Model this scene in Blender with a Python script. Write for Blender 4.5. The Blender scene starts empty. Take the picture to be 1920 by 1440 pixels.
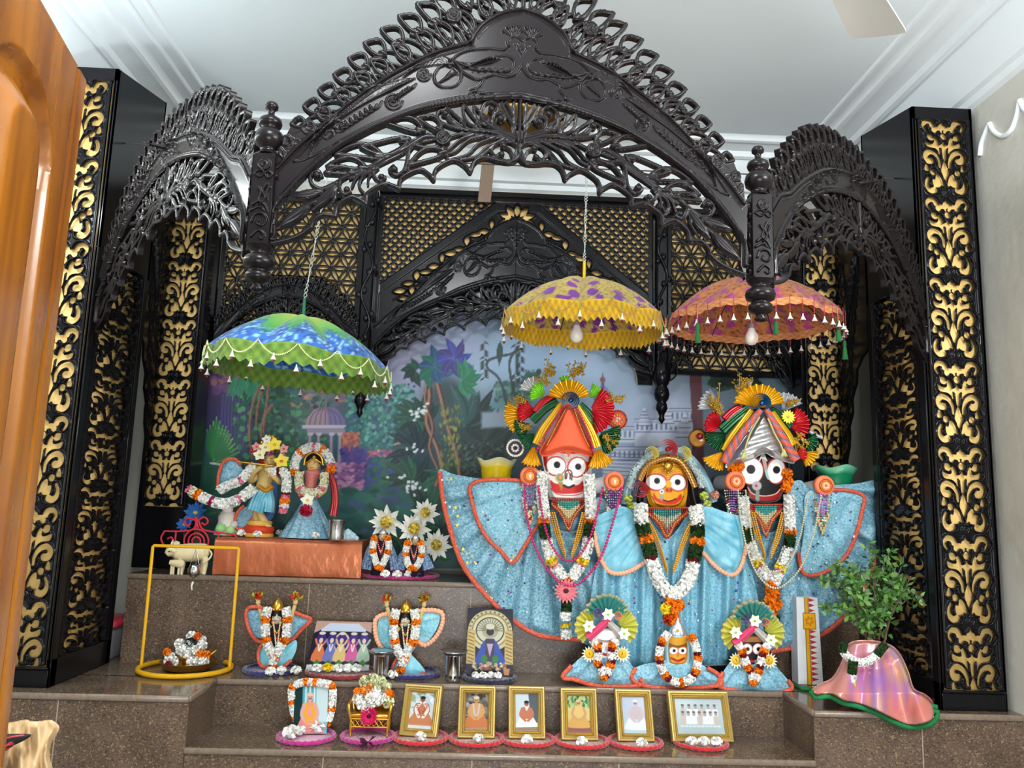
import bpy, math, random
import numpy as np
from mathutils import Vector, Matrix
random.seed(11)
RG = np.random.default_rng(11)
SC = bpy.context.scene
COL = SC.collection
PI = math.pi
# ------------------------------------------------------------------ camera, world, lights, exposure
FPX, CX, CY = 1500.0, 960.0, 720.0          # focal length and centre, in pixels of the 1920x1440 frame
CAMZ = 1.5
_u = lambda v: np.array(v, float) / np.linalg.norm(v)
_yd = _u([(902 - CX) / FPX, (952 - CY) / FPX, 1.0])      # where lines running away from us vanish
_h = _u([1, 0.031, 0])                                   # the horizon's tilt
_up = _u(np.cross(_h, _yd))
if _up[1] > 0: _up = -_up
_xd = np.cross(_yd, _up)
if _xd[0] < 0: _xd = -_xd
CM = np.stack([_xd, _yd, _up], 1)                        # world -> camera (right, down, forward)
cam_d = bpy.data.cameras.new('camera'); cam = bpy.data.objects.new('camera', cam_d); COL.objects.link(cam)
cam_d.sensor_width = 36; cam_d.lens = 36 * FPX / 1920; cam_d.clip_start = 0.02
cam.matrix_world = Matrix(((CM[0][0], -CM[1][0], -CM[2][0], 0), (CM[0][1], -CM[1][1], -CM[2][1], 0),
       (CM[0][2], -CM[1][2], -CM[2][2], CAMZ), (0, 0, 0, 1)))
SC.camera = cam
wd = bpy.data.worlds.new('world'); SC.world = wd; wd.use_nodes = True
wd.node_tree.nodes['Background'].inputs[0].default_value = (0.80, 0.90, 1.0, 1)
wd.node_tree.nodes['Background'].inputs[1].default_value = 0.12
def lamp(name, loc, target, size, power, color, size_y=None, spread=PI):
 d = bpy.data.lights.new(name, 'AREA'); d.energy = power; d.color = color; d.size = size
 if size_y: d.shape = 'RECTANGLE'; d.size_y = size_y
 d.spread = spread
 o = bpy.data.objects.new(name, d); COL.objects.link(o); o.location = loc
 o.rotation_euler = (Vector(target) - Vector(loc)).to_track_quat('-Z', 'Y').to_euler()
 return o
def bulb_lamp(name, loc, power, color, r=0.06):
 d = bpy.data.lights.new(name, 'POINT'); d.energy = power; d.color = color; d.shadow_soft_size = r
 o = bpy.data.objects.new(name, d); COL.objects.link(o); o.location = loc; return o
for k in range(3): bulb_lamp('tube_light', (1.78, 0.05 + 0.45 * k, 2.72), 36, (0.97, 0.99, 1.0), 0.05)      # a tube light on the right wall
for k in range(4): bulb_lamp('wall_tube_light', (-1.72, 1.55 + 0.36 * k, 2.72), 7, (0.86, 0.94, 1.0), 0.04)   # and one on the left wall before the pillar
lamp('ceiling_light', (-0.25, 0.9, 3.38), (0.0, 2.6, 0.4), 0.5, 34, (0.96, 0.99, 1.0), 0.5)
lamp('window_daylight', (0.3, -1.9, 1.15), (0.0, 2.6, 2.4), 1.8, 92, (0.93, 0.97, 1.0), 1.3)
SC.view_settings.view_transform = 'Standard'; SC.view_settings.look = 'None'
SC.view_settings.exposure = 0.4; SC.view_settings.gamma = 1.0; SC.view_settings.use_curve_mapping = False
# ------------------------------------------------------------------ pixel rays -> points on real planes
def Wn(x, y, Y):
 """points standing at depth Y that are seen at photo pixels x, y"""
 x, y, Y = np.broadcast_arrays(np.asarray(x, float), np.asarray(y, float), np.asarray(Y, float))
 c = np.stack([(x - CX) / FPX, (y - CY) / FPX, np.ones_like(x)], -1)
 r = c @ CM
 return np.array([0, 0, CAMZ]) + r * (Y / r[..., 1])[..., None]
def W(x, y, Y): return Vector(Wn(x, y, Y))
def WZ(x, y, z):
 r = np.array([(x - CX) / FPX, (y - CY) / FPX, 1.0]) @ CM
 p = np.array([0, 0, CAMZ]) + r * ((z - CAMZ) / r[2]); return Vector(p)
def mpp(Y): return Y / FPX * 1.0            # metres per pixel at depth Y
# ------------------------------------------------------------------ colour and materials
def lin(c):
 c = np.asarray(c, float) / 255.0
 return np.where(c <= 0.04045, c / 12.92, ((c + 0.055) / 1.055) ** 2.4)
MATS = {}
def mat(key, col=None, rough=0.5, metal=0.0, spec=0.5, noise=0, nscale=20, ncol=None, bump=0, bscale=60,
  vcol=False, sheen=0, trans=0, alpha=1, emit=None, estr=0, coat=0, mapping=None, sub=0):
 if key in MATS: return MATS[key]
 m = bpy.data.materials.new(key); m.use_nodes = True
 nt = m.node_tree; b = nt.nodes['Principled BSDF']
 I = b.inputs
 I['Roughness'].default_value = rough; I['Metallic'].default_value = metal
 I['Specular IOR Level'].default_value = spec
 if coat: I['Coat Weight'].default_value = coat; I['Coat Roughness'].default_value = 0.15
 if sheen: I['Sheen Weight'].default_value = sheen
 if trans: I['Transmission Weight'].default_value = trans
 if alpha < 1: I['Alpha'].default_value = alpha
 if sub: I['Subsurface Weight'].default_value = sub; I['Subsurface Scale'].default_value = 0.01
 tc = nt.nodes.new('ShaderNodeTexCoord')
 src = tc.outputs['Object']
 if mapping:
  mp = nt.nodes.new('ShaderNodeMapping'); mp.inputs['Scale'].default_value = mapping
  nt.links.new(src, mp.inputs[0]); src = mp.outputs[0]
 out = None
 if vcol:
  a = nt.nodes.new('ShaderNodeAttribute'); a.attribute_name = 'Col'; out = a.outputs['Color']
 else:
  I['Base Color'].default_value = (*lin(col), 1)
 if noise:
  n = nt.nodes.new('ShaderNodeTexNoise'); n.inputs['Scale'].default_value = nscale; n.inputs['Detail'].default_value = 6
  nt.links.new(src, n.inputs['Vector'])
  mx = nt.nodes.new('ShaderNodeMix'); mx.data_type = 'RGBA'
  rp = nt.nodes.new('ShaderNodeMapRange'); rp.inputs[1].default_value = 0.35; rp.inputs[2].default_value = 0.65
  rp.inputs[4].default_value = noise
  nt.links.new(n.outputs['Fac'], rp.inputs[0]); nt.links.new(rp.outputs[0], mx.inputs[0])
  if out is not None: nt.links.new(out, mx.inputs[6])
  else: mx.inputs[6].default_value = (*lin(col), 1)
  mx.inputs[7].default_value = (*lin(ncol if ncol is not None else (0, 0, 0)), 1)
  out = mx.outputs[2]
 if out is not None: nt.links.new(out, I['Base Color'])
 if bump:
  n2 = nt.nodes.new('ShaderNodeTexNoise'); n2.inputs['Scale'].default_value = bscale; n2.inputs['Detail'].default_value = 4
  nt.links.new(src, n2.inputs['Vector'])
  bp = nt.nodes.new('ShaderNodeBump'); bp.inputs['Strength'].default_value = bump; bp.inputs['Distance'].default_value = 0.01
  nt.links.new(n2.outputs['Fac'], bp.inputs['Height']); nt.links.new(bp.outputs[0], I['Normal'])
 if emit is not None:
  I['Emission Color'].default_value = (*lin(emit), 1); I['Emission Strength'].default_value = estr
 MATS[key] = m
 return m
def N(m): return m.node_tree.nodes, m.node_tree.links, m.node_tree.nodes['Principled BSDF']
# ------------------------------------------------------------------ mesh builder
class MB:
 def __init__(s): s.ch = []; s.n = 0
 def add(s, V, F, col=None, vc=None):
  V = np.asarray(V, float).reshape(-1, 3)
  Fs = F if isinstance(F, list) and len(F) and isinstance(F[0], np.ndarray) and F[0].ndim == 2 else [np.asarray(F, int)]
  if vc is None:
   vc = np.tile(lin(col) if col is not None else np.array([0.5, 0.5, 0.5]), (len(V), 1))
  s.ch.append((V, [f + s.n for f in Fs if f.size], vc)); s.n += len(V)
  return s
 def mesh(s, name, smooth=True):
  me = bpy.data.meshes.new(name)
  V = np.concatenate([c[0] for c in s.ch]); C = np.concatenate([c[2] for c in s.ch])
  Fl = [f for c in s.ch for f in c[1]]
  idx = np.concatenate([f.ravel() for f in Fl]); tot = np.concatenate([np.full(len(f), f.shape[1]) for f in Fl])
  st = np.concatenate([[0], np.cumsum(tot)[:-1]])
  me.vertices.add(len(V)); me.vertices.foreach_set('co', V.astype(np.float32).ravel())
  me.loops.add(len(idx)); me.loops.foreach_set('vertex_index', idx.astype(np.int32))
  me.polygons.add(len(tot)); me.polygons.foreach_set('loop_start', st.astype(np.int32))
  me.polygons.foreach_set('loop_total', tot.astype(np.int32))
  me.polygons.foreach_set('use_smooth', np.full(len(tot), smooth))
  at = me.color_attributes.new('Col', 'FLOAT_COLOR', 'POINT')
  at.data.foreach_set('color', np.concatenate([C, np.ones((len(C), 1))], 1).astype(np.float32).ravel())
  me.update(); me.validate()
  return me
WL = {}
def tag(o, label=None, cat=None, group=None, kind=None):
 if label: o['label'] = label
 if cat: o['category'] = cat
 if group: o['group'] = group
 if kind: o['kind'] = kind
 return o
def O(name, mb, m, parent=None, label=None, cat=None, group=None, kind=None, smooth=True, auto=None):
 me = mb.mesh(name, smooth); me.materials.append(m)
 if auto is not None: me.set_sharp_from_angle(angle=math.radians(auto))
 o = bpy.data.objects.new(name, me); COL.objects.link(o)
 if parent is not None:                                 # parts carry world coordinates
  o.parent = parent; o.matrix_parent_inverse = Matrix.Translation(-WL[parent.name]); WL[o.name] = Vector((0, 0, 0))
 else:                                                  # put the origin at the base of the thing
  V = np.empty(len(me.vertices) * 3, np.float32); me.vertices.foreach_get('co', V); V = V.reshape(-1, 3)
  c = (V.min(0) + V.max(0)) / 2; c[2] = V[:, 2].min()
  me.vertices.foreach_set('co', (V - c).ravel()); me.update(); o.location = c.tolist(); WL[o.name] = Vector(c.tolist())
 return tag(o, label, cat, group, kind)
def T(name, label, cat, loc, group=None):
 o = bpy.data.objects.new(name, None); COL.objects.link(o); o.location = loc; o.empty_display_size = 0.05; WL[o.name] = Vector(loc)
 return tag(o, label, cat, group)
def dup(o, dloc=None, loc=None, label=None):
 def cp(x, par):
  c = x.copy(); COL.objects.link(c)
  if par is not None: c.parent = par
  for ch in x.children: cp(ch, c)
  return c
 c = cp(o, None)
 if dloc is not None: c.location = o.location + Vector(dloc)
 if loc is not None: c.location = loc
 if label: c['label'] = label
 return c
# ------------------------------------------------------------------ shapes
def box(mb, c, s, col=None, rz=0, tilt=0, bev=0):
 x, y, z = s[0] / 2, s[1] / 2, s[2] / 2
 if bev:
  b = bev; V = []; 
  for sx in (-1, 1):
   for sy in (-1, 1):
    for sz in (-1, 1):
     V += [(sx * x, sy * (y - b), sz * (z - b)), (sx * (x - b), sy * y, sz * (z - b)), (sx * (x - b), sy * (y - b), sz * z)]
  I = lambda sx, sy, sz, k: ((sx > 0) * 4 + (sy > 0) * 2 + (sz > 0)) * 3 + k
  F4 = []; F3 = []
  for s1 in (-1, 1):
   F4.append([I(s1, -1, -1, 0), I(s1, 1, -1, 0), I(s1, 1, 1, 0), I(s1, -1, 1, 0)][::s1])
   F4.append([I(-1, s1, -1, 1), I(1, s1, -1, 1), I(1, s1, 1, 1), I(-1, s1, 1, 1)][::-s1])
   F4.append([I(-1, -1, s1, 2), I(1, -1, s1, 2), I(1, 1, s1, 2), I(-1, 1, s1, 2)][::s1])
   for s2 in (-1, 1):
    F4.append([I(s1, s2, -1, 0), I(s1, s2, 1, 0), I(s1, s2, 1, 1), I(s1, s2, -1, 1)][::-s1 * s2])
    F4.append([I(s1, -1, s2, 0), I(s1, 1, s2, 0), I(s1, 1, s2, 2), I(s1, -1, s2, 2)][::s1 * s2])
    F4.append([I(-1, s1, s2, 1), I(1, s1, s2, 1), I(1, s1, s2, 2), I(-1, s1, s2, 2)][::-s1 * s2])
    for s3 in (-1, 1): F3.append([I(s1, s2, s3, 0), I(s1, s2, s3, 1), I(s1, s2, s3, 2)][::s1 * s2 * s3])
  F = [np.array(F4), np.array(F3)]
 else:
  V = [(sx * x, sy * y, sz * z) for sx in (-1, 1) for sy in (-1, 1) for sz in (-1, 1)]
  F = np.array([[0, 1, 3, 2], [4, 6, 7, 5], [0, 4, 5, 1], [2, 3, 7, 6], [0, 2, 6, 4], [1, 5, 7, 3]])
 V = np.array(V)
 if tilt:
  ct, st = math.cos(tilt), math.sin(tilt); V = np.stack([V[:, 0], V[:, 1] * ct - V[:, 2] * st, V[:, 1] * st + V[:, 2] * ct], 1)
 if rz:
  ct, st = math.cos(rz), math.sin(rz); V = np.stack([V[:, 0] * ct - V[:, 1] * st, V[:, 0] * st + V[:, 1] * ct, V[:, 2]], 1)
 mb.add(V + np.asarray(c, float), F, col); return mb
def surf(mb, P, col=None, vc=None, wu=False, wv=False, flip=False):
 P = np.asarray(P, float); n, m = P.shape[:2]
 i = np.arange(n if wu else n - 1)[:, None]; j = np.arange(m if wv else m - 1)[None, :]
 i2 = (i + 1) % n; j2 = (j + 1) % m
 F = np.stack([np.broadcast_to(a, (i.shape[0], j.shape[1])) for a in (i * m + j, i2 * m + j, i2 * m + j2, i * m + j2)], -1).reshape(-1, 4)
 if flip: F = F[:, ::-1]
 mb.add(P.reshape(-1, 3), F, col, None if vc is None else np.asarray(vc).reshape(-1, 3)); return mb
def cr(pts, n=8, closed=False):
 """Catmull-Rom through the points"""
 P = np.asarray(pts, float)
 if len(P) < 3 and not closed: 
  t = np.linspace(0, 1, n * (len(P) - 1) + 1)[:, None]; return P[0] * (1 - t) + P[-1] * t
 if closed: Q = np.concatenate([P[-1:], P, P[:2]])
 else: Q = np.concatenate([2 * P[:1] - P[1:2], P, 2 * P[-1:] - P[-2:-1]])
 t = np.linspace(0, 1, n, endpoint=False)[:, None]; out = []
 for k in range(len(Q) - 3):
  a, b, c, d = Q[k:k + 4]
  out.append(0.5 * (2 * b + (c - a) * t + (2 * a - 5 * b + 4 * c - d) * t ** 2 + (3 * b - a - 3 * c + d) * t ** 3))
 out = np.concatenate(out)
 return out if closed else np.concatenate([out, P[-1:]])
def resamp(P, n):
 P = np.asarray(P, float); d = np.concatenate([[0], np.cumsum(np.linalg.norm(np.diff(P, axis=0), axis=1))])
 t = np.linspace(0, d[-1], n); return np.stack([np.interp(t, d, P[:, k]) for k in range(P.shape[1])], 1)
def tube(mb, pts, r, col=None, k=8, closed=False, caps=True, vc=None):
 P = np.asarray(pts, float); n = len(P); r = np.broadcast_to(np.asarray(r, float), (n,))
 Tn = np.gradient(P, axis=0)
 if closed: Tn = np.roll(P, -1, 0) - np.roll(P, 1, 0)
 Tn /= np.linalg.norm(Tn, axis=1)[:, None] + 1e-12
 a = np.array([0, 0, 1.0]) if abs(Tn[0, 2]) < 0.9 else np.array([1.0, 0, 0])
 Nn = np.zeros_like(P); v = np.cross(Tn[0], a); v /= np.linalg.norm(v)
 for i in range(n):
  v = v - Tn[i] * (v @ Tn[i]); v /= np.linalg.norm(v) + 1e-12; Nn[i] = v
 B = np.cross(Tn, Nn)
 th = np.linspace(0, 2 * PI, k, endpoint=False)
 R = P[:, None] + r[:, None, None] * (Nn[:, None] * np.cos(th)[None, :, None] + B[:, None] * np.sin(th)[None, :, None])
 surf(mb, R, col, None if vc is None else np.repeat(np.asarray(vc), k, 0), wu=closed, wv=True)
 if caps and not closed:
  for e, s in ((0, 1), (n - 1, -1)):
   mb.add(R[e], np.arange(k)[::-s][None], col, None if vc is None else np.repeat(np.asarray(vc)[e:e + 1], k, 0))
 return mb
def lathe(mb, prof, c, col=None, n=24, vc=None, ax=None, sx=1, sy=1):
 pr = np.asarray(prof, float); th = np.linspace(0, 2 * PI, n, endpoint=False)
 P = np.stack([pr[:, 0, None] * np.cos(th) * sx, pr[:, 0, None] * np.sin(th) * sy, np.repeat(pr[:, 1, None], n, 1)], -1)
 if ax is not None:
  z = _u(ax); a = np.array([1.0, 0, 0]) if abs(z[0]) < 0.9 else np.array([0, 1.0, 0]); x = _u(np.cross(a, z)); y = np.cross(z, x)
  P = P[..., :1] * x + P[..., 1:2] * y + P[..., 2:] * z
 surf(mb, P + np.asarray(c, float), col, vc, wv=True, flip=True); return mb
def ball(mb, c, r, col=None, n=10, s=(1, 1, 1)):
 t = np.linspace(0.0, PI, max(4, n // 2 + 1)); prof = np.stack([np.sin(t), -np.cos(t)], 1); prof[[0, -1], 0] = 1e-4
 th = np.linspace(0, 2 * PI, n, endpoint=False)
 P = np.stack([prof[:, 0, None] * np.cos(th), prof[:, 0, None] * np.sin(th), np.repeat(prof[:, 1, None], n, 1)], -1)
 surf(mb, P * r * np.asarray(s, float) + np.asarray(c, float), col, wv=True, flip=True); return mb
def balls(mb, C, r, col=None, n=6, cols=None):
 C = np.asarray(C, float); r = np.broadcast_to(np.asarray(r, float), (len(C),))
 t = np.linspace(0, PI, n // 2 + 2); th = np.linspace(0, 2 * PI, n, endpoint=False)
 pr = np.stack([np.sin(t), -np.cos(t)], 1); pr[[0, -1], 0] = 1e-3
 P = np.stack([pr[:, 0, None] * np.cos(th), pr[:, 0, None] * np.sin(th), np.repeat(pr[:, 1, None], n, 1)], -1); q, m = P.shape[:2]
 i = np.arange(q - 1)[:, None]; j = np.arange(m)[None]; j2 = (j + 1) % m
 F = np.stack([i * m + j, i * m + j2, (i + 1) * m + j2, (i + 1) * m + j], -1).reshape(-1, 4)
 V = (P.reshape(1, -1, 3) * r[:, None, None] + C[:, None]).reshape(-1, 3)
 FF = (F[None] + (np.arange(len(C)) * q * m)[:, None, None]).reshape(-1, 4)
 vc = None if cols is None else np.repeat(lin(cols), q * m, 0)
 mb.add(V, FF, col, vc); return mb
# ------------------------------------------------------------------ 2D tools: carved boards and painted pictures
class Grid:
 def __init__(s, x0, y0, x1, y1, step):
  s.x0, s.y0, s.st = x0, y0, step
  s.xs = np.arange(x0, x1 + step * 0.5, step); s.ys = np.arange(y0, y1 + step * 0.5, step)
  s.X, s.Y = np.meshgrid(s.xs, s.ys); s.sh = s.X.shape
 def win(s, x0, y0, x1, y1):
  i0 = max(0, int((y0 - s.y0) / s.st)); i1 = min(s.sh[0], int((y1 - s.y0) / s.st) + 2)
  j0 = max(0, int((x0 - s.x0) / s.st)); j1 = min(s.sh[1], int((x1 - s.x0) / s.st) + 2)
  if i1 <= i0 or j1 <= j0: return None
  return (slice(i0, i1), slice(j0, j1))
 def line(s, P, rad, closed=False):
  """distance to a polyline and position 0..1 along it, inside its window"""
  P = np.asarray(P, float)
  if closed: P = np.concatenate([P, P[:1]])
  w = s.win(P[:, 0].min() - rad, P[:, 1].min() - rad, P[:, 0].max() + rad, P[:, 1].max() + rad)
  if w is None: return None, None, None
  X, Y = s.X[w], s.Y[w]; D = np.full(X.shape, 1e9); TT = np.zeros(X.shape)
  L = np.concatenate([[0], np.cumsum(np.hypot(*np.diff(P, axis=0).T))]); L /= max(L[-1], 1e-9)
  ox, oy = s.xs[w[1].start], s.ys[w[0].start]
  for k in range(len(P) - 1):
   a, b = P[k], P[k + 1]
   j0 = max(0, int((min(a[0], b[0]) - rad - ox) / s.st)); j1 = int((max(a[0], b[0]) + rad - ox) / s.st) + 2
   i0 = max(0, int((min(a[1], b[1]) - rad - oy) / s.st)); i1 = int((max(a[1], b[1]) + rad - oy) / s.st) + 2
   if j1 <= 0 or i1 <= 0: continue
   q = (slice(i0, i1), slice(j0, j1)); x, y = X[q], Y[q]
   if x.size == 0: continue
   d = b - a; l2 = d @ d + 1e-12
   t = np.clip(((x - a[0]) * d[0] + (y - a[1]) * d[1]) / l2, 0, 1)
   dd = np.hypot(x - a[0] - t * d[0], y - a[1] - t * d[1])
   m = dd < D[q]; D[q] = np.where(m, dd, D[q]); TT[q] = np.where(m, L[k] + t * (L[k + 1] - L[k]), TT[q])
  return w, D, TT
 def inside(s, P, w):
  P = np.asarray(P, float); X, Y = s.X[w], s.Y[w]; c = np.zeros(X.shape, bool)
  for a, b in zip(P, np.roll(P, -1, 0)):
   if a[1] == b[1]: continue
   c ^= ((a[1] > Y) != (b[1] > Y)) & (X < (b[0] - a[0]) * (Y - a[1]) / (b[1] - a[1]) + a[0])
  return c
 def sdf(s, P, rad=12):
  w, D, t = s.line(P, rad, True)
  if w is None: return None, None
  return w, np.where(s.inside(P, w), np.minimum(D, rad), -np.minimum(D, rad))
 def shape(s): return np.full(s.sh, -50.0)
class Carve(Grid):
 """a board cut through and carved in relief; F > 0 is wood, H its height"""
 def __init__(s, *a): super().__init__(*a); s.F = np.full(s.sh, -50.0); s.H = np.zeros(s.sh)
 def stroke(s, P, r0, r1=None, h=1.0, base=0, sm=6, closed=False, cut=True):
  if sm: P = cr(P, sm, closed)
  r1 = r0 if r1 is None else r1; rm = max(r0, r1) + 3
  w, D, t = s.line(P, rm, closed)
  if w is None: return s
  r = r0 + (r1 - r0) * t; f = r - D
  if cut: s.F[w] = np.maximum(s.F[w], f)
  z = base + h * np.sqrt(np.clip(r * r - D * D, 0, None))
  ok = (f > 0) if cut else (f > 0) & (s.F[w] > 0)
  s.H[w] = np.where(ok, np.maximum(s.H[w], z), s.H[w]); return s
 def ridge(s, P, r, h=1.0, sm=6, closed=False, r1=None, base=None):
  """a raised carved line on wood that is already there"""
  if sm: P = cr(P, sm, closed)
  r1 = r if r1 is None else r1
  w, D, t = s.line(P, max(r, r1) + 1, closed)
  if w is None: return s
  rr = r + (r1 - r) * t
  z = h * np.sqrt(np.clip(rr * rr - D * D, 0, None))
  s.H[w] += np.where((D < rr), z, 0); return s
 def groove(s, P, r, h=1.0, sm=6, closed=False):
  if sm: P = cr(P, sm, closed)
  w, D, t = s.line(P, r + 1, closed)
  if w is not None: s.H[w] -= h * np.clip(1 - D / r, 0, 1)
  return s
 def poly(s, P, z=0.0, sm=0, dome=0.0, drad=8):
  if sm: P = cr(P, sm, True)
  w, d = s.sdf(P, max(12, drad))
  if w is None: return s
  s.F[w] = np.maximum(s.F[w], d)
  zz = z + (dome * np.sqrt(np.clip(1 - (1 - np.clip(d / drad, 0, 1)) ** 2, 0, 1)) if dome else 0)
  s.H[w] = np.where(d > 0, np.maximum(s.H[w], zz), s.H[w]); return s
 def hole(s, P, sm=0, lip=0, lh=0.0):
  if sm: P = cr(P, sm, True)
  w, d = s.sdf(P, 12)
  if w is None: return s
  s.F[w] = np.minimum(s.F[w], -d)
  if lip: s.H[w] += np.where((-d > 0) & (-d < lip), lh * np.sin(np.clip(-d / lip, 0, 1) * PI), 0)
  return s
 def leaf(s, a, b, wd, r=2.2, hole=True, bend=0.0, h=1.0, vein=True):
  """a pointed leaf from its base a to its tip b; hole leaves a rim with an opening"""
  a, b = np.array(a, float), np.array(b, float); d = b - a; L = np.hypot(*d); n = np.array([-d[1], d[0]]) / L
  t = np.linspace(0, 1, 13); pr = np.sin(PI * t ** 0.8) ** 0.9; mid = a + np.outer(t, d) + np.outer(np.sin(PI * t) * bend * L, n)
  up = mid + np.outer(pr * wd / 2, n); lo = mid - np.outer(pr * wd / 2, n)
  loop = np.concatenate([up, lo[-2:0:-1]])
  if hole:
   s.stroke(loop, r, h=h, sm=0, closed=True); s.stroke([a, a + d * 0.16], r * 1.3, h=h, sm=0)
  else:
   s.poly(loop, 0.6, dome=wd * 0.2, drad=wd * 0.4)
   if vein: s.groove(mid[1:-1], max(1.0, r * 0.5), 1.2, sm=0)
  return s
 def mesh(s, mb, mapf, thick, col=None, back=False):
  V, Fq, Ft, E = contour(s.F)
  h = bil(s.H, V, s.F)
  x = s.x0 + V[:, 0] * s.st; y = s.y0 + V[:, 1] * s.st
  mb.add(mapf(x, y, h), [f for f in (Fq, Ft) if len(f)], col)
  if len(E):
   u, inv = np.unique(E.ravel(), return_inverse=True); k = len(u); E2 = inv.reshape(-1, 2)
   A = mapf(x[u], y[u], h[u]); B = mapf(x[u], y[u], np.full(k, -thick))
   mb.add(np.concatenate([A, B]), np.stack([E2[:, 1], E2[:, 0], E2[:, 0] + k, E2[:, 1] + k], 1), col)
  return mb
def contour(F):
 """marching squares over a field: vertices (col,row), quads, triangles, rim edges"""
 n, m = F.shape; ins = F > 0
 a, b, c, d = ins[:-1, :-1], ins[:-1, 1:], ins[1:, 1:], ins[1:, :-1]
 code = a * 1 + b * 2 + c * 4 + d * 8
 vid = np.arange(n * m).reshape(n, m); hid = n * m + np.arange(n * (m - 1)).reshape(n, m - 1)
 wid = n * m + n * (m - 1) + np.arange((n - 1) * m).reshape(n - 1, m)
 cor = [vid[:-1, :-1], vid[:-1, 1:], vid[1:, 1:], vid[1:, :-1]]
 edg = [hid[:-1], wid[:, 1:], hid[1:], wid[:, :-1]]        # top right bottom left
 Q = []; Tt = []; E = []
 for cd in range(1, 16):
  mk = code == cd
  if not mk.any(): continue
  bits = [(cd >> k) & 1 for k in range(4)]
  if cd in (5, 10):
   for k in range(4):
    if bits[k]:
     e0, e1 = edg[k - 1][mk], edg[k][mk]
     Tt.append(np.stack([e0, cor[k][mk], e1], 1)); E.append(np.stack([e1, e0], 1))
   continue
  ring = []; cross = []
  for k in range(4):
   if bits[k]: ring.append(cor[k][mk])
   if bits[k] != bits[(k + 1) % 4]:
    ring.append(edg[k][mk]); cross.append((bits[k], edg[k][mk]))
  if len(ring) == 4: Q.append(np.stack(ring, 1))
  else:
   for k in range(1, len(ring) - 1): Tt.append(np.stack([ring[0], ring[k], ring[k + 1]], 1))
  if cd != 15:
   o_ = [e for bt, e in cross if bt][0]; i_ = [e for bt, e in cross if not bt][0]
   E.append(np.stack([o_, i_], 1))
 Q = np.concatenate(Q) if Q else np.zeros((0, 4), int); Tt = np.concatenate(Tt) if Tt else np.zeros((0, 3), int)
 E = np.concatenate(E) if E else np.zeros((0, 2), int)
 used = np.unique(np.concatenate([Q.ravel(), Tt.ravel()])); mp = np.full(n * m * 3, -1); mp[used] = np.arange(len(used))
 V = np.zeros((len(used), 2)); u = used
 k = u < n * m; V[k] = np.stack([u[k] % m, u[k] // m], 1)
 k = (u >= n * m) & (u < n * m + n * (m - 1)); q = u[k] - n * m; i, j = q // (m - 1), q % (m - 1)
 f0, f1 = F[i, j], F[i, j + 1]; V[k] = np.stack([j + f0 / (f0 - f1), i], 1)
 k = u >= n * m + n * (m - 1); q = u[k] - n * m - n * (m - 1); i, j = q // m, q % m
 f0, f1 = F[i, j], F[i + 1, j]; V[k] = np.stack([j, i + f0 / (f0 - f1)], 1)
 return V, mp[Q][:, ::-1], mp[Tt][:, ::-1], mp[E]
def bil(A, V, F=None):
 n, m = A.shape[:2]; x, y = V[:, 0], V[:, 1]
 j = np.clip(x.astype(int), 0, m - 2); i = np.clip(y.astype(int), 0, n - 2); fx, fy = x - j, y - i
 w = np.stack([(1 - fx) * (1 - fy), fx * (1 - fy), (1 - fx) * fy, fx * fy], 1)
 g = np.stack([A[i, j], A[i, j + 1], A[i + 1, j], A[i + 1, j + 1]], 1)
 if F is not None:
  k = np.stack([F[i, j], F[i, j + 1], F[i + 1, j], F[i + 1, j + 1]], 1) > 0; w = w * k; w = w / (w.sum(1)[:, None] + 1e-9)
 return (g * (w if g.ndim == 2 else w[..., None])).sum(1)
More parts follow.
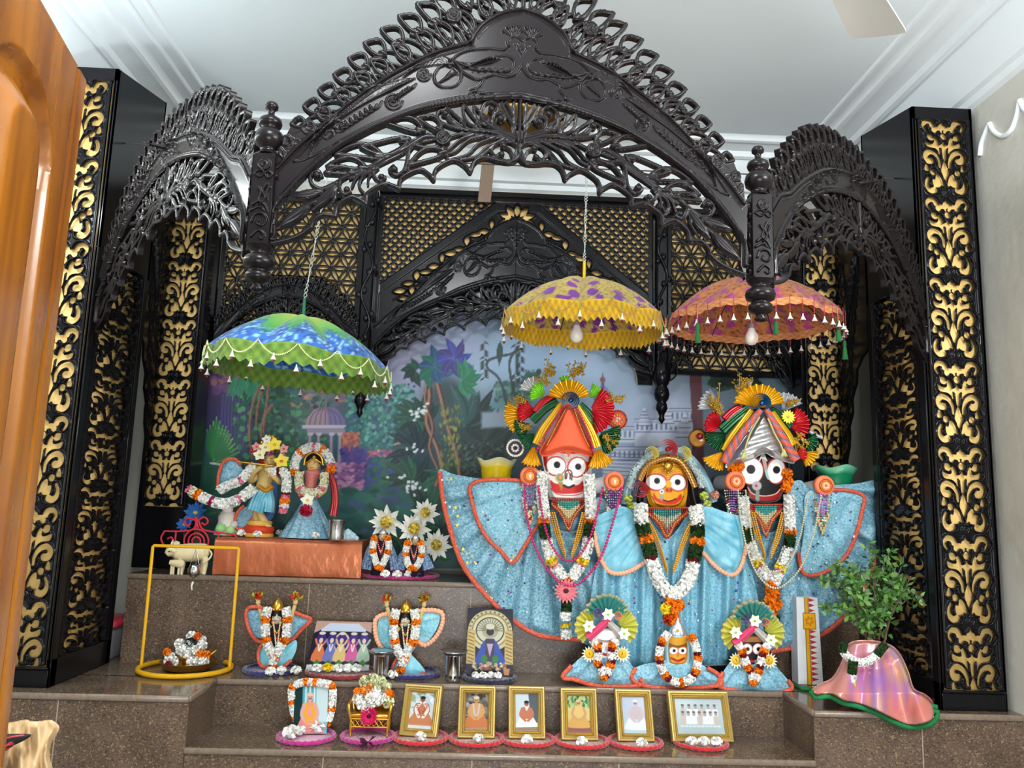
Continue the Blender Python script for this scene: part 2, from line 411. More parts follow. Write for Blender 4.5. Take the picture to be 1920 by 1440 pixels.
class Paint(Grid):
 """a painted picture: colour at every grid point"""
 def __init__(s, x0, y0, x1, y1, step, bg=(128, 128, 128)):
  super().__init__(x0, y0, x1, y1, step); s.C = np.tile(np.array(bg, float), (*s.sh, 1)); s.rg = np.random.default_rng(5)
 def mix(s, w, a, col):
  a = np.clip(a, 0, 1)[..., None]; s.C[w] = s.C[w] * (1 - a) + np.asarray(col, float) * a; return s
 def grad(s, pts, soft=60):
  """colour field from scattered (x,y,(r,g,b)) hints"""
  wt = 0; acc = 0
  for x, y, c in pts:
   k = 1 / (((s.X - x) ** 2 + (s.Y - y) ** 2) / soft ** 2 + 0.05) ** 1.6; wt = wt + k; acc = acc + k[..., None] * np.array(c, float)
  s.C = acc / wt[..., None]; return s
 def ell(s, cx, cy, rx, ry, col, rot=0, soft=1.0, a=1.0):
  R = max(rx, ry) + soft * 2; w = s.win(cx - R, cy - R, cx + R, cy + R)
  if w is None: return s
  x, y = s.X[w] - cx, s.Y[w] - cy; c, q = math.cos(rot), math.sin(rot)
  d = np.hypot((x * c + y * q) / rx, (-x * q + y * c) / ry); return s.mix(w, a * ((1 - d) * min(rx, ry) / soft + 0.5), col)
 def poly(s, P, col, sm=0, soft=1.0, a=1.0):
  if sm: P = cr(P, sm, True)
  w, d = s.sdf(P, 6)
  return s if w is None else s.mix(w, a * (d / soft + 0.5), col)
 def stroke(s, P, r0, col, r1=None, sm=6, soft=1.0, a=1.0, closed=False):
  if sm: P = cr(P, sm, closed)
  r1 = r0 if r1 is None else r1; w, D, t = s.line(P, max(r0, r1) + 2, closed)
  return s if w is None else s.mix(w, a * ((r0 + (r1 - r0) * t - D) / soft + 0.5), col)
 def leaf(s, a, b, wd, col, vein=None, bend=0.0):
  a, b = np.array(a, float), np.array(b, float); d = b - a; L = np.hypot(*d) + 1e-6; n = np.array([-d[1], d[0]]) / L
  t = np.linspace(0, 1, 9); mid = a + np.outer(t, d) + np.outer(np.sin(PI * t) * bend * L, n); pr = np.sin(PI * t ** 0.8)
  s.poly(np.concatenate([mid + np.outer(pr * wd / 2, n), (mid - np.outer(pr * wd / 2, n))[-2:0:-1]]), col)
  if vein is not None: s.stroke(mid, 0.6, vein, sm=0, a=0.8)
  return s
 def dabs(s, x0, y0, x1, y1, n, size, cols, a=0.8, asp=1.0, region=None):
  for k in range(n):
   x, y = s.rg.uniform(x0, x1), s.rg.uniform(y0, y1)
   if region is not None and not region(x, y): continue
   c = np.array(cols[s.rg.integers(len(cols))], float) + s.rg.normal(0, 8); r = size * s.rg.uniform(0.5, 1.3)
   s.ell(x, y, r * asp, r, c, rot=s.rg.uniform(-0.6, 0.6), a=a)
  return s
 def mesh(s, mb, mapf):
  surf(mb, mapf(s.X, s.Y), vc=lin(np.clip(s.C, 0, 255)), flip=True); return mb
 def at(s, x, y): return bil(s.C, np.stack([(np.asarray(x) - s.x0) / s.st, (np.asarray(y) - s.y0) / s.st], 1))
def relief(mb, F, g, mapf, depth=None, col=None, paint=None, thick=0.006, back=True):
 """a shaped sheet: field F over grid g cut to its outline, bulged by depth, with an edge and a back"""
 V, Q, Tt, E = contour(F); x = g.x0 + V[:, 0] * g.st; y = g.y0 + V[:, 1] * g.st
 z = bil(depth, V, F) if depth is not None else np.zeros(len(V))
 vc = None if paint is None else lin(np.clip(paint.at(x, y), 0, 255))
 A = mapf(x, y, z); fs = [f for f in (Q, Tt) if len(f)]
 mb.add(A, fs, col, vc)
 B = mapf(x, y, z - thick)
 if back: mb.add(B, [f[:, ::-1] for f in fs], col, vc)
 u, inv = np.unique(E.ravel(), return_inverse=True); k = len(u); E2 = inv.reshape(-1, 2)
 mb.add(np.concatenate([A[u], B[u]]), np.stack([E2[:, 1], E2[:, 0], E2[:, 0] + k, E2[:, 1] + k], 1), col, None if vc is None else np.concatenate([vc[u], vc[u]]))
 return mb
def px_map(Y):
 """photo pixels -> points at depth Y, z metres nearer to the viewer"""
 return lambda x, y, z: Wn(x, y, Y - np.asarray(z))
# ------------------------------------------------------------------ the room
ZL, ZM, ZT, ZC = 0.645, 0.815, 1.18, 3.45      # lower tread, middle deck, upper step, ceiling
YL, YM, YU, YB = 2.99, 3.285, 3.54, 4.16       # front of each riser, back wall
XL, XR = -1.86, 2.0                            # side walls
m_ceil = mat('ceiling paint', (232, 241, 245), 0.75, noise=0.35, nscale=1.2, ncol=(218, 228, 233), bump=0.05, bscale=40)
m_trim = mat('moulding paint', (236, 243, 246), 0.6)
m_wall = mat('plaster', (205, 203, 192), 0.8, noise=0.5, nscale=1.6, ncol=(176, 174, 164), bump=0.15, bscale=25)
def plane(name, V, m, kind='structure', **k):
 mb = MB(); mb.add(V, np.array([[0, 1, 2, 3]])); return O(name, mb, m, kind=kind, smooth=False, **k)
plane('floor', [(XL, -2.5, 0), (XR, -2.5, 0), (XR, YB, 0), (XL, YB, 0)], mat('floor tile', (150, 142, 132), 0.3, noise=0.4, nscale=6, ncol=(110, 100, 92)))
mb = MB(); box(mb, ((XL + XR) / 2, 0.83, ZC + 0.05), (XR - XL + 0.2, YB + 2.7, 0.1)); O('ceiling', mb, m_ceil, kind='structure', smooth=False)
mb = MB(); box(mb, ((XL + XR) / 2, YB + 0.05, ZC / 2), (XR - XL + 0.2, 0.1, ZC)); O('wall_back', mb, m_wall, kind='structure', smooth=False)
mb = MB(); box(mb, (XL - 0.05, 0.83, ZC / 2), (0.1, YB + 2.7, ZC)); O('wall_left', mb, m_wall, kind='structure', smooth=False)
m_wallr = mat('stained plaster', (203, 201, 192), 0.8, noise=0.7, nscale=1.1, ncol=(168, 160, 142), bump=0.25, bscale=18)
mb = MB(); box(mb, (XR + 0.05, 0.83, ZC / 2), (0.1, YB + 2.7, ZC)); O('wall_right', mb, m_wallr, kind='structure', smooth=False)
def extr(mb, prof, axis, a, b, col=None):
 """a moulding profile of (offset, z) pairs run along X or Y from a to b"""
 p = np.array(prof, float); P = np.zeros((2, len(p), 3))
 for k, e in enumerate((a, b)):
  if axis == 'y': P[k, :, 0] = p[:, 0]; P[k, :, 1] = e
  else: P[k, :, 1] = p[:, 0]; P[k, :, 0] = e
  P[k, :, 2] = p[:, 1]
 surf(mb, P, col); return mb
def half(x, z, r, n=7): return [(x + r * math.cos(t), z - r * math.sin(t)) for t in np.linspace(0, PI, n)]
def cornice(w, s):
 """profile from the ceiling to the wall w; s points into the room"""
 p = [(w + s * 0.32, ZC)] + [(w + s * (0.19 + d), z) for d, z in ((0.115, ZC - 0.006), (0.105, ZC - 0.022), (0.085, ZC - 0.026), (0.075, ZC - 0.014))]
 p += [(w + s * 0.185, ZC - 0.03), (w + s * 0.175, ZC - 0.055), (w + s * 0.155, ZC - 0.062), (w + s * 0.145, ZC - 0.05),
   (w + s * 0.115, ZC - 0.11), (w + s * 0.07, ZC - 0.17), (w + s * 0.055, ZC - 0.20), (w + s * 0.03, ZC - 0.205), (w + s * 0.022, ZC - 0.23), (w - s * 0.004, ZC - 0.24)]
 return p
for nm, w, s, r1, r2 in (('left', XL, 1, -1.405, -1.48), ('right', XR, -1, 1.64, 1.735)):
 mb = MB(); extr(mb, cornice(w, s), 'y', -2.4, YB)
 for r in (r1, r2): extr(mb, half(r, ZC + 0.003, 0.014), 'y', -2.4, 3.97)
 O('trim_' + nm, mb, m_trim, kind='structure', auto=40)
mb = MB()
extr(mb, cornice(YB, -1), 'x', XL, XR)
extr(mb, half(3.97, ZC + 0.003, 0.014), 'x', -1.41, 1.65); extr(mb, half(3.90, ZC + 0.003, 0.012), 'x', -1.48, 1.74)
O('trim_back', mb, m_trim, kind='structure', auto=40)
# brown speckled granite
def granite(key, base, rough):
 m = mat(key, base, rough, spec=0.5, noise=0.75, nscale=7, ncol=(66, 51, 42))
 n, l, b = N(m)
 tc = [x for x in n if x.type == 'TEX_COORD'][0]
 src = b.inputs['Base Color'].links[0].from_socket
 for sc, th, col, st in ((95, 0.64, (150, 124, 90), 0.75), (110, 0.62, (40, 30, 27), 0.85), (170, 0.68, (190, 168, 132), 0.75)):
  mp = n.new('ShaderNodeMapping'); mp.inputs['Scale'].default_value = (1, 1, 1.5); mp.inputs['Location'].default_value = (sc, 0, sc * .3)
  mp.inputs['Rotation'].default_value = (0.3, 0.5, 0.2); l.new(tc.outputs['Object'], mp.inputs[0])
  t = n.new('ShaderNodeTexNoise'); t.inputs['Scale'].default_value = sc; t.inputs['Detail'].default_value = 3; t.inputs['Roughness'].default_value = 0.6
  l.new(mp.outputs[0], t.inputs['Vector'])
  r = n.new('ShaderNodeMapRange'); r.inputs[1].default_value = th - 0.06; r.inputs[2].default_value = th; r.inputs[4].default_value = st
  l.new(t.outputs['Fac'], r.inputs[0])
  x = n.new('ShaderNodeMix'); x.data_type = 'RGBA'; l.new(r.outputs[0], x.inputs[0]); l.new(src, x.inputs[6]); x.inputs[7].default_value = (*lin(col), 1)
  src = x.outputs[2]
 l.new(src, b.inputs['Base Color']); return m
m_gran = granite('brown granite', (98, 80, 66), 0.34)
m_tread = granite('polished granite tread', (112, 96, 80), 0.13)
m_lip = mat('pale granite edge', (132, 116, 102), 0.2, noise=0.4, nscale=80, ncol=(96, 82, 70))
m_seam = mat('tile seam', (158, 146, 134), 0.5)
def step(name, x0, x1, y0, y1, z0, z1, lips=(), seams=()):
 mb = MB(); box(mb, ((x0 + x1) / 2, (y0 + y1) / 2, (z0 + z1) / 2 - 0.006), (x1 - x0, y1 - y0, z1 - z0 - 0.012))
 o = O(name, mb, m_gran, kind='structure', smooth=False)
 mb = MB(); box(mb, ((x0 + x1) / 2, (y0 + y1) / 2 - 0.001, z1 - 0.006), (x1 - x0 - 0.002, y1 - y0, 0.0121)); O('tread', mb, m_tread, o, smooth=False)
 mb = MB(); box(mb, ((x0 + x1) / 2, y0 - 0.004, z1 - 0.011), (x1 - x0, 0.010, 0.0215), bev=0.003)
 for (xa, ya, yb) in lips: box(mb, (xa, (ya + yb) / 2, z1 - 0.011), (0.012, yb - ya, 0.0215), bev=0.003)
 O('edge_strip', mb, m_lip, o)
 if seams:
  mb = MB()
  for sx in seams: box(mb, (sx, y0 - 0.0006, (z0 + z1 - 0.022) / 2), (0.0035, 0.003, z1 - z0 - 0.022))
  O('tile_seam', mb, m_seam, o, smooth=False)
 return o
SX0, SX1 = -1.0, 1.225
step('altar_step_floor', SX0 - 0.002, SX1 + 0.002, YL, YM + 0.3, 0, ZL, seams=(-0.52, 0.0, 0.52))
step('middle_step_floor', XL, XR, YM, YB, 0, ZM, seams=(-0.42, 0.24, 0.86))
step('left_block_floor', XL, SX0, YL, YM + 0.01, 0, ZM, lips=((SX0, YL, YM),), seams=(-1.45,))
step('right_block_floor', SX1, XR, YL, YM + 0.01, 0, ZM, lips=((SX1, YL, YM),), seams=(1.62,))
step('upper_step_floor', -1.485, 1.66, YU, YB, ZM, ZT, seams=(-0.72, -0.03, 0.66))
# ------------------------------------------------------------------ the open wooden door on the left
dA = W(162, 150, 1.15); dz = dA.z; dB = WZ(77, 0, dz); dd = (dB - dA); dd.z = 0; dd.normalize()      # along the door towards us
dn = Vector((-dd.y, dd.x, 0));  dn = dn if dn.x > 0 else -dn                                          # its face
def on_door(px_, py_):
 r = np.array([(px_ - CX) / FPX, (py_ - CY) / FPX, 1.0]) @ CM
 t = (dA.x * dn.x + dA.y * dn.y) / (r[0] * dn.x + r[1] * dn.y); p = Vector((r[0] * t, r[1] * t, CAMZ + r[2] * t))
 q = p - dA; return (q.dot(dd) * 1000, -q.z * 1000)
m_door = mat('varnished teak', (152, 92, 20), 0.25, coat=0.35, noise=0.85, nscale=3.2, ncol=(104, 54, 10), mapping=(6, 6, 0.7))
g = Carve(0, 0, 760, dz * 1000 - 10, 4)
g.poly([(-5, 1), (765, 1), (765, dz * 1000 - 12), (-5, dz * 1000 - 12)], 0)
st_w = on_door(105, 250)[0]; p0 = on_door(56, 112)
pw = 2 * (p0[0] - st_w); topz = p0[1]
def archp(x0, x1, y0, y1, rise, n=16):
 t = np.linspace(0, PI, n); cx, r = (x0 + x1) / 2, (x1 - x0) / 2
 return [(cx + r * math.cos(a), y0 + rise - rise * math.sin(a) ** 0.8) for a in t] + [(x0, y1), (x1, y1)]
for x0 in (st_w, st_w + pw + 150):
 A = archp(x0, x0 + pw, topz, 1050, 130)
 w, d = g.sdf(A, 90)
 g.H[w] += np.where(d > 0, -16 * np.clip(d / 10, 0, 1) + 24 * np.clip((d - 26) / 40, 0, 1), 0)
 w, d = g.sdf([(x0, 1180), (x0 + pw, 1180), (x0 + pw, 1850), (x0, 1850)], 90)
 g.H[w] += np.where(d > 0, -16 * np.clip(d / 10, 0, 1) + 24 * np.clip((d - 26) / 40, 0, 1), 0)
g.groove([(38, 0), (38, dz * 1000)], 5, 5, sm=0)
dmap = lambda x, y, h: np.array(dA)[None] + np.outer(x, np.array(dd)) / 1000 + np.outer(h, np.array(dn)) / 1000 + np.outer(-y, (0, 0, 1)) / 1000
mb = MB(); g.mesh(mb, lambda x, y, h: dmap(x, y, h), 38)
box(mb, np.array(dA) + np.array(dd) * 0.38 - np.array(dn) * 0.03 + np.array((0, 0, -dz / 2)), (0.755, 0.02, dz - 0.012), rz=math.atan2(dd.y, dd.x))
O('door_1', mb, m_door, kind='structure', auto=50)
# plaster scallop on the right wall
mb = MB()
def on_x(px_, py_, X):
 r = np.array([(px_ - CX) / FPX, (py_ - CY) / FPX, 1.0]) @ CM; t = X / r[0]; return np.array([X, r[1] * t, CAMZ + r[2] * t])
for q in ([(1837, 292), (1840, 270), (1848, 248), (1855, 232)], [(1855, 232), (1864, 247), (1880, 255), (1896, 243), (1907, 216), (1912, 188)], [(1912, 188), (1922, 206), (1940, 214), (1960, 198)]):
 tube(mb, cr([on_x(x, y, XR - 0.005) for x, y in q], 8), 0.010, k=8)
O('trim_3', mb, m_trim, kind='structure')
# ------------------------------------------------------------------ the carved canopy
m_wood = mat('dark carved wood', (22, 17, 19), 0.25, spec=0.22, noise=0.5, nscale=5, ncol=(16, 12, 14))
m_black = mat('black lacquered wood', (17, 16, 19), 0.2, spec=0.2, noise=0.4, nscale=6, ncol=(12, 11, 13))
m_gold = mat('gold backing sheet', (255, 214, 134), 0.6, noise=0.5, nscale=3, ncol=(246, 198, 112))
PLA, PLB = np.array([-0.575, 1.93]), np.array([0.705, 2.03])       # the two hanging posts, seen from above
def plane_uv(A, B):
 d = (B - A); Ln = np.hypot(*d); d = d / Ln; n = np.array([d[1], -d[0]])       # n faces the viewer
 return d, n, Ln
fd, fn, fL = plane_uv(PLA, PLB); fmid = (PLA + PLB) / 2
def to_uv(x, y):
 """photo pixel -> (distance from the arch's centre line, height) on the front arch's own plane"""
 x, y = np.asarray(x, float), np.asarray(y, float)
 r = np.stack([(x - CX) / FPX, (y - CY) / FPX, np.ones_like(x)], -1) @ CM
 t = (fmid @ fn) / (r[..., :2] @ fn); p = r * t[..., None]
 return (p[..., :2] - fmid) @ fd, CAMZ + p[..., 2]
AX = 975                                                           # the arch is drawn as its left half, then mirrored about this column
u0, _ = to_uv(AX, 250)
def arch_map(A, B, zf=None, mirror=1):
 d, n, Ln = plane_uv(np.array(A), np.array(B)); mid = (np.array(A) + np.array(B)) / 2; k = Ln / fL
 mpx = 1.32 / 1000.0
 def f(x, y, h):
  u, z = to_uv(x, y); u = np.minimum(u - ushift(y), 0) * k * mirror
  o = np.asarray(h) * mpx * 1.45
  P = mid[None] + u[:, None] * d[None] + o[:, None] * n[None]
  return np.concatenate([P, (z if zf is None else np.interp(z, *zf))[:, None]], 1)
 return f
def ushift(y):                                                     # the centre line's own pixel column leans a little
 u, _ = to_uv(np.full(np.shape(y), AX), y); return u
def mirrored(carve, mb, A, B, thick, **k):
 for s in (1, -1):
  t = MB(); carve.mesh(t, arch_map(A, B, mirror=s, **k), thick)
  off = 0
  for V, Fs, vc in t.ch:
   mb.add(V, [(f - off)[:, ::s] for f in Fs], None, vc); off += len(V)
 return mb
def tilt(y): return (y - 250) * 0.0      # kept simple: the half drawing is already upright
LOWRIM = [(517, 440), (520, 395), (548, 358), (580, 324), (630, 281), (680, 251), (725, 230), (780, 209), (830, 197), (895, 187), (975, 183)]
UPRIM = [(524, 318), (560, 279), (605, 240), (650, 201), (700, 163), (747, 134), (813, 101), (880, 82)]
DOME = [(878, 84), (886, 66), (900, 48), (923, 33), (948, 24), (975, 20)]
SUP = [(516, 312), (560, 272), (607, 255), (653, 226), (699, 200), (745, 178), (791, 160), (860, 144), (920, 136), (975, 134)]
SENV = [(514, 244), (540, 206), (570, 176), (607, 148), (653, 116), (699, 90), (745, 74), (800, 62), (880, 56), (975, 54)]
def build_board(step_, deco):
 up, dome = (UPRIM, DOME) if deco == 'peacock' else (SUP, [])
 g = Carve(508, 10, AX, 470, step_)
 P = np.concatenate([cr(up, 6)] + ([cr(dome, 6)] if dome else []) + [cr(LOWRIM, 6)[::-1]])
 g.poly(P, 3.0)
 g.poly([(513, 318), (526, 309), (526, 440), (513, 470)], 3.0)
 g.ridge(LOWRIM, 4.2, 1.3); g.ridge([(x, y - 8) for x, y in LOWRIM[1:]], 1.6, 0.9)
 g.stroke(LOWRIM, 5.0, h=1.1, base=2)
 g.ridge(up, 3.6, 1.2); g.ridge([(x + 4, y + 8) for x, y in up], 1.6, 0.9)
 if dome: g.ridge(dome, 3.6, 1.2); g.ridge([(x + 5, y + 7) for x, y in dome[1:]], 1.4, 0.8)
 R = lambda *p, r=1.7, h=1.25, r1=None: g.ridge(p, r, h, r1=r1)
 if deco == 'peacock':
  # head, crest, neck and breast
  for a in (-150, -120, -92, -64, -36):
   t = math.radians(a); c = np.array((958, 72)); e = c + 21 * np.array((math.cos(t), math.sin(t)))
   R(c + 6 * np.array((math.cos(t), math.sin(t))), e, r=1.6); g.stroke([e, e + 0.1], 3.4, h=1.0, base=3, sm=0, cut=False)
  R((950, 90), (947, 80), (955, 72), (967, 73), (976, 82), (983, 97), r=2.0)
  R((950, 90), (938, 96), (915, 94), (880, 96), (858, 103), (840, 118), r=2.2)
  R((983, 97), (974, 93), (968, 92), (975, 104), (977, 118), (972, 132), (962, 143), (945, 147), (925, 143), (910, 147), (893, 152), (878, 146), (862, 136), (850, 122), r=2.1)
  R((964, 83), (968, 85), (964, 87), (961, 84), r=1.3)
  R((925, 109), (948, 108), (961, 118), (958, 132), (940, 138), (915, 135), (890, 134), (866, 126), (848, 118), r=2.0)
  for k in range(7):
   f = k / 6; R((938 - 22 * f, 112 + 3 * f), (905 - 14 * f, 117 + 6 * f), (876 - 9 * f, 122 + 9 * f), (852 - 4 * f, 119 + 4 * f), r=1.3)
  for k in range(6): R((955 - k * 12, 138), (950 - k * 12, 131), (943 - k * 12, 137), r=1.2)
  R((904, 152), (901, 160), (893, 168), (887, 177), r=2.2); R((878, 178), (890, 175), (905, 178), (922, 181), r=1.9); R((880, 171), (888, 169), (894, 176), r=1.6)
  # leaf and rose on the tail
  R((812, 142), (822, 128), (842, 124), (858, 132), (862, 150), (850, 164), (828, 166), (814, 156), (812, 142), r=2.0)
  for k in range(6): R((818 + k * 4, 160 - k * 2), (832 + k * 3, 148 - k), (846 + k * 2, 132 + k * 2), r=1.3)
  for k in range(8): R((850 - k * 1, 119 + k * 1.5), (822, 108 + k * 2.2), (796 - k * 2, 114 + k * 2.4), (776 - k * 3, 126 + k * 3), r=1.4)
  for cx_, cy_, r_ in ((792, 142, 13), (737, 192, 17)):
   t = np.linspace(0, 4.6 * PI, 34); rr = r_ * (1 - t / (5.2 * PI)); R(*[(cx_ + a * math.cos(b), cy_ + a * math.sin(b)) for a, b in zip(rr, t)], r=1.7)
  for k in range(9): R((778 - k * 4.5, 160 + k * 3.2), (772 - k * 4.5, 168 + k * 3.2), (763 - k * 4.5, 166 + k * 3.2), r=1.6)
  for k in range(8): R((716 - k * 9, 192 + k * 6), (708 - k * 9, 205 + k * 6), (696 - k * 9, 208 + k * 6), (694 - k * 9, 200 + k * 6), r=1.8)
  for k in range(9):
   R((775 - 4 * k, 150 + 2.2 * k), (730 - 6 * k, 156 + 5.2 * k), (690 - 8 * k, 172 + 8 * k), (640 - 7 * k, 205 + 9 * k), r=1.5)
  for k in range(9):
   R((640 - 4 * k, 212 + 6 * k), (622 - 4 * k, 232 + 5 * k), (598 - 2 * k, 250 + 6 * k), r=1.5); 
  R((603, 232), (590, 262), (560, 300), (556, 304), r=1.9); R((640, 270), (610, 285), (575, 302), (556, 306), r=1.9)
  for cx_, cy_ in ((636, 238), (618, 256)):
   R((cx_ - 9, cy_ + 4), (cx_, cy_ - 8), (cx_ + 10, cy_ - 4), (cx_, cy_ + 6), (cx_ - 9, cy_ + 4), r=1.6)
 else:
  # a lotus at the middle, leaves trailing to the ends
  for k in range(7):
   a = -PI / 2 - k * 0.25; c = np.array((975, 150)); e = c + (54 - 3 * k) * np.array((math.cos(a), math.sin(a)))
   m_ = (c + e) / 2 + 7 * np.array((-math.sin(a), math.cos(a))); m2 = (c + e) / 2 - 7 * np.array((-math.sin(a), math.cos(a)))
   R(c, m_, e, r=1.9, h=1.8); R(c, m2, e, r=1.9, h=1.8)
  for k in range(7): R((975, 120 + k * 7), (950 - k * 2, 118 + k * 8), (930 + k * 2, 128 + k * 7), r=1.6, h=1.8)
  R((900, 95), (880, 130), (860, 160), (830, 180), r=2.2); R((880, 100), (850, 140), (838, 175), r=2)
  for k in range(9):
   x, y = 845 - k * 33, 140 + k * 19 + (k > 6) * 8 + k * k * 0.9
   R((x, y), (x - 20, y - 16 + k), (x - 44, y + 6 + k), r=2.0, h=1.6); R((x, y), (x - 22, y + 12 + k), (x - 44, y + 6 + k), r=2.0, h=1.6); R((x, y), (x - 40, y + 6), r=1.3)
   R((x + 4, y + 22), (x - 14, y + 30), (x - 24, y + 24), r=1.6, h=1.6)
  for cx_, cy_ in ((815, 150), (742, 190)):
   for r_ in (4, 9): R(*[(cx_ + r_ * math.cos(a), cy_ + r_ * math.sin(a)) for a in np.linspace(0, 2 * PI, 9)], r=2)
 return g
def build_crest(step_, up=UPRIM, dome=DOME, env=None):
 g = Carve(508, -60, AX, 330, step_)
 full = np.concatenate([cr(up, 6)] + ([cr(dome, 6)] if dome else []))
 if env is None: env = np.array([(528, 292), (545, 240), (566, 206), (596, 172), (630, 136), (664, 98), (704, 62), (752, 26), (800, -6), (848, -30), (900, -44), (975, -52)], float)
 n = 60; a = resamp(full, n); e = resamp(cr(env, 8), n)
 sweep = lambda i, f: a[i] * (1 - f) + e[i] * f
 # solid root strip along the rim
 g.stroke(full, 6, h=0.8, sm=0)
 g.poly([(520, 322), (523, 290), (535, 262), (546, 240), (562, 236), (585, 240), (600, 243)] if dome else [(513, 316), (513, 262), (528, 240), (545, 262), (540, 292)], 2.0)
 # flowing stems
 for k in range(15):
  i = 3 + int(k * 3.8); j = max(0, i - 5)
  if i >= n: break
  g.stroke([a[i], sweep(max(0, i - 1), 0.28), sweep(max(0, i - 3), 0.52), sweep(j, 0.62)], 3.0, 2.0, h=1.0)
  g.stroke([a[max(0, i - 1)], sweep(max(0, i - 3), 0.2), sweep(max(0, i - 5), 0.42)], 2.6, 1.8, h=1.1)
  g.stroke([a[min(n - 1, i + 1)], sweep(i, 0.35), sweep(max(0, i - 2), 0.58)], 2.6, 2.0, h=1.0)
 # the outer row of pointed leaves, each pierced
 for k in range(15):
  i = int(2 + k * 3.9); j = max(0, i - 3)
  if i >= n: break
  b = sweep(i, 0.50 if i < 50 else 0.45); tp = sweep(j, 1.02) if k < 13 else sweep(max(0, i - 1), 1.0)
  g.leaf(b, tp, (27 if dome else 30) if k > 2 else 19, r=3.4, bend=0.12, h=1.15)
 for k in range(11):
  i = int(10 + k * 4.7); j = max(0, i - 2)
  if i >= n: break
  g.leaf(sweep(i, 0.08), sweep(j, 0.60), 23, r=3.0, bend=0.08, h=1.2)
 for i, f in ((44, 0.52),):
  c = sweep(i, f)
  g.poly([(c[0] + 15 * math.cos(t), c[1] + 15 * math.sin(t)) for t in np.linspace(0, 2 * PI, 16)[:-1]], 2, dome=2)
  for r_ in (4, 9, 14): g.ridge([(c[0] + r_ * math.cos(t), c[1] + r_ * math.sin(t) * 0.9) for t in np.linspace(0, 2 * PI, 11)], 1.8, 1.3)
 ty = full[-1][1]
 g.leaf((975, ty - 24), (975, ty - 78), 34, r=4, h=1.1); g.stroke([(975, ty - 4), (975, ty - 30)], 4)
 return g
def build_fret(step_):
 g = Carve(508, 176, AX, 480, step_)
 S = lambda *p, r=3.6, r1=None, h=1.0: g.stroke(p, r, r1, h=h)
 # scalloped lower edge
 cus = [(516, 456), (590, 427), (634, 406), (690, 383), (752, 355), (817, 338), (885, 323)]
 S((514, 458), (548, 450), (572, 440), cus[1], r=4.2)
 for (a, b), (px_, py_) in zip(zip(cus[1:], cus[2:]), ((602, 404), (656, 370), (718, 346), (782, 319), (846, 301))):
  S(a, (a[0] + 5, (a[1] * 0.45 + py_ * 0.55)), (px_ + 6, py_), (px_ + (b[0] - px_) * 0.7, py_ + (b[1] - py_) * 0.42), b, r=3.9)
 S((885, 323), (893, 305), (912, 296), (940, 302), (962, 304), (973, 297), (977, 288), r=4.2)
 # centre boss and stems
 g.poly([(975, 244), (966, 250), (968, 264), (975, 274)], 4, dome=4); S((976, 266), (976, 230), (976, 190), r=5.5)
 S((966, 258), (965, 230), (963, 192), r=2.8)
 S((973, 266), (975, 280), (977, 290), r=4.5)
 S((964, 255), (943, 244), (926, 234), (925, 218), (938, 212), (947, 222), (940, 230), r=3.6, r1=3); S((938, 224), (938.5, 224), r=7)
 S((966, 260), (925, 241), (903, 220), (906, 198), (920, 190), (933, 200), (931, 212), (922, 211), r=3.8, r1=3); S((921, 206), (921.5, 206), r=6.5)
 S((959, 255), (964, 239), (950, 215), (940, 194), r=3); S((962, 250), (968, 232), (958, 208), (948, 192), r=2.6)
 # upper stem, its scroll and pierced leaves
 S((966, 264), (922, 248), (870, 243), (844, 237), (823, 227), (821, 212), (833, 207), (840, 216), r=3.6, r1=3); S((834, 214), (834.5, 214), r=6.5)
 for b, t in (((900, 239), (868, 194)), ((872, 236), (834, 198)), ((922, 234), (888, 200))): g.leaf(b, t, 15, r=2.9, bend=-0.12)
 S((866, 240), (848, 224), (838, 206), r=2.6, r1=1.8)
 # the fan of feathers hanging to the left of the boss
 S((968, 264), (915, 256), (868, 252), (835, 262), r=3.4)
 for p in (((948, 262), (917, 276), (896, 294), (868, 300)), ((930, 259), (900, 270), (880, 290), (852, 299)), ((910, 256), (880, 264), (858, 284), (838, 290)), ((955, 264), (930, 272), (912, 288), (896, 299)), ((890, 254), (866, 262), (848, 278), (836, 284))):
  S(*p, r=3.6, r1=2.4)
 S((968, 292), (972, 276), (956, 266), (935, 268), (923, 282), (931, 294), (939, 290), r=3.4); S((946, 275), (946.5, 275), r=6); S((942, 291), (942.5, 291), r=6); S((946, 275), (958, 282), (964, 296), r=3)
 # the rose
 g.poly([(832 + 15 * math.cos(t), 262 + 15 * math.sin(t)) for t in np.linspace(0, 2 * PI, 16)[:-1]], 3, dome=3)
 for r_ in (3.5, 8, 13): g.ridge([(832 + r_ * math.cos(t), 262 + r_ * math.sin(t) * 0.92) for t in np.linspace(0.2, 2 * PI, 11)], 1.9, 1.3)
 S((832, 276), (838, 290), (842, 298), r=4, r1=3)
 # leaves to the left, pierced
 for b, t, wd, bd in (((795, 246), (724, 231), 24, 0.10), ((829, 246), (782, 222), 20, 0.12), ((768, 262), (679, 277), 28, -0.10), ((832, 268), (779, 273), 22, 0.05),
       ((722, 296), (632, 291), 25, 0.12), ((690, 316), (617, 313), 20, 0.12), ((838, 286), (770, 311), 22, 0.10), ((668, 326), (614, 325), 14, 0.1)):
  g.leaf(b, t, wd, r=4.0, bend=bd)
 S((832, 264), (800, 257), (762, 280), (730, 296), (692, 316), (655, 331), (630, 346), (606, 355), (588, 344), (587, 328), (600, 321), (607, 330), r=4.2, r1=3.4); S((598, 330), (598.5, 330), r=7.5)
 S((815, 262), (785, 270), (758, 288), (722, 306), (690, 322), (660, 336), r=2.6); S((805, 252), (775, 264), (745, 282), (715, 298), r=2.6)
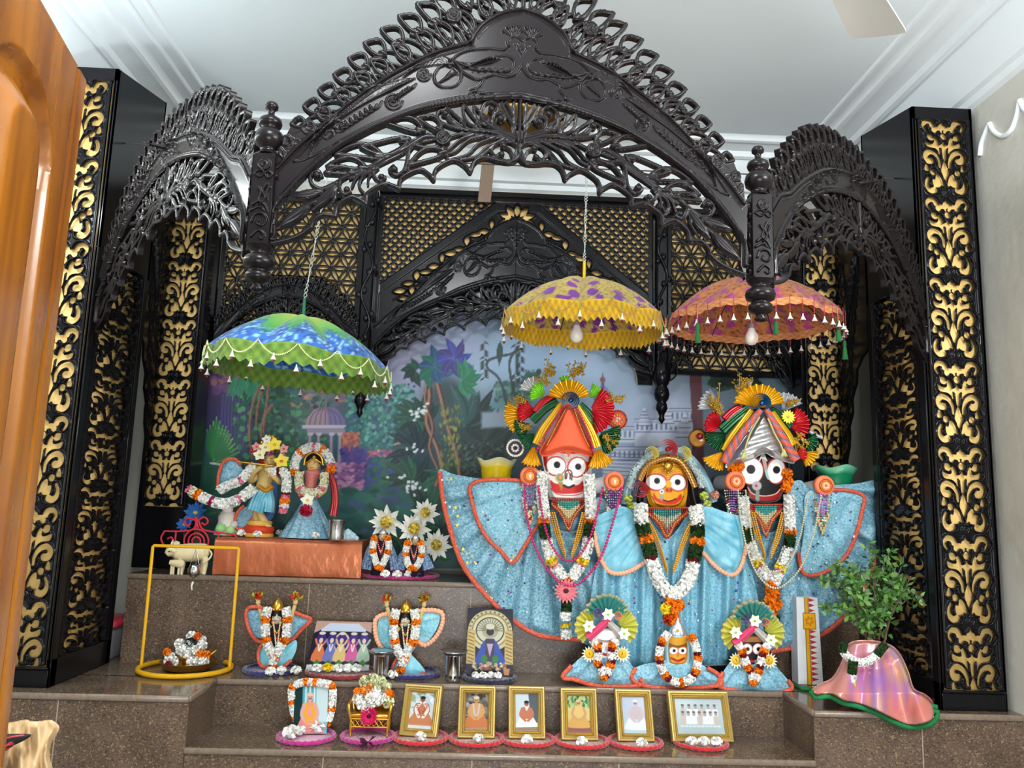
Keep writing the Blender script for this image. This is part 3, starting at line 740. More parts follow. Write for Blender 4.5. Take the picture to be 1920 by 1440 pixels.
 S((790, 262), (770, 282), (766, 304), (760, 322), (745, 329), (734, 320), (741, 312), r=4, r1=3.2); S((742, 319), (742.5, 319), r=7)
 S((735, 294), (712, 304), (702, 318), (707, 334), (719, 340), (726, 333), r=3.8, r1=3); S((719, 333), (719.5, 333), r=6)
 S((668, 326), (645, 336), (641, 352), (649, 364), (662, 361), r=3.6, r1=3); S((655, 357), (655.5, 357), r=6)
 S((690, 320), (672, 334), (664, 352), r=3.2, r1=2.2); S((706, 318), (684, 332), (678, 350), (690, 366), r=3.4, r1=2.6); S((712, 316), (696, 332), (694, 348), r=2.8, r1=2)
 S((640, 342), (634, 358), (632, 374), (622, 388), r=3.2)
 for b, t, wd in (((638, 348), (590, 397), 20), ((612, 360), (543, 371), 17), ((590, 384), (523, 432), 22)): g.leaf(b, t, wd, hole=False)
 S((632, 352), (608, 372), (588, 384), (578, 396), r=4); S((690, 366), (686, 372), (672, 370), r=3); S((770, 305), (768, 318), (772, 322), r=3)
 return g
A_TH = 7.0
def carved_arch(label, A, B, parts, m, zf=None, group=None):
 mid = (np.array(A) + np.array(B)) / 2
 t = T('carved_arch', label, 'arch', (mid[0], mid[1], 2.05), group)
 for nm, g, th in parts:
  mb = MB(); mirrored(g, mb, A, B, th, zf=zf); O(nm, mb, m, t)
 return t
gb, gl, gc, gf = build_board(1.25, 'peacock'), build_board(1.7, 'leaf'), build_crest(1.25), build_fret(1.25)
carved_arch('wide dark carved arch with two peacocks facing each other, nearest the viewer', PLA, PLB,
   (('peacock_board', gb, A_TH), ('leaf_crest', gc, A_TH), ('scalloped_fretwork', gf, A_TH)), m_wood)
gc2, gf2 = build_crest(1.8, SUP, [], SENV), build_fret(1.8)
QL, QR = np.array([-1.51, 3.07]), np.array([1.745, 3.05])
SLA, SRA = np.array([-0.612, 1.98]), np.array([0.752, 2.07])
sp = (('lotus_board', gl, A_TH), ('leaf_crest', gc2, A_TH), ('scalloped_fretwork', gf2, A_TH))
carved_arch('shiny silvery carved arch slanting from the left hanging post back to the left pillar', QL, SLA, sp, m_wood)
carved_arch('grey carved arch slanting from the right hanging post back to the right pillar', SRA, QR, sp, m_wood)
# ------------------------------------------------------------------ the turned hanging posts
def hanging_post(px_top, px_bot, Y, label):
 a, b = Vector(Wn(*px_top, Y)), Vector(Wn(*px_bot, Y)); H = a.z - b.z; x, y = (a.x + b.x) / 2, Y
 t = T('hanging_post', label, 'post', (x, y, b.z), 'hanging posts of the canopy')
 Z = lambda f: b.z + H * f
 mb = MB(); prof = [(0.001, 1.0), (0.013, 0.995), (0.017, 0.98), (0.016, 0.965), (0.009, 0.955), (0.008, 0.93), (0.016, 0.92), (0.027, 0.905), (0.030, 0.885), (0.027, 0.868), (0.020, 0.86), (0.022, 0.85), (0.033, 0.83), (0.037, 0.80), (0.034, 0.768), (0.022, 0.748), (0.018, 0.735), (0.026, 0.72), (0.03, 0.708)]
 lathe(mb, [(r, Z(f)) for r, f in prof], (x, y, 0), n=28); O('turned_finial', mb, m_wood, t)
 mb = MB(); prof = [(0.034, 0.225), (0.030, 0.212), (0.022, 0.20), (0.024, 0.19), (0.036, 0.175), (0.040, 0.15), (0.037, 0.125), (0.026, 0.113), (0.023, 0.105), (0.030, 0.095), (0.033, 0.075), (0.028, 0.055), (0.015, 0.045), (0.011, 0.032), (0.017, 0.018), (0.014, 0.006), (0.001, 0.0)]
 lathe(mb, [(r, Z(f)) for r, f in prof], (x, y, 0), n=28); O('turned_drop', mb, m_wood, t)
 mb = MB(); box(mb, (x, y, Z(0.465)), (0.058, 0.058, H * 0.49), bev=0.006); sh = O('square_shaft', mb, m_wood, t, auto=40)
 g = Carve(0, 0, 60, 260, 1.0); g.poly([(2, 2), (58, 2), (58, 258), (2, 258)], 0)
 for r_ in (4, 9, 15): g.ridge([(32 + r_ * math.cos(q), 32 + r_ * math.sin(q)) for q in np.linspace(0.4, 2 * PI + r_ * 0.02, 10)], 3.4, 1.7)
 for p in (((8, 60), (20, 50), (34, 56), (24, 70), (8, 60)), ((56, 62), (44, 52), (36, 60), (46, 72), (56, 62))): g.ridge(p, 3, 1.8)
 for p in (((42, 90), (34, 110), (40, 130), (30, 150)), ((50, 100), (44, 118), (48, 136)), ((22, 100), (30, 116), (26, 136), (34, 160)), ((12, 150), (24, 142), (40, 150), (50, 170)), ((8, 168), (26, 158), (44, 168))): g.ridge(p, 4.5, 1.5, r1=2)
 for p in (((12, 200), (20, 180), (40, 178), (50, 196), (40, 212), (26, 206), (30, 196)), ((14, 244), (30, 226), (46, 236), (42, 250), (34, 246))): g.ridge(p, 4, 1.7, r1=3)
 mb = MB(); hh = H * 0.46
 for ang in (0, 1, 3):
  ca, sa = math.cos(ang * PI / 2), math.sin(ang * PI / 2)
  def f(X, Yp, h, ca=ca, sa=sa):
   lx = (X - 30) * 0.00095; ly = -0.0292 - h * 0.0011; lz = Z(0.695) - Yp / 260 * hh
   return np.stack([x + lx * ca - ly * sa, y + lx * sa + ly * ca, lz], 1)
  g.mesh(mb, f, -0.0)
 O('carved_roses', mb, m_wood, t)
hanging_post((505, 192), (487, 548), 1.94, 'dark turned post hanging at the left end of the peacock arch')
hanging_post((1421, 275), (1426, 604), 2.04, 'dark turned post hanging at the right end of the peacock arch')
# ------------------------------------------------------------------ pierced pillars with gold sheet behind
def motif_panel(n_per, step_=1.25, frame=7, vstart=0.0):
 """a tall carved panel, 130 units wide: the fleur motif cut through it again and again"""
 Wd, per = 130.0, 228.0; Ht = n_per * per
 g = Carve(-75, -8, 75, Ht + 8, step_)
 g.poly([(-73, -6), (73, -6), (73, Ht + 6), (-73, Ht + 6)], 2.0)
 k = 0
 def P(pts, y0, s): return [(s * x * Wd, y0 + v * Wd) for x, v in pts]
 y0 = -vstart * per - 0.02 * Wd
 Hs = np.full(g.sh, -50.0)
 def sub(sd): 
  w, d = sd
  if w is not None: Hs[w] = np.maximum(Hs[w], d)
 def hole_poly(pts): sub(g.sdf(cr(pts, 4, True), 14))
 def hole_line(pts, r0, r1):
  pts = cr(pts, 5); w, D, t = g.line(pts, max(r0, r1) + 14)
  if w is not None: Hs[w] = np.maximum(Hs[w], np.maximum(r0 + (r1 - r0) * t - D, -14))
 while y0 < Ht:
  q = lambda pts, s=1: P(pts, y0, s)
  hole_poly(q([(0, .03), (.03, .08), (.08, .11), (.03, .14), (0, .19), (-.03, .14), (-.08, .11), (-.03, .08)]))
  hole_poly(q([(.055 * math.cos(t), .36 + .055 * math.sin(t)) for t in np.linspace(0, 2 * PI, 8)[:-1]]))
  hole_poly(q([(0, .48), (.03, .54), (.085, .57), (.035, .64), (.022, .86), (-.022, .86), (-.035, .64), (-.085, .57), (-.03, .54)]))
  hole_poly(q([(0, .92), (.05, 1.06), (.075, 1.15), (.04, 1.24), (0, 1.33), (-.04, 1.24), (-.075, 1.15), (-.05, 1.06)]))
  for s in (1, -1):
   hole_line(q([(-.39, .23), (-.44, .12), (-.37, .03), (-.27, .05), (-.24, .11)], s), 1.6, 6)
   hole_line(q([(-.20, .22), (-.14, .17), (-.06, .20), (-.04, .25)], s), 5.5, 2)
   hole_poly(q([(-.34, .33), (-.25, .34), (-.24, .43), (-.33, .42)], s))
   hole_poly(q([(-.39, .49), (-.30, .53), (-.21, .53), (-.185, .38), (-.13, .46), (-.11, .60), (-.10, .74), (-.13, .68), (-.21, .61), (-.36, .58)], s))
   hole_line(q([(-.11, 1.04), (-.12, .90), (-.20, .76), (-.33, .71), (-.41, .80), (-.37, .90), (-.30, .91)], s), 2.2, 7)
   hole_poly(q([(-.40, 1.0), (-.36, 1.06), (-.36, 1.12), (-.44, 1.12)], s))
   hole_poly(q([(-.27 + .05 * math.cos(t), 1.17 + .05 * math.sin(t)) for t in np.linspace(0, 2 * PI, 8)[:-1]], s))
   hole_poly(q([(-.18, 1.21), (-.10, 1.28), (-.06, 1.40), (-.05, 1.46), (-.12, 1.40), (-.20, 1.33)], s))
   hole_poly(q([(-.27, 1.33), (-.18, 1.38), (-.12, 1.46), (-.20, 1.48), (-.26, 1.46)], s))
   hole_line(q([(-.37, 1.30), (-.41, 1.40), (-.40, 1.51), (-.33, 1.58), (-.25, 1.56)], s), 2.5, 6.5)
  for r_ in (4.5, 10): g.ridge([(r_ * math.cos(t), y0 + 1.60 * Wd + r_ * math.sin(t)) for t in np.linspace(0, 2 * PI, 11)], 2.8, 1.3)
  y0 += per
 Hs += 2.5
 g.F = np.minimum(g.F, -Hs)
 g.H += 6.5 * np.exp(-((-Hs - 3.6) / 2.6) ** 2) - 4 * np.clip(1 - (-Hs) / 2.0, 0, 1)
 for a, b in (((-69, -2), (-69, Ht + 2)), ((69, -2), (69, Ht + 2)), ((-69, -2), (69, -2)), ((-69, Ht + 2), (69, Ht + 2))): g.ridge([a, b], 4, 1.2, sm=0)
 return g, Ht
def put_panel(mb, g, Ht, c, right, nrm, wid, z0, z1, thick=5):
 c, right, nrm = np.array(c, float), np.array(right, float), np.array(nrm, float)
 su = wid / 150.0; sv = (z1 - z0) / (Ht + 16)
 def f(x, y, h): return c + np.outer(x * su, right) + np.outer(np.asarray(h) * 0.0013, nrm) + np.outer(z1 - (y + 8) * sv, (0, 0, 1))
 t = MB(); g.mesh(t, f, thick)
 sgn = 1 if np.cross(right, (0, 0, 1)) @ nrm > 0 else -1
 off = 0
 for V, Fs, vc in t.ch: mb.add(V, [(q - off)[:, ::sgn] for q in Fs], None, vc); off += len(V)
 return mb
PG, PH = motif_panel(6.6, 1.2); PG2, PH2 = motif_panel(6.6, 1.7)
def pillar(label, x0, x1, y0, y1, zb, zt, ztb, inner, pan_z):
 """a box pillar: back and outer side boarded, pierced panels in front and on the inner side"""
 cx = (x0 + x1) / 2; t = T('carved_pillar', label, 'pillar', (cx, (y0 + y1) / 2, zb)); t['kind'] = 'thing'
 mb = MB(); e = 0.012
 zc = zt - 0.048
 V = []
 # inner core carrying the gold sheets, and the black frame around it
 for xx in (x0, x1): box(mb, (xx + (e / 2 if xx == x0 else -e / 2), y0 + 0.012, (zb + zt) / 2), (e, 0.024, zt - zb), bev=0.003)
 box(mb, (cx, y0 + 0.010, zt - 0.026), (x1 - x0, 0.020, 0.052)); box(mb, (cx, y0 + 0.010, zb + 0.032), (x1 - x0 - 0.004, 0.022, 0.064), bev=0.004)
 box(mb, (cx, y0 - 0.004, zb + 0.068), (x1 - x0 - 0.01, 0.012, 0.010), bev=0.003)
 # sides with a top that rises to the back
 for xx in (x0 + e / 2, x1 - e / 2):
  zlow = pan_z if (xx > cx) == (inner > 0) else zb
  P = []
  for sx in (-e / 2, e / 2): P += [(xx + sx, y0, zlow), (xx + sx, y1, zlow), (xx + sx, y1, ztb), (xx + sx, y0, zt)]
  mb.add(P, np.array([[0, 1, 2, 3], [7, 6, 5, 4], [0, 4, 5, 1], [3, 2, 6, 7], [0, 3, 7, 4], [1, 5, 6, 2]]))
 box(mb, (cx, y1 - 0.006, (zb + ztb) / 2), (x1 - x0, 0.012, ztb - zb))
 mb.add([(x0, y0, zt), (x1, y0, zt), (x1, y1, ztb), (x0, y1, ztb)], np.array([[0, 1, 2, 3]]))
 xi = x1 - e / 2 if inner > 0 else x0 + e / 2
 for yy, w in ((y0 + 0.022, 0.044), (y1 - 0.02, 0.04)): box(mb, (xi, yy, (zb + pan_z) / 2), (e * 1.5, w, pan_z - zb), bev=0.003)
 box(mb, (xi, (y0 + y1) / 2, zb + 0.05), (e * 1.5, y1 - y0, 0.10), bev=0.003)
 O('box_frame', mb, m_black, t, auto=40)
 mb = MB(); put_panel(mb, PG, PH, (cx, y0 - 0.001, 0), (1, 0, 0), (0, -1, 0), x1 - x0 - 0.03, zb + 0.074, zt - 0.052); O('front_fretwork', mb, m_black, t)
 mb = MB(); put_panel(mb, PG2, PH2, (xi, (y0 + y1) / 2, 0), (0, inner, 0), (inner, 0, 0), y1 - y0 - 0.086, zb + 0.10, pan_z); O('side_fretwork', mb, m_black, t)
 mb = MB(); box(mb, (cx, y0 + 0.022, (zb + zt) / 2), (x1 - x0 - 0.03, 0.006, zt - zb - 0.06)); O('gold_backing', mb, m_gold, t)
 mb = MB(); box(mb, (xi - inner * 0.02, (y0 + y1) / 2, (zb + pan_z) / 2), (0.006, y1 - y0 - 0.05, pan_z - zb - 0.02)); O('gold_backing', mb, m_gold, t)
 return t
pillar('tall black pierced pillar with gold backing, half hidden by the open wooden door', -1.775, -1.525, 3.055, 3.53, ZM, 3.205, 3.31, 1, 2.46)
pillar('tall black pierced pillar with gold backing, beside the stained right wall', 1.72, 1.97, 3.03, 3.475, ZM, 3.195, 3.28, -1, 2.46)
PG3, PH3 = motif_panel(5.0, 1.4)
def back_column(label, x0, x1, y, zt):
 cx = (x0 + x1) / 2; t = T('carved_column', label, 'column', (cx, y + 0.08, ZT)); t['kind'] = 'thing'
 mb = MB()
 for xx in (x0 + 0.008, x1 - 0.008): box(mb, (xx, y + 0.08, (ZT + zt) / 2), (0.016, 0.16, zt - ZT), bev=0.003)
 box(mb, (cx, y + 0.01, ZT + 0.14), (x1 - x0 - 0.004, 0.022, 0.28), bev=0.003); box(mb, (cx, y + 0.01, zt - 0.03), (x1 - x0 - 0.004, 0.022, 0.06), bev=0.003)
 O('box_frame', mb, m_black, t, auto=40)
 mb = MB(); put_panel(mb, PG3, PH3, (cx, y, 0), (1, 0, 0), (0, -1, 0), x1 - x0 - 0.03, ZT + 0.28, zt - 0.06); O('front_fretwork', mb, m_black, t)
 mb = MB(); box(mb, (cx, y + 0.02, (ZT + zt) / 2), (x1 - x0 - 0.03, 0.005, zt - ZT - 0.1)); O('gold_backing', mb, m_gold, t)
back_column('narrow dark pierced column beside the painted cloth, left of the blue-skirted pair', -1.60, -1.375, 3.83, 3.0)
back_column('narrow dark pierced column in deep shade behind the green vase', 1.555, 1.775, 3.83, 3.0)
# dark brackets closing the gap between each front pillar and the column behind it
def bracket(label, x, ya, yb, face):
 g = Carve(0, 0, 100, 520, 1.6)
 edge = [(2, 4), (98, 4), (98, 512), (92, 470), (96, 452), (84, 425), (86, 402), (72, 372), (74, 346), (58, 320), (58, 296), (42, 272), (40, 252), (22, 236), (2, 226)]
 g.poly(edge, 1.0)
 for k in range(16): g.ridge([(8 + k * 5, 20 + k * 13), (30 + k * 4, 60 + k * 16), (24 + k * 4.4, 110 + k * 20)], 3, 1.3)
 for k in range(12): g.ridge([(90 - k * 3, 40 + k * 26), (70 - k * 2, 70 + k * 24), (92 - k, 96 + k * 26)], 3, 1.3)
 for k in range(5): g.leaf((50 + k * 8, 120 + k * 52), (70 + k * 6, 190 + k * 52), 26, r=3.5)
 d = np.array([0, yb - ya]); L = yb - ya
 def f(X, Y_, h): return np.stack([np.full(len(X), x) + face * np.asarray(h) * 0.0013, ya + X / 100 * L, 2.93 - Y_ / 520 * 1.52], 1)
 t = MB(); g.mesh(t, f, 8); mb = MB(); off = 0
 for V, Fs, vc in t.ch: mb.add(V, [(q - off)[:, ::face] for q in Fs], None, vc); off += len(V)
 tag(O('arch_bracket', mb, m_black), label, 'bracket')
bracket('black fretted bracket hanging in shadow behind the left pillar', -1.565, 3.535, 3.826, 1)
bracket('black fretted bracket hanging in shadow behind the right pillar', 1.735, 3.505, 3.826, -1)
# ------------------------------------------------------------------ the carved back wall of the altar
YP = 3.99                                                   # face of the lattice panels
def lattice(name, label, x0, x1, z0, z1, kind, gable=False):
 """a pierced board on the back wall, drawn in millimetres"""
 w, h = (x1 - x0) * 1000, (z1 - z0) * 1000; st = 3.0
 g = Carve(0, 0, w, h, st); g.poly([(1, 1), (w - 1, 1), (w - 1, h - 1), (1, h - 1)], 4.0)
 X, Y_ = g.X, g.Y; fr = np.minimum(np.minimum(X, w - X), np.minimum(Y_, h - Y_)) - 26
 if kind == 'weave':
  p = 46.0; a, b = (X + Y_) / p * PI, (X - Y_) / p * PI
  ca, cb = np.abs((a / PI) % 1 - 0.5) * p * 0.707, np.abs((b / PI) % 1 - 0.5) * p * 0.707   # distance to hole centres along both diagonals
  ho = 10.0 - np.maximum(ca, cb)
  over = ((np.floor(a / PI) + np.floor(b / PI)) % 2) * 2 - 1
  H = 3.2 * np.abs(np.cos(a)) * np.where(over > 0, 1, 0.3) + 3.2 * np.abs(np.cos(b)) * np.where(over > 0, 0.3, 1)
 else:
  p = 86.0; keep = np.full(X.shape, -50.0); H = np.zeros_like(X)
  for jj in range(-2, int(h / (p * 0.866)) + 3):
   for ii in range(-2, int(w / p) + 3):
    cx_, cy_ = (ii + 0.5 * (jj % 2)) * p, jj * p * 0.866; wn = g.win(cx_ - p - 8, cy_ - p - 8, cx_ + p + 8, cy_ + p + 8)
    if wn is None: continue
    k = 4.2 - np.abs(np.hypot(X[wn] - cx_, Y_[wn] - cy_) - p * 1.0)
    keep[wn] = np.maximum(keep[wn], k); H[wn] = np.maximum(H[wn], 2.6 * np.sqrt(np.clip(k, 0, None)))
    k = 8 - np.hypot(X[wn] - cx_, Y_[wn] - cy_); keep[wn] = np.maximum(keep[wn], k); H[wn] = np.maximum(H[wn], 2.6 * np.sqrt(np.clip(k, 0, None)))
  ho = -keep
 ho = np.minimum(ho, fr)
 if gable:
  cxg = w / 2; t = np.abs(X - cxg); gy = np.clip(h - 0.93 * h - 10 + (t - 145) * 0.80, 26, None)   # the sloping bars of the gable
  inside = Y_ - gy; ho = np.minimum(ho, -(inside + 8)); H = np.where(inside > -8, 3.0, H)
  H = np.where(np.abs(inside - 22) < 26, 7.0, H)
 g.F = np.minimum(g.F, -ho); g.H = np.where(fr > 0, H, 8.0)
 if gable:
  # gold-backed leaves and the lotus of the crest
  def leafhole(x, y, L, wd, ang):
   tt = np.linspace(0, 1, 9); pr = np.sin(PI * tt ** 0.85) * wd / 2; c, s_ = math.cos(ang), math.sin(ang); a = (tt - 0.5) * L
   for k, (hole, rim) in enumerate(((0, 1), (1, 0))):
    q = 1.0 if hole else 1.0
    lp = [(x + c * u_ - s_ * p_, y + s_ * u_ + c * p_) for u_, p_ in zip(a, pr)] + [(x + c * u_ + s_ * p_, y + s_ * u_ - c * p_) for u_, p_ in zip(a[::-1], pr[::-1])]
    if rim: g.ridge(lp, 8, 1.0, sm=0, closed=True)
    else: g.hole(lp)
  for k in range(7):
   a = -PI / 2 + (k - 3) * 0.62; leafhole(cxg + 62 * math.cos(a), 118 + 50 * math.sin(a), 66, 30, a)
  for s in (-1, 1):
   for r_, n_, off_ in ((0, 12, 0), (1, 11, 0.5)):
    for k in range(n_):
     f = (k + off_) / 12.0
     x = 130 + f * 500; y = 150 + f * 400 + (62 if r_ else 0) + 10 * math.sin(k * 1.9)
     leafhole(cxg + s * x, y, 50 - 8 * r_ + (k % 3) * 7, 20 + (k % 2) * 6, math.atan2(0.6, s * 0.8) + s * (0.9 if k % 3 == 0 else -0.5))
     g.ridge([(cxg + s * (x - 30), y + 34), (cxg + s * x, y + 30), (cxg + s * (x + 28), y + 46)], 5, 1)
 bk = Carve(0, 0, w, h, 8.0); bk.poly([(6, 6), (w - 6, 6), (w - 6, h - 6), (6, h - 6)])
 if gable:
  for gg in (g, bk):
   e = (1 - np.hypot((gg.X - w / 2) / 640, (gg.Y - h + 5) / 360)) * 300; gg.F = np.minimum(gg.F, -e)
 def f(X_, Yy, hh): return np.stack([x0 + X_ / 1000, YP - np.asarray(hh) * 0.001, z1 - Yy / 1000], 1)
 t = T(name, label, 'panel', ((x0 + x1) / 2, YP, z0))
 mb = MB(); g.mesh(mb, f, 12); O('pierced_board', mb, m_black, t)
 mb = MB(); bk.mesh(mb, lambda x, y, hh: f(x, y, hh) + np.array((0, 0.02, 0)), 4); O('gold_backing', mb, m_gold, t)
 mb = MB()
 for zz in (z1 + 0.008,): box(mb, ((x0 + x1) / 2, YP - 0.004, zz), (x1 - x0, 0.05, 0.03), bev=0.004)
 O('top_rail', mb, m_black, t, auto=40)
 return t
lattice('lattice_panel', 'dark lattice panel woven in diamonds behind the back peacock arch', -0.585, 0.85, 2.14, 3.105, 'weave', True)
lattice('lattice_panel', 'dark star-pattern lattice panel behind the green umbrella', -1.37, -0.655, 2.2, 3.06, 'star')
lattice('lattice_panel', 'dark star-pattern lattice panel behind the orange umbrella', 0.92, 1.55, 2.2, 3.06, 'star')
zfb = ([2.0, 2.11, 2.51, 2.72, 2.85], [2.08, 2.175, 2.555, 2.86, 3.0])
BA, BB = (-0.60, 3.942), (0.865, 3.942)
gbb, gff = build_board(2.0, 'peacock'), build_fret(2.0)
carved_arch('black carved arch with two small peacocks on the back wall above the painted cloth', BA, BB, (('peacock_board', gbb, 9), ('scalloped_fretwork', gff, 9)), m_black, zfb)
zfs = ([2.0, 2.11, 2.46, 2.6, 2.72], [2.08, 2.14, 2.42, 2.54, 2.63])
gls, gcs, gfs = build_board(2.6, 'leaf'), build_crest(2.6, SUP, [], SENV), build_fret(2.6)
for A_, B_, lb in (((-1.372, 3.955), (-0.64, 3.955), 'small black feathered arch right behind the green umbrella'), ((0.90, 3.955), (1.56, 3.955), 'small black feathered arch right behind the orange umbrella')):
 carved_arch(lb, A_, B_, (('feathered_board', gls, 9), ('leaf_crest', gcs, 9), ('scalloped_fretwork', gfs, 9)), m_black, zfs)
def back_post(x, zt, zb, label):
 t = T('pendant_post', label, 'post', (x, 3.94, zb), 'pendant posts of the back wall')
 mb = MB(); box(mb, (x, 3.955, (zt + zb + 0.3) / 2), (0.062, 0.05, zt - zb - 0.3), bev=0.01)
 O('post_shaft', mb, m_black, t, auto=40)
 mb = MB(); sp_ = [(x + 0.024 * math.sin(k * 0.42), 3.925, zt - 0.03 - k * 0.02) for k in range(int((zt - zb - 0.32) / 0.02))]
 tube(mb, sp_, 0.008, k=6)
 for k in range(2, len(sp_) - 2, 6):
  p = np.array(sp_[k]); 
  for s in (1, -1): ball(mb, p + np.array((0.014 * s, -0.004, 0.012 * s)), 0.013, n=8, s=(1, 0.5, 1.5))
 O('carved_vine', mb, m_black, t)
 mb = MB(); lathe(mb, [(0.030, zb + 0.31), (0.036, zb + 0.29), (0.045, zb + 0.26), (0.044, zb + 0.225), (0.034, zb + 0.20), (0.026, zb + 0.19), (0.034, zb + 0.175), (0.040, zb + 0.15), (0.034, zb + 0.125), (0.022, zb + 0.11), (0.028, zb + 0.095), (0.030, zb + 0.075), (0.018, zb + 0.055), (0.012, zb + 0.04), (0.016, zb + 0.02), (0.001, zb)], (x, 3.945, 0), n=20)
 O('turned_drop', mb, m_black, t)
back_post(-0.615, 3.10, 1.92, 'black pendant post hanging behind the right rim of the green umbrella')
back_post(0.885, 3.10, 1.94, 'black pendant post hanging behind the gap between the yellow and orange umbrellas')
mb = MB(); box(mb, ((0.83 - 1.37) / 2 + 0.3, 4.06, 3.08), (2.95, 0.05, 0.05)); tag(O('back_rail', mb, m_black), 'long dark rail along the top of the back lattice panels', 'rail')
# ------------------------------------------------------------------ soft things: flowers, cloth, beads
def petals(mb, C, D, size, wid, cols, cup=0.25, nrm=None):
 """many small cupped petals: base points C, directions D"""
 C = np.asarray(C, float); D = np.asarray(D, float); D = D / (np.linalg.norm(D, axis=1)[:, None] + 1e-9); n = len(C)
 size = np.broadcast_to(np.asarray(size, float), (n,))[:, None]; wid = np.broadcast_to(np.asarray(wid, float), (n,))[:, None]
 R = RG.normal(size=(n, 3)) if nrm is None else nrm + RG.normal(0, 0.3, (n, 3)); Tn = np.cross(D, R); Tn /= np.linalg.norm(Tn, axis=1)[:, None] + 1e-9; U = np.cross(Tn, D)
 V = np.stack([C, C + D * size * 0.6 + Tn * wid + U * size * cup, C + D * size + U * size * 0.1, C + D * size * 0.6 - Tn * wid + U * size * cup], 1)
 F = np.arange(n * 4).reshape(n, 4); cols = np.asarray(cols, float)
 if cols.ndim == 1: cols = np.tile(cols, (n, 1))
 cols = np.clip(cols + RG.normal(0, 7, (n, 1)), 0, 255)
 mb.add(V.reshape(-1, 3), F, None, np.repeat(lin(cols), 4, 0)); return mb
def sph_dirs(n):
 k = np.arange(n) + 0.5; ph = np.arccos(1 - 2 * k / n); th = PI * (1 + 5 ** 0.5) * k
 return np.stack([np.cos(th) * np.sin(ph), np.sin(th) * np.sin(ph), np.cos(ph)], 1)
WHITE, CREAM, ORANGE, DKRED, LEAFG, PINKC, YELC, MAGC = (246, 246, 240), (232, 230, 196), (244, 128, 16), (120, 22, 34), (38, 66, 30), (236, 130, 160), (246, 214, 40), (176, 24, 96)
def pompom(mb, c, r, col, n=70):
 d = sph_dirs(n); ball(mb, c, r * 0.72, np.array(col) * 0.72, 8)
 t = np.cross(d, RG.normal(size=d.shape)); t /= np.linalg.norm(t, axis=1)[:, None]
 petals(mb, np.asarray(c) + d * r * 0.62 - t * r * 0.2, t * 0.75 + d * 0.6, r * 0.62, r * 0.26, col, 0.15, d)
def rope(mb, P, r, col, dens=1.0, size=1.0):
 """a thick string of blossoms along the points P"""
 P = np.asarray(P, float); L = np.linalg.norm(np.diff(P, axis=0), axis=1).sum(); n = max(10, int(L / (r * 0.16) * 11 * dens))
 Q = resamp(P, max(3, n)); Tn = np.gradient(Q, axis=0); Tn /= np.linalg.norm(Tn, axis=1)[:, None] + 1e-9
 R = RG.normal(size=Q.shape); D = R - Tn * (R * Tn).sum(1)[:, None]; D /= np.linalg.norm(D, axis=1)[:, None] + 1e-9
 tube(mb, resamp(P, max(4, int(L / r))), r * 0.55, np.array(col) * 0.95, 8)
 t = np.cross(D, RG.normal(size=D.shape)); t /= np.linalg.norm(t, axis=1)[:, None] + 1e-9
 petals(mb, Q + D * r * 0.58 - t * r * 0.25, t * 0.8 + D * 0.5, r * 0.66 * size, r * 0.20 * size, col, 0.15, D)
def strand(mb, pts, Y, segs, rpx):
 """a garland drawn in photo pixels; segs = list of (share, colour)"""
 P = resamp(cr(pts, 8), 240); s = mpp(Y); tot = sum(q for q, c in segs); a = 0
 W3 = Wn(P[:, 0], P[:, 1], P[:, 2] if P.shape[1] > 2 else Y)
 for q, c in segs:
  b = a + q / tot; i, j = int(a * 239), max(int(a * 239) + 2, int(b * 239) + 1); a = b
  k = 1.0 if c not in (LEAFG, DKRED, MAGC) else 0.86
  if c == ORANGE or c == YELC:
   seg = W3[i:j]; L = np.linalg.norm(np.diff(seg, axis=0), axis=1).sum(); m = max(1, int(round(L / (rpx * s * 1.25))))
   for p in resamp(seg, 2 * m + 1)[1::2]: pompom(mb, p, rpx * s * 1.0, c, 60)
  else: rope(mb, W3[i:j], rpx * s * k, c)
 return mb
m_flower = mat('fresh petals', vcol=True, rough=0.6, spec=0.2)
_n, _l, _b = N(m_flower); _t = _n.new('ShaderNodeBsdfTranslucent'); _m = _n.new('ShaderNodeMixShader'); _m.inputs[0].default_value = 0.1
_o = [x for x in _n if x.type == 'OUTPUT_MATERIAL'][0]; _l.new(_b.inputs['Base Color'].links[0].from_socket, _t.inputs[0]); _l.new(_b.outputs[0], _m.inputs[1]); _l.new(_t.outputs[0], _m.inputs[2]); _l.new(_m.outputs[0], _o.inputs[0])
m_bead = mat('glass beads', vcol=True, rough=0.18, spec=0.6)
m_cloth = mat('dyed cloth', vcol=True, rough=0.75, sheen=0.2)
m_satin = mat('shiny satin', vcol=True, rough=0.24, metal=0.35, spec=0.6)
m_paint = mat('painted surface', vcol=True, rough=0.45, spec=0.25)
m_gilt = mat('gilt brass', (214, 164, 66), 0.28, metal=0.9)
m_steel = mat('stainless steel', (200, 202, 205), 0.18, metal=1.0)
m_photo = mat('glossy photo print', vcol=True, rough=0.3, spec=0.12)
def beadline(mb, pts, Y, rpx, col, gap=2.05, sm=8, cols=None):
 P = cr(pts, sm) if sm else np.asarray(pts, float); s = mpp(Y); W3 = Wn(P[:, 0], P[:, 1], P[:, 2] if P.shape[1] > 2 else Y)
 L = np.linalg.norm(np.diff(W3, axis=0), axis=1).sum(); n = max(2, int(L / (rpx * s * gap)))
 C = resamp(W3, n)
 cs = None if cols is None else np.array([cols[k % len(cols)] for k in range(n)], float)
 balls(mb, C, rpx * s, col, 6, cs); return mb
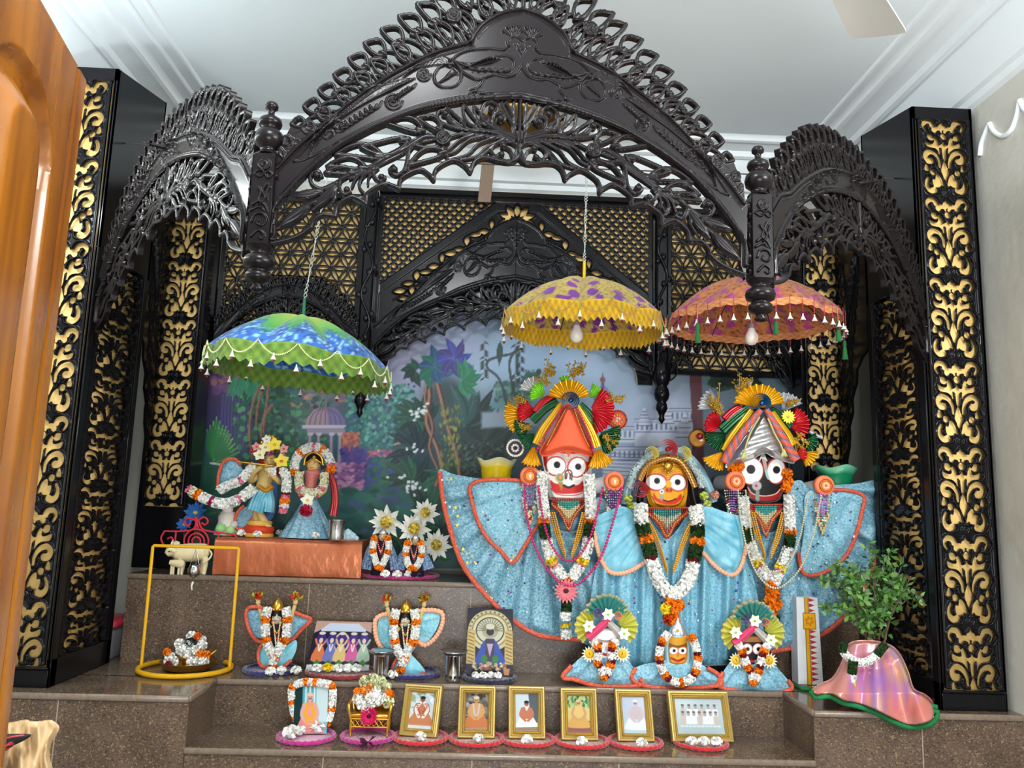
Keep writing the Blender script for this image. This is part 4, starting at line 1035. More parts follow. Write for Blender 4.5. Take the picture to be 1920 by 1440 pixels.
def fan(mb, c, r, a0, a1, n, Y, col, depth=0.02, r0=0.12, edge=None, asp=1.0, lift=0.0):
 """a pleated cloth fan facing us; angles in degrees, 0 = right, 90 = up"""
 th = np.linspace(math.radians(a0), math.radians(a1), n * 6 + 1); rr = np.linspace(r0, 1, 7); s = mpp(Y)
 TH, RR = np.meshgrid(th, rr); w = np.cos(TH * 0 + np.linspace(0, n * 2 * PI, len(th))[None])
 rad = r * RR * (1 + 0.035 * w * RR)
 z = depth * (0.9 * np.sin(RR * PI * 0.55)) + 0.055 * r * s * w * (0.3 + RR) * 2.0 + lift * RR
 P = Wn(c[0] + rad * np.cos(TH), c[1] - rad * np.sin(TH) * asp, Y - z)
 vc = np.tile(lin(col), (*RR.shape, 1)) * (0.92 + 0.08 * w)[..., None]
 if edge is not None: vc[-1:] = lin(edge)
 surf(mb, P, vc=vc); surf(mb, P + np.array((0, 0.006 + depth * 0.3, 0)), vc=vc, flip=True); return mb
def ribbon(mb, pts, w0, w1, Y, col, pl=3, bulge=0.02, cols=None, tw=0, back=True):
 """a gathered strip of cloth along photo points"""
 P = resamp(cr(pts, 8), 40); Tn = np.gradient(P[:, :2], axis=0); Tn /= np.linalg.norm(Tn, axis=1)[:, None]; Nn = np.stack([-Tn[:, 1], Tn[:, 0]], 1)
 v = np.linspace(-1, 1, pl * 6 + 1); w = np.linspace(w0, w1, 40) / 2; Yv = P[:, 2] if P.shape[1] > 2 else np.full(40, Y)
 xy = P[:, None, :2] + Nn[:, None] * (w[:, None] * v[None])[..., None]
 z = bulge * np.sqrt(np.clip(1 - v ** 2, 0, 1))[None] + 0.10 * w[:, None] * mpp(Y) * np.cos(v * PI * pl)[None]
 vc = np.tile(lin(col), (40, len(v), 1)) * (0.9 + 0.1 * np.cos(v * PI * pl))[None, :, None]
 if cols is not None:
  k = ((np.arange(40)[:, None] / 40.0 * tw + v[None] * 0.5) % 1 * len(cols)).astype(int); vc = lin(np.array(cols, float))[k]
 Q = Wn(xy[..., 0], xy[..., 1], Yv[:, None] - z); surf(mb, Q, vc=vc)
 if back: surf(mb, Q * np.array((1, 0, 1)) + np.array((0, 1, 0)) * (Yv[:, None, None] + 0.004), vc=vc, flip=True)
 return mb
def sheet(mb, outline, Y, depth, step_=3, col=None, paint=None, thick=0.008, sm=6):
 """cloth cut to an outline drawn in photo pixels, with folds from depth(x, y, edge distance)"""
 P = cr(outline, sm, True) if sm else np.asarray(outline, float)
 g = Grid(P[:, 0].min() - 6, P[:, 1].min() - 6, P[:, 0].max() + 6, P[:, 1].max() + 6, step_); F = g.shape(); w, d = g.sdf(P, 60); F[w] = d
 relief(mb, F, g, px_map(Y), depth(g.X, g.Y, np.clip(F, 0, 60)), col, paint, thick); return mb
def border(mb, pts, Y, rpx, col, closed=False, sm=6, dfun=None, wob=0.0):
 P = cr(pts, sm, closed); P = resamp(np.concatenate([P, P[:1]]) if closed else P, max(30, int(len(P) * 1.2)))
 z = 0 if dfun is None else dfun(P[:, 0], P[:, 1]); s = mpp(Y)
 W3 = Wn(P[:, 0], P[:, 1], Y - z); r = rpx * s * (1 + wob * np.sin(np.arange(len(P)) * 2.1))
 tube(mb, W3, r, col, 7); return mb
def blossom(mb, c, r, col, mid, n=5, up=(0, -1, 0.3), w=0.42, layers=1, cup=0.2):
 """an open flower of n petals facing along up"""
 up = _u(up); a = _u(np.cross(up, (0.1, 0.2, 1))); b = np.cross(up, a); c = np.asarray(c, float)
 for l in range(layers):
  th = np.arange(n) * 2 * PI / n + l * PI / n; rr = r * (1 - 0.25 * l)
  for t in th:
   d = a * math.cos(t) + b * math.sin(t); q = np.cross(up, d)
   s = np.linspace(0, 1, 5)[:, None]; wd = (np.sin(PI * s ** 0.75) * 0.9 + 0.08) * rr * w; lift = up * rr * cup * (s ** 2) * (1 + 1.5 * l)
   P = np.stack([c + d * rr * s - q * wd + lift + up * rr * 0.08, c + d * rr * s + lift, c + d * rr * s + q * wd + lift + up * rr * 0.08], 1)
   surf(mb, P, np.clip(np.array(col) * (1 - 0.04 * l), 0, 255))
 if mid is not None: ball(mb, c + up * r * 0.08, r * 0.24, mid, 8, (1, 1, 0.8))
 return mb
# ------------------------------------------------------------------ the painted cloth behind the altar
def paint_mural():
 p = Paint(376, 540, 1500, 1066, 2.0); rg = np.random.default_rng(3)
 p.grad([(400, 720, (62, 44, 92)), (420, 800, (48, 44, 96)), (395, 900, (24, 96, 74)), (470, 720, (36, 62, 66)), (520, 760, (44, 70, 66)), (560, 720, (70, 76, 82)), (620, 740, (88, 84, 96)),
   (600, 830, (34, 86, 100)), (540, 860, (30, 92, 92)), (680, 760, (52, 96, 112)), (700, 820, (40, 104, 104)), (660, 900, (60, 70, 128)), (640, 960, (40, 122, 104)), (700, 960, (34, 116, 98)), (760, 990, (24, 84, 74)),
   (770, 690, (172, 172, 206)), (750, 730, (160, 160, 196)), (720, 700, (140, 142, 182)), (860, 660, (160, 172, 208)), (840, 740, (40, 72, 78)), (870, 830, (30, 62, 62)), (780, 860, (34, 66, 84)),
   (900, 700, (156, 184, 214)), (960, 680, (150, 184, 218)), (940, 760, (126, 156, 178)), (940, 830, (60, 84, 96)), (1020, 690, (150, 182, 218)), (1120, 690, (168, 196, 228)), (1170, 780, (178, 200, 232)), (1200, 860, (140, 166, 206)),
   (1270, 800, (196, 208, 236)), (1240, 900, (120, 140, 180)), (1130, 920, (110, 136, 172)), (1350, 720, (130, 156, 176)), (1450, 720, (100, 128, 146)), (1400, 900, (90, 110, 124)), (480, 990, (24, 70, 60)), (1000, 1000, (40, 70, 80)), (1480, 980, (60, 70, 80))], 46)
 # left: caves, foliage
 p.dabs(400, 690, 470, 740, 40, 7, [(150, 92, 96), (110, 70, 120), (90, 60, 110)], 0.5); p.dabs(548, 700, 690, 760, 60, 8, [(176, 112, 92), (128, 92, 110), (90, 96, 120)], 0.55, 2)
 for k in range(9): p.stroke([(418 + k * 6, 740), (416 + k * 6, 790), (420 + k * 5, 850)], 1.3, (78, 72, 150), a=0.5)
 p.dabs(440, 740, 620, 900, 420, 5, [(22, 74, 58), (30, 96, 66), (48, 120, 80), (20, 56, 60), (66, 140, 92)], 0.6)
 p.dabs(460, 690, 560, 760, 150, 6, [(20, 70, 50), (36, 100, 70), (24, 84, 84)], 0.7, 1.8)
 for x0, y0 in ((440, 706), (456, 702), (478, 712)):
  for k in range(4): p.leaf((x0, y0), (x0 - 14 + k * 10, y0 + 36 + k % 2 * 8), 13, (36, 116 + k * 8, 92), (80, 170, 120))
 for pts in (((492, 716), (478, 746), (470, 780), (468, 820), (474, 860)), ((496, 722), (484, 760), (480, 800)), ((504, 716), (500, 760), (490, 806), (492, 840)), ((510, 760), (498, 780), (494, 810))): p.stroke(pts, 3, (150, 106, 84), 2); p.stroke([(a + 1.6, b) for a, b in pts], 0.9, (92, 60, 56))
 for k in range(9): p.leaf((400, 864), (396 + k * 6 - 8, 782 + abs(k - 3) * 8), 20, (30 + k * 3, 112 + k * 5, 66), (150, 200, 110))
 for k in range(7): p.leaf((404, 868), (424 + k * 4, 800 + k * 8), 18, (44, 124, 70), (160, 206, 110))
 for k in range(8): p.stroke([(390, 880 + k * 12), (430, 874 + k * 12), (470, 884 + k * 12)], 2.2, (20, 90 + k * 5, 66), a=0.7)
 p.stroke([(394, 868), (430, 874)], 1.6, (220, 230, 220))
 # pavilion
 st = (168, 150, 176); sd = (110, 96, 130)
 p.poly([(572, 797), (574, 786), (590, 767), (610, 762), (632, 767), (646, 786), (648, 797)], (150, 124, 142)); p.poly([(612, 762), (632, 767), (646, 786), (648, 797), (616, 797)], (112, 104, 160), a=0.7)
 for k in range(7): p.stroke([(580 + k * 10, 797), (586 + k * 8, 778), (608 + (k - 3) * 1.5, 763)], 1.0, (96, 76, 100))
 p.stroke([(611, 764), (611, 742)], 2.4, (120, 96, 120), 0.8); p.poly([(568, 797), (652, 797), (655, 804), (566, 804)], (186, 172, 190)); p.poly([(574, 804), (648, 804), (646, 814), (577, 814)], (142, 128, 156))
 for x in (582, 598, 622, 638): p.poly([(x - 3.5, 812), (x + 3.5, 812), (x + 3, 882), (x - 5, 882)], st); p.stroke([(x + 2, 815), (x + 1, 880)], 1.0, sd); p.poly([(x - 6, 811), (x + 6, 811), (x + 4, 817), (x - 4, 817)], (188, 172, 192))
 p.poly([(570, 880), (652, 880), (660, 890), (566, 890)], (120, 110, 150), a=0.8)
 # middle: blossom bushes, pond
 p.dabs(650, 720, 780, 840, 700, 4, [(46, 128, 120), (30, 98, 104), (70, 150, 130), (40, 84, 120), (104, 170, 160)], 0.6)
 p.dabs(642, 812, 672, 852, 120, 4, [(206, 116, 72), (180, 92, 70), (150, 80, 110)], 0.75); p.dabs(640, 840, 690, 880, 140, 4, [(88, 60, 140), (60, 56, 150)], 0.7)
 p.dabs(620, 870, 680, 930, 260, 3.2, [(150, 82, 150), (190, 120, 170), (100, 60, 130), (206, 150, 180)], 0.6, 2.2); p.dabs(690, 845, 760, 870, 150, 3.2, [(222, 130, 140), (180, 80, 110), (110, 80, 150)], 0.7)
 p.dabs(690, 860, 780, 930, 300, 5, [(40, 110, 60), (36, 84, 130), (30, 100, 110), (60, 70, 150)], 0.55); p.dabs(740, 830, 770, 870, 60, 4, [(240, 150, 160), (214, 110, 130)], 0.7)
 # right of middle: twisted trunks and frangipani leaves
 def frond(cx, cy, L, n, w, cols, a0, a1, bend=0.1):
  for k in range(n):
   a = math.radians(a0 + (a1 - a0) * (k + 0.5) / n + rg.normal(0, 4)); q = L * rg.uniform(0.75, 1.05); c = cols[rg.integers(len(cols))]
   p.leaf((cx, cy), (cx + q * math.cos(a), cy - q * math.sin(a)), w, c, tuple(min(255, v + 40) for v in c), bend)
 dg = [(20, 62, 50), (26, 80, 60), (34, 98, 72), (18, 50, 52)]
 frond(785, 790, 62, 13, 20, dg, 20, 330); frond(780, 850, 70, 12, 16, [(20, 58, 66), (30, 84, 84), (16, 44, 56)], 60, 300); frond(770, 905, 66, 13, 18, dg, 0, 350); frond(790, 960, 70, 11, 18, dg, 20, 200)
 frond(870, 800, 90, 13, 20, [(24, 62, 62), (18, 44, 46), (36, 86, 84), (44, 92, 90)], -30, 120, 0.06); frond(905, 830, 80, 9, 22, [(20, 44, 44), (30, 60, 58)], -60, 90); frond(850, 900, 60, 10, 16, dg, 0, 360)
 p.dabs(860, 830, 960, 900, 500, 2.4, [(26, 44, 40), (60, 84, 74), (20, 34, 34), (90, 110, 96)], 0.6)
 for pts, w in ((((796, 690), (806, 740), (800, 790), (820, 840), (828, 880), (818, 910)), 6), (((812, 690), (826, 740), (840, 800), (856, 850), (862, 890)), 6), (((804, 700), (798, 750), (812, 800), (806, 840), (822, 880)), 3.4)):
  p.stroke(pts, w, (112, 76, 66), w * 0.7); p.stroke([(a - 1.5, b) for a, b in pts], w * 0.35, (170, 124, 100)); p.stroke([(a + w * 0.6, b) for a, b in pts], w * 0.25, (64, 42, 44))
 p.dabs(826, 760, 862, 880, 90, 5, [(150, 150, 70), (110, 120, 60), (86, 110, 56)], 0.7, 0.5)
 frond(815, 690, 44, 9, 20, [(26, 110, 92), (34, 130, 100), (30, 84, 130)], 0, 360); frond(850, 672, 44, 8, 17, [(40, 56, 150), (58, 66, 170), (60, 50, 130)], 0, 360); frond(866, 712, 40, 8, 16, [(26, 120, 84), (40, 140, 96)], -80, 120); frond(780, 696, 30, 6, 14, dg, 90, 300)
 for cx_, cy_, n in ((785, 775, 16), (772, 912, 18), (780, 840, 6), (800, 760, 3), (745, 890, 4)):
  for k in range(n): p.ell(cx_ + rg.normal(0, 9), cy_ + rg.normal(0, 7), 3.4, 2.2, (232, 238, 244), rot=rg.uniform(0, 3))
 # lake, palms and the hanging vines
 p.poly([(920, 752), (1010, 750), (1010, 764), (920, 768)], (96, 150, 160), a=0.25); p.dabs(930, 716, 1000, 752, 200, 4, [(64, 112, 112), (90, 140, 130), (50, 96, 104)], 0.6); p.dabs(980, 694, 1012, 726, 60, 4, [(52, 98, 92)], 0.7)
 for pts in (((938, 668), (916, 676), (914, 690), (934, 708), (946, 740), (952, 790), (944, 820)), ((972, 650), (956, 676), (958, 710), (966, 744)), ((938, 668), (964, 662), (980, 650))): p.stroke(pts, 2.6, (54, 66, 74), 2)
 for x, y0, y1 in ((908, 640, 712), (966, 646, 740), (976, 640, 720)):
  for y in range(y0, y1, 4): p.leaf((x, y), (x + rg.choice([-8, 8]), y + 6), 4, (36, 56, 56))
 p.leaf((938, 640), (936, 686), 12, (34, 70, 66)); p.poly([(900, 770), (1000, 766), (1010, 800), (900, 806)], (150, 170, 190), a=0.16)
 # the white temple with its tiers and stairs
 wt = (206, 218, 240); ws = (96, 116, 160)
 p.poly([(1112, 780), (1114, 744), (1120, 726), (1138, 726), (1148, 744), (1150, 780)], (130, 148, 196)); p.stroke([(1130, 726), (1130, 700)], 4, (96, 100, 150), 1.2); p.ell(1130, 712, 5, 6, (150, 90, 90))
 for k in range(6): p.stroke([(1114, 748 + k * 6), (1150, 748 + k * 6)], 0.9, (70, 86, 140))
 for x0, x1, y0, y1 in ((1140, 1230, 800, 830), (1190, 1290, 786, 840), (1130, 1310, 838, 900), (1256, 1306, 766, 800)):
  p.poly([(x0, y1), (x0, y0), (x1, y0), (x1, y1)], wt, a=0.8)
  for k in range(int((x1 - x0) / 9)): p.poly([(x0 + 3 + k * 9, y0 + 8), (x0 + 7 + k * 9, y0 + 8), (x0 + 7 + k * 9, y0 + 20), (x0 + 3 + k * 9, y0 + 20)], ws, a=0.8)
  for y in (y0, y0 + 5, y0 + 24): p.stroke([(x0, y), (x1, y)], 0.9, ws)
 for k in range(18): p.stroke([(1120, 848 + k * 6 + k * k * 0.1), (1200, 852 + k * 6 + k * k * 0.12), (1320, 846 + k * 6.4 + k * k * 0.1)], 1.1, ws, a=0.75)
 for x, y, h in ((1250, 770, 40), (1284, 790, 50), (1150, 800, 30), (1208, 776, 36)):
  for k in range(5): q = h * 0.34 * (1 - k / 5.5); p.poly([(x - q, y + h * (0.6 - k * 0.18)), (x + q, y + h * (0.6 - k * 0.18)), (x + q * 0.8, y + h * (0.42 - k * 0.18)), (x - q * 0.8, y + h * (0.42 - k * 0.18))], (214, 222, 242)); p.stroke([(x - q, y + h * (0.6 - k * 0.18)), (x + q, y + h * (0.6 - k * 0.18))], 0.8, ws)
 # maroon drape and the second, paler picture at the right
 p.poly([(1292, 700), (1316, 640), (1320, 760), (1326, 900), (1270, 1060), (1300, 820)], (112, 62, 70), a=0.9); p.stroke([(1316, 650), (1318, 740)], 1.5, (170, 120, 120), a=0.6)
 p.poly([(1314, 660), (1482, 660), (1480, 1060), (1326, 1060)], (120, 148, 168), a=0.55)
 p.dabs(1336, 672, 1420, 730, 150, 6, [(28, 60, 50), (44, 84, 64), (20, 44, 44)], 0.8, 1.6); p.stroke([(1420, 660), (1412, 700), (1420, 740)], 1.6, (60, 70, 60)); p.dabs(1330, 900, 1480, 1050, 120, 9, [(60, 84, 92), (84, 104, 110)], 0.4)
 # low growth along the foot of the picture
 for k in range(46):
  x = rg.uniform(386, 960); frond(x, rg.uniform(985, 1060), rg.uniform(24, 50), 6, 9, [(14, 62, 50), (20, 78, 60), (26, 90, 84), (16, 50, 60)], 20, 160)
 p.dabs(600, 920, 760, 1000, 160, 9, [(44, 124, 106), (36, 108, 96), (28, 92, 84), (60, 90, 130)], 0.25, 2)
 gray = p.C.mean(-1, keepdims=True); p.C = (p.C * 0.9 + gray * 0.1) * 0.92
 return p
mp = paint_mural(); mb = MB()
mp.mesh(mb, lambda x, y: Wn(x, y, 4.07 + 0.006 * np.sin(x / 23.0) + 0.008 * np.sin(x / 61.0 + y / 300)))
tag(O('painted_backdrop', mb, mat('printed cloth', vcol=True, rough=0.55)), 'large painted cloth of a jungle garden and white temple hung behind the figures', 'backdrop cloth')['kind'] = 'thing'
# ------------------------------------------------------------------ the hanging umbrellas
def umbrella(label, c, apex, R, ntilt, ztilt, ribs, colf, frill, fcol, tass, handle, ceil_pt, chain_label, bulb=None, fh=0.075, teeth=3, tip=(225, 215, 190), seed=0):
 cx, cy, zr = c; rg = np.random.default_rng(seed)
 t = T('ceremonial_umbrella', label, 'umbrella', (cx, cy, zr - fh), None)
 def pos(r, th, dz=0):
  x = R * r * np.cos(th); y = R * r * np.sin(th)
  return np.stack([cx + x, cy + y, zr + dz + x * ntilt + y * ztilt], -1)
 nr, nt = 40, ribs * 24; th = np.linspace(0, 2 * PI, nt, endpoint=False) + 0.2; rr = np.linspace(0.005, 1, nr)
 RR, TH = np.meshgrid(rr, th, indexing='ij'); ph = np.abs(np.cos((TH - 0.2) * ribs / 2))          # 1 on a rib
 rad = RR * (1 - 0.05 * RR * (1 - ph)); dz = (apex - zr) * (1 - RR ** 2.1) - 0.022 * (1 - ph) * np.sin(RR * PI) - 0.014 * (1 - ph) * RR
 P = pos(rad, TH, dz); vc = lin(np.clip(colf(RR, TH, P, rg), 0, 255))
 mb = MB(); surf(mb, P, vc=vc, wv=True, flip=True); O('canopy', mb, m_cloth, t)
 # lace frill
 nz = 9; zz = np.linspace(0, 1, nz); th2 = np.linspace(0, 2 * PI, ribs * 60, endpoint=False) + 0.2; ZZ, T2 = np.meshgrid(zz, th2, indexing='ij')
 ph2 = np.abs(np.cos((T2 - 0.2) * ribs / 2)); e = 1 - 0.05 * (1 - ph2); saw = np.abs(((T2 * ribs * teeth / (2 * PI) * 2) % 1) - 0.5) * 2
 P2 = pos(e + 0.03 * ZZ, T2, -0.014 * (1 - ph2) - fh * ZZ * (0.80 + 0.20 * saw)); f0 = lin(frill); f1 = lin(fcol)
 k = (0.5 + 0.5 * np.sin(T2 * ribs * teeth * 2) * np.sin(ZZ * 9.0))[..., None]; k = np.where(ZZ[..., None] < 0.12, 0.1, k)
 mb = MB(); surf(mb, P2, vc=f0 * (1 - k) + f1 * k, wv=True); O('lace_frill', mb, m_cloth, t)
 # ribs under the canopy and the handle
 mb = MB()
 for q in range(ribs):
  a = 0.2 + q * 2 * PI / ribs; s = np.linspace(0.04, 1, 10); tube(mb, pos(s, np.full(10, a), (apex - zr) * (1 - s ** 2.1) - 0.004), 0.0025, (70, 66, 60), 5)
 O('ribs', mb, m_paint, t)
 mb = MB(); lathe(mb, [(0.006, 0), (0.007, 0.03), (0.0065, 0.07), (0.006, 0.085)], (cx, cy, apex - 0.01), handle, 10); tube(mb, [(cx, cy, apex - 0.004), (cx, cy, zr - 0.02)], 0.005, handle, 8); O('handle', mb, m_paint, t)
 # beaded swags and bell drops
 if tass[1]:
  mb = MB(); ns = ribs * 2
  for q in range(ns):
   a = 0.2 + q * 2 * PI / ns; s = np.linspace(0, 1, 12); pt = pos(np.full(12, 1.035), a + s * 2 * PI / ns, -0.004 - 0.05 * (1 - (2 * s - 1) ** 2)); balls(mb, resamp(pt, 30), 0.0032, tass[1], 5)
  O('bead_swag', mb, m_bead, t)
 src = None; nd = tass[0]
 for q in range(nd):
  a = 0.2 + q * 2 * PI / nd; long = 0.052 if q % 2 else 0.02; p = pos(1.04, a, -0.006 - (long if tass[1] else 0.0))
  if src is None:
   mb = MB(); L = tass[2]; z0 = p[2]
   balls(mb, [(p[0], p[1], z0 - i * 0.0065) for i in range(int(L / 0.0065))], 0.0028, tip if q % 3 else tass[4], 5)
   lathe(mb, [(0.002, z0 - L), (0.003, z0 - L - 0.008), (0.007, z0 - L - 0.018), (0.0115, z0 - L - 0.026), (0.001, z0 - L - 0.024)], (p[0], p[1], 0), (240, 236, 220), 8)
   ball(mb, (p[0], p[1], z0 - L - 0.031), 0.0055, tass[3], 7); src = O('tassel', mb, m_bead, t); p0 = p
  else:
   cpy = src.copy(); COL.objects.link(cpy); cpy.location = src.location + Vector(p - p0); WL[cpy.name] = Vector((0, 0, 0))
 if bulb is not None:
  mb = MB(); b = np.array(bulb); lathe(mb, [(0.001, -0.034), (0.014, -0.031), (0.024, -0.02), (0.027, -0.006), (0.025, 0.008), (0.016, 0.026), (0.0125, 0.036)], b, n=16); bo = O('light_bulb', mb, mat('frosted bulb', (240, 232, 222), 0.35, sub=0.3), t)
  mb = MB(); lathe(mb, [(0.0125, 0.036), (0.013, 0.05), (0.010, 0.058)], b, (150, 146, 140), 12); tube(mb, [b + (0, 0, 0.055), (cx, cy, apex - 0.03)], 0.003, (200, 190, 170), 6); O('bulb_socket', mb, m_paint, t)
 # wire up to the ceiling
 mb = MB(); a = np.array((cx, cy, apex + 0.066)); b = np.array(ceil_pt); n = 160; s = np.linspace(0, 1, n)[:, None]; ln = a * (1 - s) + b * s
 for o in (0, PI):
  w = s[:, 0] * 95 + o; tube(mb, ln + 0.0035 * np.stack([np.cos(w), np.sin(w), w * 0], 1) * (1 + 0.8 * np.sin(s * 30)), 0.0018, (188, 194, 186), 5)
 tag(O('hanging_wire', mb, m_paint), chain_label, 'wire')
 return t
def col_green(r, th, P, rg):
 n = rg.random(r.shape); k = np.clip((r - 0.55 - 0.09 * np.sin(th * 16) - 0.08 * n) / 0.2, 0, 1)[..., None]; y = np.clip(1 - r / 0.66, 0, 1)[..., None] ** 0.8
 top = np.array((70, 156, 62)) * (1 - y) + np.array((206, 206, 84)) * y; blue = np.where((n > 0.82)[..., None], (150, 200, 235), np.where((n < 0.25)[..., None], (22, 60, 130), (34, 104, 190)))
 return top * (1 - k) + blue * k
def col_flowers(base, alt, spots, leaf):
 def f(r, th, P, rg):
  n = rg.random(r.shape); c = np.where((n > 0.55)[..., None], base, alt).astype(float)
  c = np.where((np.abs(np.sin(th * 30 + r * 40)) * np.abs(np.sin(r * 46 - th * 9)) > 0.86)[..., None], leaf, c)
  for rr, m, o, sz in ((0.86, 20, 0.0, 0.075), (0.66, 14, 0.3, 0.065), (0.48, 10, 0.1, 0.06), (0.33, 7, 0.4, 0.05), (0.97, 22, 0.15, 0.05)):
   for q in range(m):
    a = o + q * 2 * PI / m + rg.normal(0, 0.05); d = np.hypot(r * np.cos(th) - rr * math.cos(a), r * np.sin(th) - rr * math.sin(a))
    c = np.where((d < sz * rg.uniform(0.75, 1.1))[..., None], np.array(spots) * (0.85 + 0.3 * n[..., None]), c)
  return c
 return f
u1 = W(563, 672, 3.15); a1 = W(574, 594, 3.15)
umbrella('blue and green umbrella with lime lace, hanging over the flute-playing pair', (u1.x, 3.15, u1.z), a1.z, 0.348, -0.075, 0.0, 8, col_green, (116, 150, 42), (70, 104, 26), (28, (226, 224, 170), 0.022, (120, 30, 30), (90, 190, 90)), (40, 110, 80),
   (u1.x + 0.055, 3.2, W(1090, 316, 3.2).z), 'twisted wire above the blue and green umbrella', seed=1, fh=0.085)
u2 = W(1094, 592, 3.2); a2 = W(1086, 522, 3.2)
umbrella('yellow umbrella with purple flowers over the white-faced figure', (u2.x, 3.2, u2.z), a2.z, 0.322, -0.02, 0.03, 8, col_flowers((206, 178, 92), (186, 156, 70), (120, 36, 150), (120, 116, 50)), (236, 190, 20), (180, 130, 14), (26, (206, 160, 96), 0.026, (130, 20, 50), (120, 180, 90)), (236, 180, 20),
   (u2.x + 0.004, 3.2, W(1090, 316, 3.2).z), 'twisted wire above the yellow umbrella', bulb=W(1081, 627, 3.1), seed=2, fh=0.085, teeth=5)
u3 = W(1410, 596, 3.25); a3 = W(1414, 520, 3.25)
u3t = umbrella('orange umbrella with pink flowers over the black-faced figure', (u3.x, 3.25, u3.z), a3.z, 0.35, 0.01, 0.0, 8, col_flowers((206, 128, 70), (186, 104, 56), (176, 60, 130), (70, 40, 30)), (226, 156, 96), (190, 110, 60), (44, None, 0.06, (110, 20, 40), (190, 60, 70)), (200, 120, 60),
   (u3.x, 3.2, W(1090, 316, 3.2).z + 0.008), 'twisted wire above the orange umbrella', bulb=W(1409, 632, 3.15), seed=4, fh=0.032, teeth=3)
for x, y in ((1308, 628), (1455, 612), (1572, 625), (1584, 660)):
 mb = MB(); p = W(x, y, 3.0 if y < 650 else 3.2); lathe(mb, [(0.002, 0.05), (0.006, 0.045), (0.008, 0.03), (0.006, 0.026), (0.012, -0.03), (0.001, -0.032)], p, (22, 110, 50), 10); tube(mb, [p + Vector((0, 0, 0.045)), p + Vector((0, 0, 0.10))], 0.0015, (200, 170, 60), 5)
 O('green_tassel', mb, m_cloth, u3t)
# the taut wire the umbrellas hang from, and odds and ends behind the arch
zw = W(1090, 316, 3.2).z
mb = MB(); s_ = np.linspace(0, 1, 30); tube(mb, np.stack([-1.515 + s_ * 3.23, 3.2 + 0 * s_, zw + 0.02 - 0.02 * np.sin(s_ * PI)], 1), 0.003, (70, 64, 58), 6)
tag(O('support_wire', mb, m_paint), 'thin dark wire stretched between the two front pillars behind the peacock arch', 'wire')
mb = MB(); p0, p1 = W(916, 300, 3.86), W(908, 378, 3.93); sP = np.linspace(0, 1, 12)
surf(mb, np.array([[np.array(p0) * (1 - q) + np.array(p1) * q + np.array((dx, -0.004 * math.sin(q * 5), 0)) for dx in (-0.033, 0.033)] for q in sP]), (128, 108, 92))
surf(mb, np.array([[np.array(p0) * (1 - q) + np.array(p1) * q + np.array((dx, 0.003 - 0.004 * math.sin(q * 5), 0)) for dx in (-0.033, 0.033)] for q in sP]), (128, 108, 92), flip=True)
tag(O('brown_tape', mb, m_paint), 'strip of brown tape hanging from the back cornice behind the peacock arch', 'tape')
mb = MB(); c_ = W(980, 226, 3.6); lathe(mb, [(0.001, 0.05), (0.06, 0.048), (0.12, 0.03), (0.19, 0.0), (0.20, -0.02), (0.185, -0.03), (0.13, -0.05), (0.05, -0.056), (0.001, -0.056)], c_, (226, 176, 70), 40); tube(mb, [c_ + Vector((0, 0, 0.04)), (c_.x, c_.y, ZC)], 0.004, (120, 110, 90), 6)
tag(O('ceiling_bell', mb, m_gilt), 'golden dish-shaped ornament hung from the ceiling behind the centre of the peacock arch', 'ornament')
# ------------------------------------------------------------------ the three great figures
YF = 3.50
BLUE = (56, 130, 156); RED = (196, 58, 44); PEACH = (244, 176, 140)
m_glit = mat('glitter cloth', vcol=True, rough=0.5, noise=0.48, nscale=130, ncol=(206, 234, 242), spec=0.6)
m_sheer = mat('pale blue satin', vcol=True, rough=0.42, noise=0.5, nscale=26, ncol=(166, 218, 232), spec=0.5)
m_fuzz = mat('red fur trim', vcol=True, rough=0.9, noise=0.5, nscale=160, ncol=(236, 150, 110))
m_foil = mat('silver foil cloth', (206, 208, 212), 0.3, metal=0.75, bump=0.25, bscale=70)
m_sprig = mat('gold tinsel', (196, 160, 60), 0.4, metal=0.7)
def part(t, name, m, fn, **k):
 mb = MB(); fn(mb); return O(name, mb, m, t, **k)
def radial(cx, cy, n, amp, ph=0.0, base=0.0):
 def f(x, y, d):
  a = np.arctan2(y - cy, x - cx); r = np.hypot(x - cx, y - cy)
  return (base + amp * np.sin(a * n + ph + 0.5 * np.sin(a * 3 * n)) * np.clip(r / 160, 0, 1.2) + 0.004 * np.sin(x / 9.0 + y / 13.0)) * np.clip(d / 14, 0, 1) - 0.004
 return f
def vertical(n, amp, ph=0.0, base=0.0):
 return lambda x, y, d: (base + amp * np.sin(x / n + ph + 1.2 * np.sin(x / n / 2.7) + y / 300.0) * np.clip((y - 960) / 120, 0.1, 1) + 0.003 * np.sin(y / 17.0 + x / 8)) * np.clip(d / 12, 0, 1) - 0.004
def sequins(t, n, box_, Y, seed, cols, outline):
 rg = np.random.default_rng(seed); P = cr(outline, 6, True); g = Grid(box_[0], box_[1], box_[2], box_[3], 4)
 def fn(mb):
  ins = g.inside(P, (slice(None), slice(None))); k = 0
  while k < n:
   x, y = rg.uniform(box_[0], box_[2]), rg.uniform(box_[1], box_[3])
   if not ins[min(g.sh[0] - 1, int((y - box_[1]) / 4)), min(g.sh[1] - 1, int((x - box_[0]) / 4))]: continue
   ball(mb, Wn(x, y, Y), 0.0048 * rg.uniform(0.6, 1.2), cols[rg.integers(len(cols))], 6, (1, 0.5, 1)); k += 1
 return part(t, 'sequins', m_bead, fn, kind='stuff')
